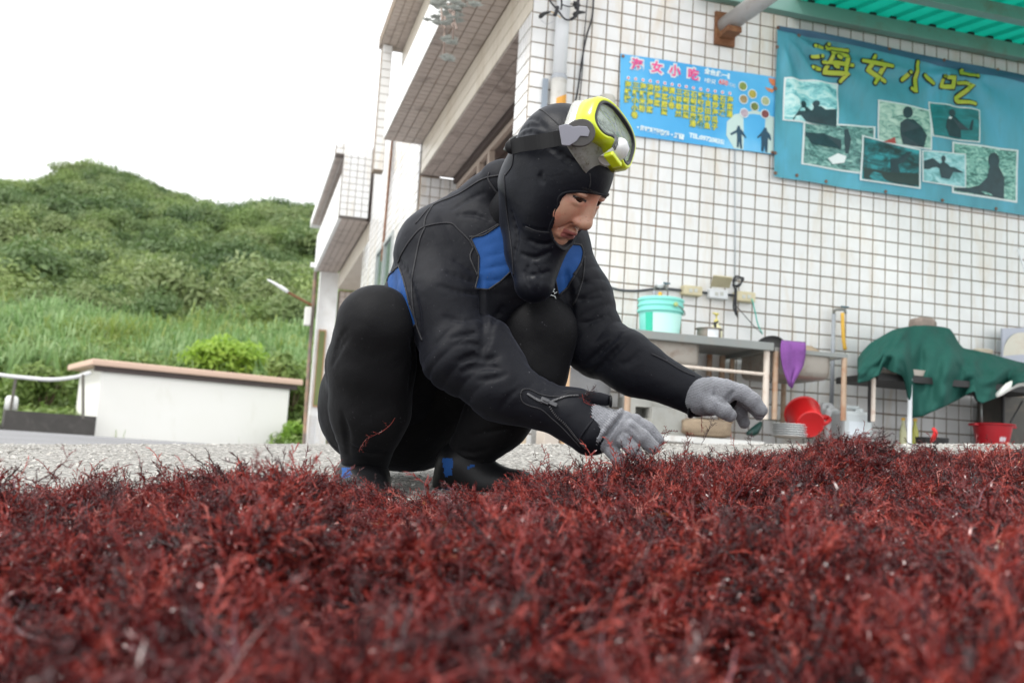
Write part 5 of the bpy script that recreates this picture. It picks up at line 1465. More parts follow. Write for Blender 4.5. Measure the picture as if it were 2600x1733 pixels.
def torso(F, g=0.0):
    F.ell(P(992, 1010, 2.28), (.138 + g, .130 + g, .140 + g), np.array([cR, cF, cU]), .05)
    F.cone(P(1040, 935, 2.24), P(1158, 740, 2.16), .128 + g, .134 + g, .05)
    F.cone(P(1158, 740, 2.16), P(1225, 620, 2.10), .132 + g, .100 + g, .05)
    F.cone(P(1190, 760, 2.10), P(1330, 700, 2.10), .118 + g, .110 + g, .06)
    F.cone(P(1115, 612, 2.10), P(1400, 608, 2.13), .070 + g, .070 + g, .05)
    F.cone(P(1105, 632, 2.16), P(1242, 506, 2.10), .060 + g, .048 + g, .05)
def arms(F, g=0.0, hand=False):
    F.chain([shR, P(1120, 770, 2.00), elR], [.074 + g, .074 + g, .066 + g], .045)
    F.chain([elR, P(1270, 985, 1.925), wrR], [.063 + g, .058 + g, .044 + g], .03)
    F.chain([shL, P(1464, 760, 2.10), elL], [.072 + g, .068 + g, .062 + g], .04)
    F.chain([elL, P(1610, 930, 2.03), wrL], [.058 + g, .055 + g, .038 + g], .03)
def legs(F, g=0.0):
    F.chain([hipR, P(945, 930, 2.14), knR], [.108 + g, .090 + g, .072 + g], .04)
    F.chain([knR, P(943, 930, 2.00), P(940, 1040, 2.02), anR], [.074 + g, .082 + g, .076 + g, .048 + g], .03)
    F.chain([hipL, P(1215, 935, 2.20), knL], [.120 + g, .100 + g, .076 + g], .05)
    F.chain([knL, P(1345, 940, 2.05), P(1262, 1060, 2.07), anL], [.070 + g, .074 + g, .066 + g, .045 + g], .03)
    F.ell(P(942, 1052, 2.30), (.102 + g,) * 3, None, .04)
    F.ell(P(1055, 1075, 2.30), (.105 + g,) * 3, None, .05)

# --- body: one continuous surface from feet to the face
fb = Field()
torso(fb, -.022); arms(fb, -.014); legs(fb, -.018)
fb.cone(anR, P(925, 1235, 1.99), .030, .026, .02); fb.cone(anL, P(1270, 1220, 2.07), .030, .024, .02)
fb.cone(wrR, P(1560, 1085, 1.88), .030, .030, .02); fb.cone(wrL, P(1840, 1010, 1.95), .028, .026, .02)
fb.cone(P(1290, 560, 2.08), H(0, -.06, -.03), .060, .055, .04)
fb.ell(H(0, .028, -.008), (.073, .092, .089), HX, .02)
fb.ell(H(0, -.030, .030), (.062, .088, .064), HX, .03)
fb.ell(H(0, -.098, .056), (.030, .022, .028), HX, .03)
for s_ in (-1, 1):
    fb.ell(H(.035 * s_, -.032, .060), (.027, .034, .028), HX, .025)             # cheeks
    fb.ell(H(.030 * s_, .012, .103), (.021, .013, .016), HX, .012, 's')         # sockets
    fb.cone(H(.012 * s_, .034, .086), H(.046 * s_, .030, .070), .010, .007, .022)   # brow ridge
    fb.ell(H(.0305 * s_, .0125, .0800), (.0180, .0085, .0135), HX, .004)          # upper lids
    fb.ell(H(.0305 * s_, -.0065, .0795), (.0170, .0070, .0120), HX, .005)         # lower lids
    fb.cone(H(.019 * s_, -.0185, .0905), H(.043 * s_, -.012, .078), .0011, .0008, .003, 's')   # bag under the eye
    fb.ell(H(.0160 * s_, -.0405, .093), (.0100, .0085, .0105), HX, .006)          # nose wings
    fb.ell(H(.0085 * s_, -.0500, .104), (.0042, .0030, .0050), HX, .003, 's')     # nostrils
    fb.cone(H(.021 * s_, -.044, .094), H(.031 * s_, -.066, .080), .0013, .0010, .008, 's')     # cheek fold
    fb.ell(H(.019 * s_, -.078, .080), (.010, .006, .008), HX, .008)
    for q1, q2 in (((.047, .006, .070), (.057, .013, .052)), ((.048, .001, .070), (.059, .001, .050)), ((.047, -.005, .071), (.057, -.012, .054)), ((.020, -.024, .092), (.044, -.022, .080)), ((.016, .020, .090), (.042, .021, .077)), ((.024, -.060, .082), (.026, -.084, .074))):
        fb.cone(H(q1[0] * s_, q1[1], q1[2]), H(q2[0] * s_, q2[1], q2[2]), .0009, .0006, .0025, 's')
fb.cone(H(0, .018, .090), H(0, -.030, .105), .0085, .0120, .012)
fb.ell(H(0, -.0370, .1065), (.0155, .0115, .0120), HX, .008)
fb.cone(H(-.021, -.0685, .0845), H(0, -.0640, .0955), .0050, .0066, .005); fb.cone(H(.021, -.0685, .0845), H(0, -.0640, .0955), .0050, .0066, .005)
fb.cone(H(-.017, -.0765, .0850), H(.017, -.0765, .0850), .0062, .0062, .006)
fb.cone(H(-.023, -.0725, .0900), H(0, -.0700, .1010), .0013, .0016, .003, 's'); fb.cone(H(.023, -.0725, .0900), H(0, -.0700, .1010), .0013, .0016, .003, 's')
lo, hi = fb.bbox(); fl, fh = HC - .0, HC
R_ = np.vstack([H(sa * .062, sb_, sc_) for sa in (-1, 1) for sb_ in (-.105, .045) for sc_ in (.045, .13)])
fl, fh = R_.min(0), R_.max(0)
axes = []
for k in range(3):
    a = np.concatenate([np.arange(lo[k] - .02, fl[k], .009), np.arange(fl[k], fh[k], .0017), np.arange(fh[k], hi[k] + .03, .009)])
    axes.append(np.unique(a))
v, f = fb.mesh(0, axes)
fc = (face_centres(v, f) - HC) @ HX.T
lip = (np.abs(fc[:, 0]) < .0245) & (fc[:, 1] < -.0605 - .10 * np.abs(fc[:, 0])) & (fc[:, 1] > -.0815 + .12 * np.abs(fc[:, 0])) & (fc[:, 2] > .070)
slit = (np.abs(np.abs(fc[:, 0]) - .0305) < .0155) & (np.abs(fc[:, 1] - .0025) < .0024) & (fc[:, 2] > .066)
mi = np.zeros(len(f), int); mi[lip] = 1; mi[slit] = 2; mi[(fc[:, 1] < -.115) | (np.abs(fc[:, 0]) > .07) | (fc[:, 2] < .02)] = 3
mesh_obj('body', v, f, [M['skin'], M['lip'], M['lid_line'], M['neoprene_leg']], diver, midx=mi)
for s_ in (-1, 1):
    MB().lathe([(0, .0122), (.0035, .0117), (.0065, .0103), (.0095, .0077), (.0115, .004), (.0122, 0), (.010, -.007)], H(.0305 * s_, .0035, .0800), ax=unit(hc - .55 * hb), seg=18).build(
        'eye', simple('dark_eye', (.025, .014, .010), .12), diver, smooth=True)
    eb_ = MB()
    for k in range(34):
        s2_ = k / 33; a_ = s_ * lerp(.010, .047, s2_)
        base = H(a_, .0285 - .006 * s2_ ** 2 + .002 * math.sin(k * 2.1), .1055 - .030 * (abs(a_) / .047) ** 2)
        eb_.tube([base, base + ha * s_ * .005 + hb * .001 + hc * .001, base + ha * s_ * .009 - hb * .001], [.00045, .0003, .0001], 4, cap=False)
    eb_.build('eyebrow', simple('brow_hair', (.03, .025, .022), .6), diver)

# --- trousers
ft = Field(); legs(ft)
ft.ell(P(985, 1010, 2.28), (.145, .13, .145), np.array([cR, cF, cU]), .05)
creasesT = [([(848, 905), (858, 868), (880, 838)], .0035), ([(843, 925), (866, 880), (884, 855)], .003), ([(1045, 860), (1052, 920), (1040, 985)], .006),
            ([(868, 1050), (878, 1095), (884, 1150)], .006), ([(1300, 1085), (1255, 1095), (1200, 1105)], .003), ([(890, 1130), (935, 1150), (975, 1150)], .0025),
            ([(1240, 1140), (1200, 1150), (1160, 1140)], .003), ([(1225, 1165), (1190, 1172), (1150, 1160)], .003), ([(1330, 960), (1290, 990), (1240, 1000)], .003)]
def carve(F, creases, base, k=.0075):
    out = []
    for pts, r in creases:
        n_ = max(4, int(sum(math.dist(pts[i], pts[i + 1]) for i in range(len(pts) - 1)) / 14))
        q = [base.surf(x, y) for x, y in spline([(*a, 0) for a in pts], n_)[:, :2]]
        q = [x for x in q if x is not None]
        for i in range(len(q) - 1):
            s_ = math.sin(math.pi * (i + .5) / max(1, len(q) - 1))
            out.append((q[i], q[i + 1], r * (.35 + .65 * s_)))
    for a, b, r in out: F.cone(a, b, r, r, k, 's')
carve(ft, creasesT, Field.__new__(Field) if False else ft)
v, f = ft.mesh(.0042)
N_ = vert_normals(v, f)
v = v + N_ * (.0018 * fbm(v * 11, 3, 41) + .0007 * fbm(v * 40, 2, 43))[:, None]
for k, (c, ax, rad, amp, wl) in enumerate(((P(865, 880, 2.0), cU, .055, .005, .026), (P(1215, 1125, 2.03), anL - knL, .06, .005, .024), (P(905, 1140, 2.0), cU, .05, .004, .022), (P(1250, 930, 2.05), cR + cU, .07, .004, .03), (P(1040, 850, 1.95), cU, .05, .004, .028), (P(850, 1060, 2.2), cU, .06, .003, .03))):
    v = wrinkles(v, N_, c, ax, rad, amp, wl, 600 + 7 * k)
v = relax(v, f, 1)
trous = mesh_obj('trousers', v, f, M['neoprene_leg'], diver)

# --- jacket
fj = Field(); torso(fj, .002); arms(fj, .0)
fj.cone(P(1240, 510, 2.10), P(1278, 468, 2.05), .056, .052, .02)             # collar behind the hood
fj.cone(P(1460, 1052, 1.90), P(1500, 1092, 1.885), .050, .047, .02)            # loose right cuff
fj.cone(P(1215, 905, 1.955), P(1262, 935, 1.94), .064, .060, .015)             # elbow bulges
fj.cone(P(1190, 880, 1.955), P(1228, 880, 1.95), .066, .060, .015)
fj.ell(P(1583, 880, 2.03), (.045, .05, .035), np.array([cR, cF, cU]), .02)
base = Field(); base.pr = list(fj.pr)
creasesJ = [([(1262, 905), (1235, 912), (1200, 905), (1165, 915)], .0050), ([(1268, 935), (1240, 930), (1205, 930), (1175, 945)], .0045), ([(1285, 950), (1255, 960), (1215, 965)], .0035),
            ([(1228, 880), (1200, 872), (1165, 876)], .0035), ([(1224, 850), (1190, 846), (1150, 858)], .0025), ([(1222, 800), (1180, 815), (1130, 805)], .002),
            ([(1215, 720), (1180, 705), (1140, 690)], .003), ([(1218, 745), (1170, 740), (1115, 725)], .0025), ([(1212, 690), (1190, 680), (1160, 660)], .003),
            ([(1575, 845), (1545, 872), (1510, 905), (1480, 930)], .0055), ([(1592, 862), (1560, 893), (1530, 925), (1500, 945)], .005), ([(1625, 893), (1606, 915), (1580, 925)], .003),
            ([(1545, 800), (1510, 815), (1475, 820)], .0025), ([(1525, 755), (1490, 762), (1460, 755)], .003), ([(1500, 720), (1480, 715), (1462, 700)], .002),
            ([(1222, 705), (1226, 780), (1230, 850), (1225, 905)], .008), ([(1440, 690), (1446, 750), (1452, 830)], .008),
            ([(1065, 830), (1055, 770), (1035, 700), (1012, 660)], .006), ([(1240, 560), (1205, 545), (1165, 545)], .0035), ([(1275, 780), (1250, 830), (1238, 880)], .004),
            ([(1395, 760), (1340, 775), (1300, 800)], .003), ([(1150, 530), (1190, 505), (1230, 490)], .002), ([(1320, 985), (1290, 1010), (1270, 1040)], .002)]
carve(fj, creasesJ, base)
v, f = fj.mesh(.0034)
N_ = vert_normals(v, f)
v = v + N_ * (.0022 * fbm(v * 13, 3, 51) + .0008 * fbm(v * 42, 2, 53))[:, None]
v = relax(v, f, 1)
for k, (c, ax, rad, amp, wl) in enumerate(((elR, wrR - shR, .085, .0075, .030), (elL, wrL - shL, .080, .0075, .030), (P(1205, 700, 1.99), shR - elR, .060, .0045, .026), (P(1330, 1010, 1.90), wrR - elR, .055, .0035, .028),
                                      (P(1640, 935, 2.0), wrL - elL, .060, .003, .030), (P(1480, 730, 2.05), elL - shL, .060, .0045, .028), (P(1130, 790, 1.95), elR - shR, .075, .0035, .034), (P(1160, 560, 2.05), V(1, 0, .6), .06, .004, .03))):
    v = wrinkles(v, N_, c, ax, rad, amp, wl, 500 + 7 * k)
q = proj(face_centres(v, f)); fn = face_normals(v, f); vis = ((CAM - face_centres(v, f)) * fn).sum(1) > 0
BLUE = [[(1196, 606), (1240, 585), (1285, 558), (1292, 640), (1296, 690), (1270, 715), (1240, 735), (1206, 733), (1214, 700), (1216, 650)],
        [(1416, 618), (1440, 618), (1476, 622), (1482, 640), (1476, 670), (1458, 700), (1440, 730), (1418, 750), (1408, 700), (1408, 650)],
        [(1013, 676), (1022, 700), (1030, 730), (1040, 775), (1058, 820), (1050, 830), (1020, 790), (986, 735), (983, 715), (990, 690)]]
mi = np.zeros(len(f), int)
for b in BLUE: mi[in_poly(q[:, :2], b) & vis] = 1
jacket = mesh_obj('jacket', v, f, [M['neoprene'], M['neoprene_blue']], diver, midx=mi)

from mathutils.bvhtree import BVHTree
def bvh_of(objs):
    V_, F_ = [], []; n_ = 0
    for o in objs:
        me = o.data; a = np.zeros(len(me.vertices) * 3, np.float32); me.vertices.foreach_get('co', a); a = a.reshape(-1, 3)
        V_ += [tuple(x) for x in a.tolist()]; F_ += [tuple(i + n_ for i in p_.vertices) for p_ in me.polygons]; n_ += len(a)
    return BVHTree.FromPolygons(V_, F_)
bj = bvh_of([jacket]); bt = bvh_of([trous])
def hit(b, px, py):
    d = Vector(P(px, py, 1.0) - CAM).normalized()
    r = b.ray_cast(Vector(CAM), d)
    return (None, None) if r[0] is None else (np.array(r[0]), np.array(r[1]))
def seam(pts, b, parent, r=.0016, mat='thread', lift=.0006, step=6, name='seam'):
    n_ = max(5, int(sum(math.dist(pts[i], pts[i + 1]) for i in range(len(pts) - 1)) / step))
    q = []; last = None
    for x, y, _ in spline([(*a, 0) for a in pts], n_):
        h, nn = hit(b, x, y)
        if h is None: continue
        if last is not None and np.linalg.norm(h - last) > .06: break
        q.append(h + nn * lift); last = h
    if len(q) < 3: return None
    return MB().tube(q, r, 6).build(name, M[mat], parent, smooth=True)
def C1(x, y): return 800 + x / 2.351, 200 + y / 2.351      # reading of the enlarged photograph
SE = [[(1110, 575), (1000, 600), (850, 692), (700, 758), (600, 865)], [(495, 1100), (520, 1040), (575, 955), (650, 885), (800, 862), (860, 905), (920, 965), (945, 1010)],
      [(655, 890), (625, 960), (600, 1080), (580, 1200), (580, 1330), (600, 1450), (640, 1560)], [(920, 945), (1000, 935), (1060, 900), (1130, 850)],
      [(1475, 985), (1520, 985), (1585, 995), (1600, 1060), (1570, 1130), (1540, 1170)],
      [(1040, 560), (1035, 600), (1070, 660), (1105, 700)], [(700, 758), (660, 830), (650, 890)], [(1608, 1060), (1600, 1180), (1565, 1300), (1540, 1350)],
      [(945, 1010), (925, 1060), (945, 1120), (972, 1180)], [(430, 1200), (445, 1170), (475, 1140), (500, 1118)]]
for s_ in SE: seam([C1(*a) for a in s_], bj, jacket, .0019)
for b_ in BLUE:
    for i in range(len(b_)): seam([b_[i - 1], ((b_[i - 1][0] + b_[i][0]) / 2, (b_[i - 1][1] + b_[i][1]) / 2), b_[i]], bj, jacket, .0019, step=4)
seam([(1653, 898), (1690, 916), (1730, 940), (1765, 955)], bj, jacket, .0018)
seam([(826, 1105), (850, 1135), (880, 1145)], bt, trous, .0012)
seam([(1050, 870), (1062, 800), (1052, 760)], bt, trous, .0012)
# cuffs: rolled edges
def ring(c, ax, r, rt, mat, parent, name, wob=.0, flat=.8):
    ax = unit(ax); x = unit(np.cross(ax, V(0, 0, 1))); y = np.cross(ax, x)
    q = [c + (x * math.cos(a) + y * math.sin(a)) * r * (1 + wob * math.sin(3 * a + 1)) for a in np.linspace(0, 2 * math.pi, 41)]
    return MB().tube(q, rt, 8, cap=False, flat=flat).build(name, mat, parent, smooth=True)
ring(P(1774, 1008, 1.985), wrL - P(1610, 930, 2.03), .0415, .0052, M['neoprene'], jacket, 'cuff', .03)
ring(P(1503, 1094, 1.884), P(1500, 1092, 1.885) - P(1440, 1050, 1.905), .0450, .0032, M['neoprene'], jacket, 'cuff', .05)
# zip on the right sleeve
def C2(x, y): return 1300 + x / 5.6, 950 + y / 5.6
def zip_row(pts, side, n_):
    tb_, th_ = [], MB()
    for i, (x, y, _) in enumerate(spline([(*C2(*a), 0) for a in pts], n_)):
        h, nn = hit(bj, x, y)
        if h is None: continue
        tb_.append((h, nn))
    q = np.array([h + nn * .0012 for h, nn in tb_])
    tg = np.gradient(q, axis=0)
    for i in range(len(q)):
        t_ = unit(tg[i]); b_ = unit(np.cross(t_, tb_[i][1]))
        th_.box(q[i] + b_ * side * .0016 + tb_[i][1] * .0012, t_ * .00085, b_ * .0017, tb_[i][1] * .0009)
    return q, th_
M['zip_metal'] = simple('zip_teeth', (.09, .09, .095), .4, .4)
zp = MB()
for pts, sd, n_ in (([(225, 270), (330, 335), (430, 385)], 1, 13), ([(225, 290), (330, 350), (430, 400)], -1, 13), ([(560, 375), (640, 350), (740, 320), (830, 305), (930, 300)], 1, 20), ([(530, 470), (620, 590), (740, 700), (830, 800), (900, 890), (980, 980), (1040, 1040)], -1, 30)):
    q, th_ = zip_row(pts, sd, n_)
    for vv_, ff_ in zip(th_.v, [th_.f[i * 6:(i + 1) * 6] for i in range(len(th_.v))]): pass
    zp.add(np.vstack(th_.v), th_.f)
    MB().tube(q - 0, .0016, 6, flat=.5).build('zip_tape', M['rubber'], jacket, smooth=True)
zp.build('zip_teeth', M['zip_metal'], jacket)
for pts in ([(120, 290), (150, 220), (250, 215), (420, 290), (640, 320), (800, 275), (900, 262)], [(120, 290), (150, 390), (260, 450), (420, 500), (560, 620), (700, 740), (860, 910), (980, 1040)]):
    seam([C2(*a) for a in pts], bj, jacket, .0013)
h, nn = hit(bj, *C2(540, 410)); hA, _ = hit(bj, *C2(440, 370)); hB, _ = hit(bj, *C2(640, 455))
ax = unit(hB - hA); sd = unit(np.cross(nn, ax))
mb = MB(); mb.box(hA + nn * .004 + ax * .004, ax * .008, sd * .0052, nn * .0022); mb.box(h + nn * .0065, ax * .014, sd * .0036, nn * .0009); mb.box(hA + nn * .0075 + ax * .006, ax * .006, sd * .0018, nn * .0018)
mb.build('zip_slider', simple('zip_slider', (.07, .07, .075), .35, .5), jacket, bevel=.0006)
# open flap of the sleeve above the glove and the dark lining of the slit
fl_ = MB().tube(spline([P(1418, 1004, 1.885), P(1460, 1006, 1.875), P(1510, 1010, 1.87), P(1548, 1017, 1.868)], 14), [.010, .012, .013, .0135, .0135, .013, .0125, .012, .012, .012, .012, .0115, .011, .009], 12, flat=.55, up=cF)
fl_.build('sleeve_flap', M['neoprene'], jacket, smooth=True)
ring(P(1550, 1018, 1.868), cR, .0085, .0035, M['rubber'], jacket, 'flap_edge')
MB().slab([P(*C2(*a), 1.868) for a in ((780, 352), (870, 380), (935, 440), (940, 500), (880, 450))], -cF, .002).build('lining_label', simple('mint_lining', (.46, .58, .50), .7, var=.3, scale=120), jacket)
# printed emblem on the chest
for k, (chh, x, y, tl_) in enumerate((('U', 1389, 745, .5), ("'", 1391, 737, .3), ('H', 1396, 734, .15), ('O', 1402, 734, -.1), ('L', 1407, 738, -.5), ('I', 1410, 744, -.9))):
    def onj(px, py, off):
        h, nn = hit(bj, px, py); return (h if h is not None else P(px, py, 2.0)) - cF * (off + .001)
    cu = bpy.data.curves.new('txt', 'FONT'); cu.body = chh; cu.size = .0105; cu.align_x = 'CENTER'; cu.align_y = 'CENTER'; cu.offset = .0003; cu.extrude = .0002
    o = bpy.data.objects.new('txt', cu); COL.objects.link(o); dg = bpy.context.evaluated_depsgraph_get(); dg.update()
    me = bpy.data.meshes.new_from_object(o.evaluated_get(dg)); bpy.data.objects.remove(o)
    b0 = onj(x, y, .004); x_ = cR * math.cos(tl_) + cU * math.sin(tl_); y_ = np.cross(-cF, x_)
    me.transform(Matrix(((x_[0], y_[0], -cF[0], b0[0]), (x_[1], y_[1], -cF[1], b0[1]), (x_[2], y_[2], -cF[2], b0[2]), (0, 0, 0, 1))))
    me.materials.clear(); me.materials.append(M['print_white'])
    ob = bpy.data.objects.new('emblem', me); COL.objects.link(ob); attach(ob, jacket)
seam([(1386, 757), (1392, 750), (1400, 748), (1408, 752), (1411, 758)], bj, jacket, .0011, 'print_white', .002, name='emblem_arc')

# --- hood: fitted shell with a face opening and a bib hanging on the chest
fh_ = Field()
fh_.ell(H(0, .030, -.012), (.083, .104, .109), HX, .02)
fh_.ell(H(0, .058, -.045), (.066, .060, .060), HX, .02)
fh_.ell(H(0, -.030, .024), (.079, .103, .076), HX, .03)
fh_.ell(H(0, -.100, .046), (.044, .034, .046), HX, .03)
fh_.chain([H(0, -.045, -.040), P(1352, 545, 2.00), P(1350, 640, 1.97), P(1350, 720, 1.945)], [.072, .060, .045, .034], .03)
fh_.cone(P(1330, 500, 2.04), P(1328, 640, 1.985), .045, .024, .03)
fh_.cone(P(1390, 610, 1.95), P(1368, 722, 1.937), .036, .026, .03)
hbase = Field(); hbase.pr = list(fh_.pr)
creasesH = [([(1322, 470), (1345, 500), (1350, 560), (1335, 610)], .0055), ([(1300, 540), (1312, 600), (1305, 650)], .004), ([(1330, 575), (1375, 586), (1422, 583)], .0018),
            ([(1345, 610), (1380, 622), (1410, 612)], .004), ([(1325, 645), (1360, 655), (1395, 640)], .004), ([(1330, 690), (1360, 700), (1392, 690)], .003), ([(1360, 672), (1372, 700), (1370, 735)], .002),
            ([(1392, 366), (1420, 385), (1445, 405), (1470, 415)], .003), ([(1400, 380), (1425, 400), (1450, 425)], .0022), ([(1375, 440), (1371, 452), (1378, 462)], .0042),
            ([(1316, 350), (1340, 335), (1372, 345), (1400, 352)], .0035), ([(1322, 330), (1350, 318), (1385, 325)], .003), ([(1312, 362), (1345, 358), (1370, 362)], .0035), ([(1332, 305), (1355, 300), (1380, 318)], .0025),
            ([(1300, 440), (1296, 480), (1306, 520)], .004), ([(1318, 420), (1330, 455), (1326, 500)], .003), ([(1345, 660), (1338, 700), (1350, 740)], .003)]
creasesH = [(a_, r_ * .8) for i_, (a_, r_) in enumerate(creasesH) if i_ not in (0, 14, 15)]
carve(fh_, creasesH, hbase, .006)
# face opening
for dz in np.arange(.0, .12, .012):
    fh_.ell(H(0, -.010, .040 + dz), (.0600 + .05 * dz, .0315 + .03 * dz, .02), HX, .004, 's'); fh_.ell(H(0, -.028, .042 + dz), (.0540 + .05 * dz, .0440 + .03 * dz, .02), HX, .008, 's'); fh_.ell(H(0, -.046, .046 + dz), (.0480 + .05 * dz, .0520 + .04 * dz, .02), HX, .004, 's')
v, f = fh_.mesh(.0026)
v = v + vert_normals(v, f) * (.0004 * fbm(v * 14, 3, 61))[:, None]
v = relax(v, f, 1)
hood = mesh_obj('hood', v, f, M['lycra'], diver)
bh = bvh_of([hood])
for s_ in ([(1310, 345), (1330, 315), (1352, 285), (1375, 280), (1400, 300), (1430, 328)], [(1497, 440), (1499, 460), (1496, 478)], [(1280, 446), (1286, 520), (1300, 640), (1304, 700)], [(1335, 575), (1370, 588), (1420, 590)],
           [(1304, 385), (1300, 420), (1283, 446)]):
    seam(s_, bh, hood, .0012, 'thread')
OP = []
for k in range(60):
    an = 2 * math.pi * k / 60
    ca_, sa_ = math.cos(an), math.sin(an); r1, r2 = 1 / math.hypot(ca_ / .0665, sa_ / .041), 1 / math.hypot(ca_ / .0540, sa_ / .0575)
    best = None
    for (cb_, ra_, rb_) in ((-.010, .0660, .0370), (-.028, .0600, .0490), (-.046, .0545, .0570)):
        A_ = (ca_ / ra_) ** 2 + (sa_ / rb_) ** 2; o_b = -.030 - cb_; B_ = o_b * sa_ / rb_ ** 2; C_ = (o_b / rb_) ** 2 - 1; dd_ = B_ * B_ - A_ * C_
        if dd_ > 0: best = max(best or 0, (-B_ + math.sqrt(dd_)) / A_)
    o0 = H(ca_ * best, -.030 + sa_ * best, 0)
    r = bh.ray_cast(Vector(o0 + hc * .2), Vector(-hc))
    if r[0] is not None: OP.append(np.array(r[0]) - hc * .0015)
MB().tube(np.array(OP + OP[:1]), .0030, 8, cap=False).build('hood_edge', M['neoprene'], hood, smooth=True)

# --- gloves
def fingers(F, data, k=.006):
    for pts, rs in data: F.chain(pts, rs, k)
gR = Field()
GP = lambda x, y, d: P(*C2(x, y), d)
gR.cone(GP(1040, 640, 1.890), GP(1230, 740, 1.883), .040, .037, .01)
gR.cone(GP(1230, 740, 1.883), GP(1400, 780, 1.872), .040, .034, .012)
gR.cone(GP(1330, 930, 1.868), GP(1560, 690, 1.872), .0245, .024, .012)
gR.cone(GP(1440, 860, 1.866), GP(1600, 720, 1.872), .022, .021, .012)
fingers(gR, [([GP(1330, 960, 1.863), GP(1420, 1080, 1.855), GP(1500, 1190, 1.852), GP(1545, 1285, 1.853)], [.0150, .0138, .0130, .0120]),
             ([GP(1440, 860, 1.862), GP(1590, 920, 1.850), GP(1710, 1060, 1.845), GP(1800, 1180, 1.845)], [.0155, .0155, .0140, .0125]),
             ([GP(1510, 770, 1.866), GP(1660, 760, 1.853), GP(1850, 890, 1.847), GP(2005, 1035, 1.845)], [.0155, .0158, .0145, .0127]),
             ([GP(1580, 690, 1.875), GP(1740, 680, 1.872), GP(1930, 780, 1.868), GP(2075, 935, 1.866)], [.0160, .0155, .0140, .0120]),
             ([GP(1500, 720, 1.89), GP(1640, 780, 1.90), GP(1740, 880, 1.90)], [.018, .0155, .013])], .0032)
gbse = Field(); gbse.pr = list(gR.pr)
fold = [GP(1545, 520, 1.850), GP(1450, 620, 1.838), GP(1330, 790, 1.828), GP(1215, 930, 1.826), GP(1185, 1030, 1.832)]
carve(gR, [([C2(1585, 560), C2(1500, 650), C2(1390, 800), C2(1290, 940)], .004), ([C2(1560, 860), C2(1620, 930), C2(1640, 990)], .002), ([C2(1700, 740), C2(1760, 790), C2(1790, 850)], .002)], gbse, .006)
fq = []
for x, y in ((1550, 510), (1500, 560), (1440, 630), (1370, 720), (1300, 820), (1230, 910), (1190, 980), (1180, 1050)):
    h = gbse.surf(*C2(x, y)); fq.append(h if h is not None else GP(x, y, 1.85))
for i in range(len(fq) - 1): gR.cone(fq[i], fq[i + 1], .0048, .0048, .004)
v, f = gR.mesh(.0015)
ad = unit(GP(1560, 690, 1.872) - GP(1330, 930, 1.868)); fd = unit(GP(1400, 780, 1.872) - GP(1060, 640, 1.89)); bd_ = np.cross(ad, fd)
sv = (v - GP(1230, 740, 1.883)) @ ad; qv = proj(v)
cuffm = sstep(22, 0, (qv[:, 0] - 1545) * .86 + (qv[:, 1] - 1085) * .5)
v = v + vert_normals(v, f) * (.0005 * fbm(v * 60, 3, 71) + .00025 * vnoise(v * 260, 73) + np.sin(sv * 2 * math.pi / .0044) * (.00045 * cuffm + .00018))[:, None]
gloR = mesh_obj('glove', v, f, M['knit'], diver)
gL = Field()
LP = lambda x, y, d: P(1560 + x / 3.46, 900 + y / 3.46, d)
gL.cone(LP(700, 370, 1.985), LP(850, 370, 1.965), .036, .036, .01)
gL.cone(LP(790, 370, 1.955), LP(900, 360, 1.945), .035, .030, .014)
gL.cone(LP(880, 320, 1.945), LP(985, 320, 1.935), .025, .020, .014)
fingers(gL, [([LP(800, 390, 1.940), LP(880, 440, 1.922), LP(960, 490, 1.915), LP(1015, 530, 1.915)], [.021, .0185, .0155, .0132]),
             ([LP(985, 300, 1.935), LP(1120, 335, 1.925), LP(1215, 400, 1.918), LP(1290, 488, 1.915)], [.0185, .0160, .0148, .0125]),
             ([LP(960, 320, 1.955), LP(1110, 370, 1.950), LP(1210, 440, 1.945), LP(1270, 525, 1.943)], [.0185, .0155, .0140, .0115]),
             ([LP(960, 360, 1.965), LP(1060, 430, 1.965), LP(1105, 510, 1.962), LP(1140, 598, 1.960)], [.0170, .0145, .0130, .0115]),
             ([LP(930, 380, 1.975), LP(1010, 440, 1.98), LP(1060, 500, 1.98)], [.016, .013, .011])], .005)
gb2 = Field(); gb2.pr = list(gL.pr)
carve(gL, [([(1560 + x / 3.46, 900 + y / 3.46) for x, y in ((1040, 330), (1010, 370), (990, 420))], .003), ([(1560 + x / 3.46, 900 + y / 3.46) for x, y in ((890, 300), (880, 350), (920, 400), (1000, 440))], .0035)], gb2, .006)
v, f = gL.mesh(.0016)
ad = unit(np.cross(LP(985, 300, 1.935) - LP(800, 370, 1.955), -cF)); sv = (v - LP(850, 370, 1.96)) @ ad
v = v + vert_normals(v, f) * (.0005 * fbm(v * 60, 3, 72) + .00025 * vnoise(v * 260, 74) + np.sin(sv * 2 * math.pi / .0046) * .0003)[:, None]
mesh_obj('glove', v, f, M['knit'], diver)

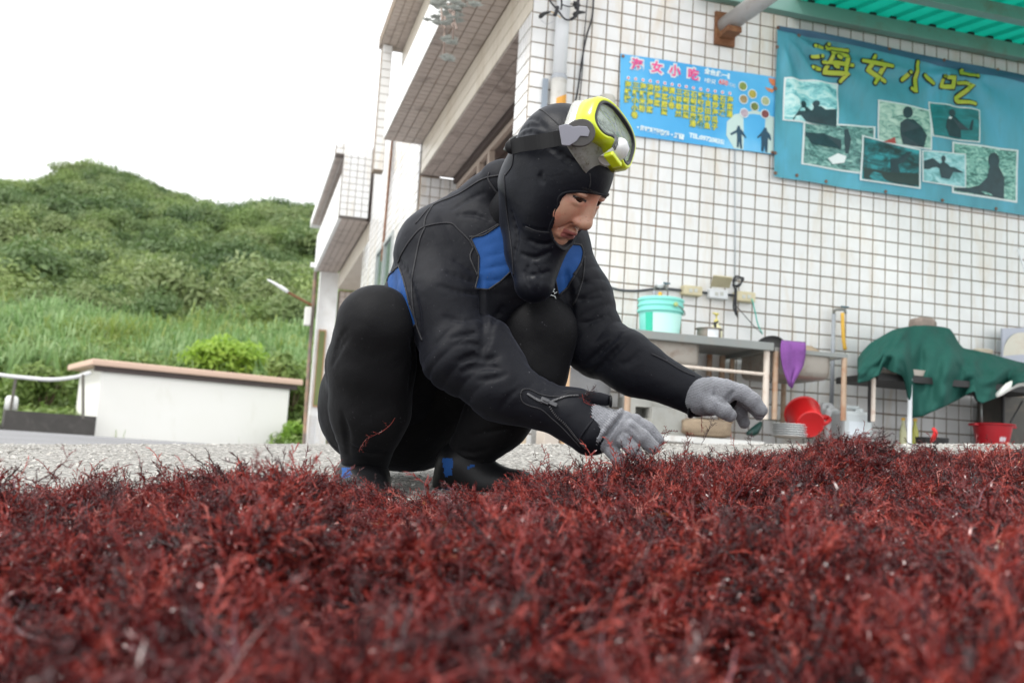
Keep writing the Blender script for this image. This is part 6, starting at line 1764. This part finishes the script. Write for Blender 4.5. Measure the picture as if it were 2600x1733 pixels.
# --- boots
def boot(an, toe, heel, spots):
    F = Field()
    F.cone(an + (an - toe) * .06, heel, .052, .046, .03); F.cone(heel, toe, .046, .036, .03); F.cone(an, lerp(heel, toe, .45), .046, .046, .03)
    v, f = F.mesh(.005); v = relax(v, f, 1)
    g = ground_z(v[:, 0], v[:, 1]); v[:, 2] = np.maximum(v[:, 2], g + .001)
    q = proj(face_centres(v, f)); mi = np.zeros(len(f), int)
    for s_ in spots: mi[in_poly(q[:, :2], s_)] = 1
    b = mesh_obj('boot', v, f, [M['rubber'], M['neoprene_blue']], diver, midx=mi)
    return b
bl = boot(anL + V(0, 0, -.015), P(1318, 1236, 2.04), P(1162, 1226, 2.12), [[(1122, 1165), (1150, 1160), (1146, 1205), (1130, 1212), (1126, 1190)], [(1185, 1182), (1206, 1176), (1204, 1184), (1186, 1190)], [(1110, 1240), (1150, 1238), (1150, 1250), (1110, 1250)]])
br = boot(anR + V(0, 0, -.03), P(955, 1275, 1.88), P(915, 1245, 2.06), [[(868, 1186), (890, 1186), (892, 1210), (868, 1214)]])

# ------------------------------------------------------------------ diving mask pushed up on the hood
mask = thing('diving_mask', 'lime yellow diving mask with clear skirt pushed up on the diver\'s hood', 'diving mask', P(1540, 340, 1.85))
MC = P(1563, 340, 1.825)
mw = unit(dirc(.556, -.525, -.648)); mv = unit(dirc(.287, .850, -.443)); mv = unit(mv - mw * (mv @ mw)); mn = np.cross(mw, mv)
def MK(w, v_, n_): return MC + mw * w + mv * v_ + mn * n_
def outline(sw, sv, notch=.0, n_=64):
    """mask outline: wide rounded shape, higher in the middle, with the nose notch below"""
    r = []
    for k in range(n_):
        a = 2 * math.pi * k / n_; ca, sa = math.cos(a), math.sin(a); e = .62
        w = math.copysign(abs(ca) ** e, ca) * sw; z = math.copysign(abs(sa) ** e, sa) * sv
        if sa < 0: z += notch * math.exp(-(w / .026) ** 2) * min(1, -sa * 1.4); z *= .92
        r.append((w, z))
    return r
def loft(parent, name, rings, mat, smooth=True, m=None):
    n_ = len(rings[0]); G = np.array([list(r) + [r[0]] for r in rings])
    return MB().grid(G).build(name, mat, parent, smooth=smooth)
M['lime'] = simple('lime_plastic', (.60, .70, .012), .28, var=.04, coat=.3)
oA, oB, oC = outline(.072, .0445, .018), outline(.075, .0475, .016), outline(.066, .038, .022)
bend = lambda w: -1.9 * w * w
fr_ = [[MK(w, z, bend(w) + dn) for w, z in o] for o, dn in ((outline(.068, .041, .018), -.030), (outline(.076, .046, .016), -.026), (oB, -.012), (oB, .000), (oA, .006), (outline(.0695, .0415, .020), .0085), (oC, .006), (oC, -.004))]
frame = loft(mask, 'frame', fr_, M['lime'])
gk = [[MK(w, z, bend(w) + dn) for w, z in o] for o, dn in ((outline(.0675, .0395, .021), .0064), (outline(.0665, .0385, .022), .0085), (outline(.0625, .035, .025), .008), (outline(.0605, .033, .026), .002))]
loft(mask, 'gasket', gk, simple('black_gasket', (.018, .02, .022), .4))
t = NT('mask_glass')
t.set(color=(.86, .95, .90), rough=.04, ior=1.45, trans=.92)
tp = t.n('ShaderNodeBsdfTransparent'); tp.inputs[0].default_value = (.86, .94, .88, 1); ms = t.n('ShaderNodeMixShader'); ms.inputs[0].default_value = .35
t.l(t.b.outputs[0], ms.inputs[1]); t.l(tp.outputs[0], ms.inputs[2]); t.l(ms.outputs[0], t.out.inputs[0])
o_ = outline(.0625, .035, .025)
MB().slab([MK(w, z, bend(w) * .9 + .001) for w, z in o_], mn, .003).build('lens', t.mat, mask)
# clear silicone skirt, yellowed and dirty
t = NT('clear_silicone'); p = t.pos()
c = t.mix(t.noise(30, 5, .6, p), (.56, .56, .51), (.70, .71, .67))
c = t.mix(t.ramp(t.noise(48, 5, .7, p, .4), [(.5, (0, 0, 0)), (.68, (.8,) * 3)]), c, (.28, .23, .13))
t.set(color=c, rough=.18, trans=.25, ior=1.4)
tp = t.n('ShaderNodeBsdfTransparent'); tp.inputs[0].default_value = (.9, .92, .9, 1); ms = t.n('ShaderNodeMixShader'); ms.inputs[0].default_value = .42
t.l(t.b.outputs[0], ms.inputs[1]); t.l(tp.outputs[0], ms.inputs[2]); t.l(ms.outputs[0], t.out.inputs[0])
M['silicone'] = t.mat
sk = [[MK(w, z - dz * (z < 0), bend(w) * f_ + dn) for w, z in o] for o, dn, f_, dz in ((outline(.066, .038, .016), -.020, 1, 0), (outline(.071, .044, .006), -.028, .95, .006), (outline(.075, .049, .0), -.040, .8, .014), (outline(.077, .052, -.004), -.050, .6, .022), (outline(.072, .047, .0), -.054, .5, .020))]
loft(mask, 'skirt', sk, M['silicone'])
# nose pocket
np_ = []
for k, (z, r, n_) in enumerate(((-.004, .006, .012), (-.012, .012, .020), (-.024, .015, .024), (-.036, .017, .018), (-.046, .017, .004), (-.05, .014, -.012))):
    np_.append([MK(.012 + r * math.cos(a), z + .006 * math.sin(a) * 0, n_ * .9 + r * .75 * math.sin(a) - .006) for a in np.linspace(0, 2 * math.pi, 20)[:-1]])
np_.insert(0, [MK(.012, -.002, .006)] * 19)
loft(mask, 'nose_pocket', np_, simple('grey_silicone', (.60, .61, .60), .3, var=.1, scale=60))
for k in range(3):
    MB().tube([MK(-.006 - k * .004, -.018, .012), MK(-.005 - k * .004, -.032, .016), MK(-.003 - k * .004, -.044, .012)], .0013, 6).build('nose_rib', simple('dark_rib', (.10, .11, .12), .4), mask, smooth=True)
MB().box(MK(.012, -.052, .002), mw * .018, mv * .005, mn * .010).build('nose_clip', M['lime'], mask, bevel=.003)
# buckle and strap on the near side
bkx = P(1476, 338, 1.772); bdir = unit(dirc(-.985, -.155, .05)); bup = unit(dirc(-.12, .98, .1)); bnr = np.cross(bdir, bup); bnr = bnr if bnr @ cF < 0 else -bnr
ov = [bkx + bdir * (.034 * math.cos(a) * (1 if math.cos(a) > 0 else .72)) + bup * .0245 * math.sin(a) for a in np.linspace(0, 2 * math.pi, 30)[:-1]]
MB().slab(ov, bnr, .007).build('buckle', simple('dark_buckle', (.055, .05, .048), .4), mask, bevel=.002)
lv = [bkx + bdir * x + bup * y + bnr * .007 for x, y in ((.040, .017), (.026, .019), (.014, .012), (.004, .012), (-.010, .009), (-.014, .0), (-.010, -.009), (.004, -.006), (.012, -.014), (.026, -.020), (.038, -.017))]
MB().slab(lv, bnr, .004).build('buckle_lever', simple('lavender_grey_plastic', (.22, .22, .26), .4), mask, bevel=.0012)
sp_ = [P(1446, 347, 1.770), P(1410, 353, 1.785), P(1370, 360, 1.815), P(1330, 366, 1.835), P(1299, 373, 1.86)]
G = []
for q in spline(sp_, 16):
    G.append([q + bup * y for y in (.0135, .0067, -.0067, -.0135)])
sg = MB(); Gs = np.array(G); sg.grid(Gs)
e_ = Gs[-1].mean(0)
st = sg.build('strap', M['rubber'], mask); md = st.modifiers.new('thick', 'SOLIDIFY'); md.thickness = .0045; md.offset = 0
MB().lathe([(0, .0024), (.0125, .0022), (.0138, 0), (.0125, -.0022), (0, -.0024)], e_ + bdir * -.001, ax=bnr, seg=24).build('strap_end', M['rubber'], mask, smooth=True)
sp2 = [P(1299, 372, 1.862), P(1290, 368, 1.93), P(1318, 356, 2.02), P(1390, 350, 2.05), P(1480, 345, 2.0), P(1560, 340, 1.93), MK(.066, .0, -.022)]
G = np.array([[q + hb * y for y in (.012, 0, -.012)] for q in spline(sp2, 24)])
o = MB().grid(G).build('strap', M['rubber'], mask, smooth=True); md = o.modifiers.new('thick', 'SOLIDIFY'); md.thickness = .004
# ------------------------------------------------------------------ drying seaweed heaped on the slab
EX = [-1.6, -.95, -.72, -.55, -.42, -.28, -.20, -.12, -.02, .04, .09, .18, .30, .50, .70, .92, 1.02, 1.07, 1.13, 1.22, 1.36, 1.55, 2.2]
EY = [1.30, 1.38, 1.46, 1.56, 1.66, 1.78, 1.84, 1.84, 1.86, 1.93, 2.05, 2.16, 2.24, 2.44, 2.62, 2.74, 2.74, 2.52, 2.40, 2.50, 2.70, 2.80, 2.9]
def heap_t(x, y):
    q = np.stack([x, y, 0 * x], -1)
    e = np.interp(x, EX, EY) + .04 * vnoise(q * 9, 3) - y
    base = np.interp(x, [-1.2, -.75, -.45, -.30, -.17, -.02, .10, .35, .7, 1.05, 1.5], [.054, .060, .056, .052, .012, .000, .010, .014, .008, .018, .012])
    base = lerp(.038, base, sstep(1.0, .15, e))
    h = base + .026 * vnoise(q * 3.3, 80) * sstep(.0, .3, e) + .024 * vnoise(q * 7.5, 81) * (.35 + .65 * sstep(.0, .3, e)) + .016 * np.abs(vnoise(q * 13, 83)) + .055 * (np.abs(vnoise(q * 4.6, 86)) - .22) * sstep(.05, .35, e)
    h = h - .05 * np.exp(-(((x - .27) / .11) ** 2 + ((y - 1.25) / .08) ** 2)) - .03 * np.exp(-(((x + .02) / .15) ** 2 + ((y - 1.05) / .08) ** 2))
    h = h + .022 * np.exp(-(((x - .95) / .10) ** 2 + ((y - 2.62) / .10) ** 2))
    return np.maximum(h, .004) * sstep(.0, .10, e) - .004, e
hx = np.linspace(-1.5, 1.9, 420); hy = np.concatenate([np.linspace(.25, 3.1, 380)])
X, Y = np.meshgrid(hx, hy, indexing='ij')
T, E_ = heap_t(X, Y)
Z = ground_z(X, Y) + T * .80
a, b_ = X.shape; idx = np.arange(a * b_).reshape(a, b_)
f = np.stack([idx[:-1, :-1], idx[1:, :-1], idx[1:, 1:], idx[:-1, 1:]], -1)
keep = (E_ > -.02)[:-1, :-1]
f = f[keep]
used = np.unique(f); remap = np.full(a * b_, -1); remap[used] = np.arange(len(used))
vv_ = np.stack([X, Y, Z], -1).reshape(-1, 3)[used]
mesh_obj('seaweed_bed', vv_, remap[f], simple('shade_dark_seaweed', (.010, .0015, .0015), .9, var=.5, scale=40, bump=.004, spec=.05), kind='stuff', label='matted seaweed darkened as gap shade at the bottom of the drying heap', cat='seaweed')  # near-black colour stands in for shade in the gaps between fronds

def m_weed(name, stops, rough=.30, trans=.28, spec=.6):
    t = NT(name)
    oi = t.n('ShaderNodeObjectInfo').outputs['Random']; p = t.pos()
    fac = t.math('ADD', t.math('MULTIPLY', oi, .72), t.math('MULTIPLY', t.math('SUBTRACT', t.noise(13, 3, .65, p), .36), 1.0))
    c = t.ramp(fac, stops)
    t.set(color=c, rough=rough, spec=spec)
    tr = t.n('ShaderNodeBsdfTranslucent'); t.l(t.mix(.5, c, (.30, .03, .02)), tr.inputs['Color']); ms = t.n('ShaderNodeMixShader'); ms.inputs[0].default_value = trans
    t.l(t.b.outputs[0], ms.inputs[1]); t.l(tr.outputs[0], ms.inputs[2]); t.l(ms.outputs[0], t.out.inputs[0])
    return t.mat
M['weed'] = m_weed('red_seaweed', [(.12, (.016, .0015, .003)), (.34, (.045, .003, .004)), (.54, (.125, .008, .008)), (.72, (.24, .022, .016)), (.88, (.36, .052, .034)), (1.0, (.44, .17, .14))], .24, .11, .5)
M['weed_strand'] = m_weed('sheen_tinted_strands', [(.15, (.022, .005, .012)), (.5, (.085, .018, .026)), (.85, (.14, .060, .075))], .42, .06, .4)  # lavender sheen of the sky put into the strand colour
M['weed_orange'] = m_weed('orange_blade', [(.2, (.16, .035, .010)), (.6, (.30, .075, .015)), (.9, (.40, .16, .04))], .35, .35)
M['weed_pink'] = m_weed('pink_coralline', [(.2, (.26, .08, .08)), (.6, (.36, .14, .12)), (.9, (.36, .16, .12))], .8, .2, .1)
M['weed_green'] = m_weed('green_scrap', [(.2, (.06, .08, .02)), (.6, (.15, .14, .03)), (.9, (.24, .17, .06))], .85, .3, .08)
def ribbon(v, f, pts, w, tube=True):
    pts = np.asarray(pts); n = len(pts); b0 = len(v)
    t_ = np.gradient(pts, axis=0); t_ /= np.maximum(np.linalg.norm(t_, axis=1, keepdims=True), 1e-9)
    up = rng.normal(size=3)
    s1 = np.cross(t_, up); s1 /= np.maximum(np.linalg.norm(s1, axis=1, keepdims=True), 1e-9); s2 = np.cross(t_, s1)
    k = 3 if tube else 2
    for i in range(n):
        ww = w * (1 - .75 * (i / (n - 1)) ** 2) / 2
        if tube:
            for j in range(3):
                an = j * 2.094; v.append(pts[i] + ww * (math.cos(an) * s1[i] + .7 * math.sin(an) * s2[i]))
        else: v += [pts[i] - s1[i] * ww, pts[i] + s1[i] * ww]
    for i in range(n - 1):
        if tube:
            for j in range(3):
                j2 = (j + 1) % 3; f.append((b0 + i * 3 + j, b0 + i * 3 + j2, b0 + i * 3 + 3 + j2, b0 + i * 3 + 3 + j))
        else: f.append((b0 + 2 * i, b0 + 2 * i + 1, b0 + 2 * i + 3, b0 + 2 * i + 2))
def wander(o, d, ln, n, wob):
    pts = [np.asarray(o, float)]; d = unit(d)
    for i in range(n):
        d = unit(d + rng.normal(0, wob, 3)); pts.append(pts[-1] + d * ln / n)
    return np.array(pts), d
def sprig(name, ln, nb, bl, sub, w, mat, wob=.22):
    v, f = [], []
    st, _ = wander(V(-ln / 2, 0, 0), V(1, rng.normal(0, .15), rng.normal(.05, .15)), ln, 8, wob)
    ribbon(v, f, st, w * 1.35)
    for k in range(nb):
        s = (k + .5 + rng.uniform(-.3, .3)) / nb; s = min(max(s, .04), .98); i = min(int(s * 8), 7); o = lerp(st[i], st[i + 1], s * 8 - i)
        ax = unit(st[i + 1] - st[i]); r = rng.normal(size=3); sd = unit(np.cross(ax, r))
        l_ = bl * rng.uniform(.45, 1.2) * (1.1 - .5 * s)
        br, _ = wander(o, ax * 1.3 + sd, l_, 4, .24); ribbon(v, f, br, w)
        for j in range(sub):
            q = rng.uniform(.15, .95); m = min(int(q * 4), 3); o2 = lerp(br[m], br[m + 1], q * 4 - m); ax2 = unit(br[m + 1] - br[m]); sd2 = unit(np.cross(ax2, rng.normal(size=3)))
            b2, _ = wander(o2, ax2 * 1.1 + sd2, l_ * rng.uniform(.2, .42), 2, .2); ribbon(v, f, b2, w * .8, False)
    return mesh_obj(name, v, f, mat, smooth=True)
def blade(name, ln, w, mat, n=9, wob=.18):
    v, f = [], []
    p_, _ = wander(V(-ln / 2, 0, 0), V(1, 0, .1), ln, n, wob); ribbon(v, f, p_, w, False)
    if rng.random() < .8:
        for _ in range(3):
            i = int(rng.integers(2, n - 1)); b2, _ = wander(p_[i], p_[i + 1] - p_[i] + rng.normal(0, .5, 3) * np.linalg.norm(p_[i + 1] - p_[i]), ln * rng.uniform(.15, .35), 4, .2); ribbon(v, f, b2, w * .7, True)
    return mesh_obj(name, v, f, mat, smooth=True)
class Strip:            # quads only
    pass
pro = [sprig('sprig_%s' % 'abcdefgh'[k], rng.uniform(.055, .085), 15, .022, 4, .00135, M['weed'], .36) for k in range(7)]
pro += [sprig('tuft_%s' % 'abc'[k], .042, 20, .018, 4, .0012, M['weed'], .42) for k in range(3)]
pro += [blade('strand_%s' % 'abcd'[k], rng.uniform(.045, .085), rng.uniform(.0014, .0026), M['weed_strand'], wob=.22) for k in range(4)]
pro += [blade('orange_%s' % 'ab'[k], .045, .0040, M['weed_orange']) for k in range(2)]
pro += [sprig('pink_a', .018, 12, .009, 3, .0011, M['weed_pink'], .4), blade('scrap_a', .016, .005, M['weed_green'], 5)]
order = sorted(range(len(pro)), key=lambda i: pro[i].name)      # a collection lists its objects by name
rank = np.zeros(len(pro), int)
for k, i in enumerate(order): rank[i] = k
LEN = np.array([max(v_.co.x for v_ in p_.data.vertices) for p_ in pro])
wc = proto_collection('seaweed_pieces', pro)
# clumps: fronds splaying out of common roots, dark gaps between them
nc = 3300
cy = np.sqrt(rng.uniform(.42 ** 2, 2.85 ** 2, nc)); cx = rng.uniform(-1, 1, nc) * (.56 * cy + .08)
ct, ce = heap_t(cx, cy)
gap_ = np.exp(-(((cx - .29) / .10) ** 2 + ((cy - 1.26) / .075) ** 2)) + np.exp(-(((cx - 1.0) / .07) ** 2 + ((cy - 2.45) / .1) ** 2))
ok = (ce > .005) & (rng.random(nc) > gap_) & (rng.random(nc) < np.interp(cy, [.5, 1.0, 2.0, 2.8], [1, .9, .62, .5]))
cx, cy, ct, ce = cx[ok], cy[ok], ct[ok], ce[ok]; nc = len(cx)
per = np.clip(rng.normal(31, 9, nc), 10, 55).astype(int)
hi_ = rng.uniform(-.016, .020, nc)
ci_ = np.repeat(np.arange(nc), per); n = len(ci_)
cr_ = rng.uniform(.75, 1.5, nc) * (1 - .5 * sstep(-.30, -.20, cx) * sstep(.10, .0, cx) * sstep(1.45, 1.65, cy)) * np.interp(cy, [.6, 1.4, 2.6], [1.0, .9, .8])
lean_a = vnoise(np.stack([cx * 2.2, cy * 2.2, 0 * cx], -1), 97) * 4 + rng.normal(0, .8, nc)
lean = np.stack([np.cos(lean_a), np.sin(lean_a), 0 * lean_a], -1) * rng.uniform(.4, 1.9, (nc, 1))
d = rng.normal(size=(n, 3)); d[:, 2] = np.abs(d[:, 2]) * .24; d /= np.linalg.norm(d, axis=1, keepdims=True)
d = d + lean[ci_] * .8; d /= np.linalg.norm(d, axis=1, keepdims=True)
root = np.stack([cx, cy, ground_z(cx, cy) + np.maximum(ct, 0) * .80 + hi_], -1)[ci_] + rng.normal(0, .008, (n, 3)) * V(1, 1, .35)
kk = rng.random(n); dom = rng.integers(0, 10, nc)[ci_]
pick0 = np.where(kk < .52, dom, np.where(kk < .86, rng.integers(0, 10, n), np.where(kk < .925, 10 + rng.integers(0, 4, n), np.where(kk < .965, rng.integers(0, 10, n), np.where(kk < .980, 14 + rng.integers(0, 2, n), np.where(kk < .994, 0, 3))))))
scl = cr_[ci_] * rng.uniform(.6, 1.2, n)
pts = root + d * (LEN[pick0] * scl)[:, None] * .8
rot = np.stack([rng.uniform(0, 6.28, n), -np.arcsin(np.clip(d[:, 2], -1, 1)), np.arctan2(d[:, 1], d[:, 0])], -1)
# loose pieces lying over and around the clumps
m = 15000
y2 = np.sqrt(rng.uniform(.42 ** 2, 3.0 ** 2, m)); x2 = rng.uniform(-1, 1, m) * (.56 * y2 + .08)
t2_, e2 = heap_t(x2, y2)
ok = (e2 > 0) | ((e2 > -.06) & (rng.random(m) < .30)) | ((e2 > -.3) & (rng.random(m) < .03))
x2, y2, t2_, e2 = x2[ok], y2[ok], t2_[ok], e2[ok]; m = len(x2)
p2 = np.stack([x2, y2, ground_z(x2, y2) + np.maximum(t2_, 0) * .8 + .003 + .022 * rng.random(m) * (e2 > .03)], -1)
k2 = rng.random(m)
pk2 = np.where(k2 < .86, rng.integers(0, 10, m), np.where(k2 < .97, 10 + rng.integers(0, 4, m), np.where(k2 < .985, 14 + rng.integers(0, 2, m), rng.integers(0, 2, m))))
r2 = np.stack([rng.uniform(0, 6.28, m), rng.normal(0, .22, m), rng.uniform(0, 6.28, m)], -1)
pts = np.vstack([pts, p2]); rot = np.vstack([rot, r2]); scl = np.concatenate([scl, rng.uniform(.5, .95, m)]); pick = rank[np.concatenate([pick0, pk2])]
scatter('seaweed', pts, rot, scl, pick, wc, label='heap of dark red feathery seaweed spread over the slab in front', cat='seaweed')

# single fronds that stand out of the heap or cling to the diver
def frond(lab, base, d, ln, nb=14, bl=.022, sub=4, w=.0012, mat='weed', name='seaweed_frond', wob=.16):
    v, f = [], []
    st, _ = wander(base, d, ln, 10, wob)
    ribbon(v, f, st, w * 1.5)
    for k in range(nb):
        s = .15 + .83 * (k + rng.uniform(0, 1)) / nb; i = min(int(s * 10), 9); o = lerp(st[i], st[i + 1], s * 10 - i)
        ax = unit(st[i + 1] - st[i]); sd = unit(np.cross(ax, rng.normal(size=3))); l_ = bl * rng.uniform(.4, 1.2)
        br, _ = wander(o, ax * .8 + sd, l_, 4, .2); ribbon(v, f, br, w)
        for j in range(sub):
            q = rng.uniform(.2, .95); m = min(int(q * 4), 3); b2, _ = wander(lerp(br[m], br[m + 1], q * 4 - m), (br[m + 1] - br[m]) / l_ * 3 + rng.normal(size=3) * .7, l_ * .35, 2, .2); ribbon(v, f, b2, w * .8)
    return settags(mesh_obj(name, v, f, M[mat], smooth=True), lab, 'seaweed', 'fronds standing out of the seaweed heap')
up = cU
frond('branched red frond arching up at the far left edge of the heap', P(60, 1245, 1.15), up + cR * 1.0, .075, 9, .020, 2, .0016)
frond('long red frond leaning right next to the arching one at left', P(190, 1250, 1.15), up * .45 + cR, .065, 5, .014, 1, .0016)
frond('tall red frond curling up beside the fingers of the right glove', P(1672, 1185, 2.02), up + cR * .05, .085, 16, .016)
frond('thin frond sticking out sideways above the fingertips', P(1668, 1100, 2.02), cR + up * -.05, .045, 14, .006)
frond('upright red tuft below the reaching left glove', P(1735, 1165, 2.25), up + cR * .15, .075, 22, .018)
frond('dark red curl pointing right under the left glove', P(1780, 1130, 2.25), up + cR * .35, .075, 18, .018)
frond('red fronds standing up in front of the small sink', P(1905, 1160, 2.45), up + cR * .05, .085, 18, .014)
frond('bushy red tuft on the highest heap before the white canister', P(2225, 1150, 2.75), up + cR * .1, .07, 30, .026)
frond('bushy red tuft beside the highest one', P(2200, 1150, 2.75), up - cR * .2, .06, 26, .024)
frond('dark frond rising where the boot meets the heap', P(1395, 1205, 2.15), up * .7 - cR * .2, .06, 10, .016, 3, .0012)
frond('dark slanting blade in front of the forearm', P(1480, 1190, 2.1), up * .5 - cR * .8, .055, 8, .014, 2, .0014)
frond('red sprig sticking to the open zip of the right sleeve', P(1478, 1000, 1.862), cR * .2 - up, .065, 20, .020, 3, .001)
frond('pale red tuft on top of the sleeve flap', P(1470, 1010, 1.858), cR * .9 + up * .35, .035, 20, .018, 3, .0009)
frond('thin brown strand lying over the sleeve lining', P(1420, 1025, 1.862), cR * 1.0 - up * .42, .06, 12, .010, 2, .0009)
frond('small sprig dangling below the left glove', P(1780, 1050, 1.955), -up + cR * .1, .035, 9, .012, 2, .001)
frond('small sprig hanging from the right cuff', P(1470, 1135, 1.88), -up + cR * .2, .04, 9, .014, 2, .0009)
frond('brown strand caught on the hip of the trousers', P(842, 1022, 2.19), -up + cR * .6, .035, 6, .006, 1, .0009)
frond('pale threads hanging inside the right knee', P(1003, 1060, 1.93), -up - cR * .25, .10, 14, .014, 3, .0005)
# shells and scraps
c = P(2525, 1418, 1.02)
rock('shell', 'pale tan broken shell lying on the seaweed at right', c + V(0, 0, .01), .011, .008, .009, simple('shell_tan', (.55, .42, .26), .5, var=.3, scale=60), 15, 'shell', .8)
rock('shell', 'small flat tan shell chip beside the broken shell', c + V(-.008, -.006, .0), .007, .004, .002, simple('shell_tan', (.50, .36, .24), .5, var=.3, scale=60), 16, 'shell', .8)
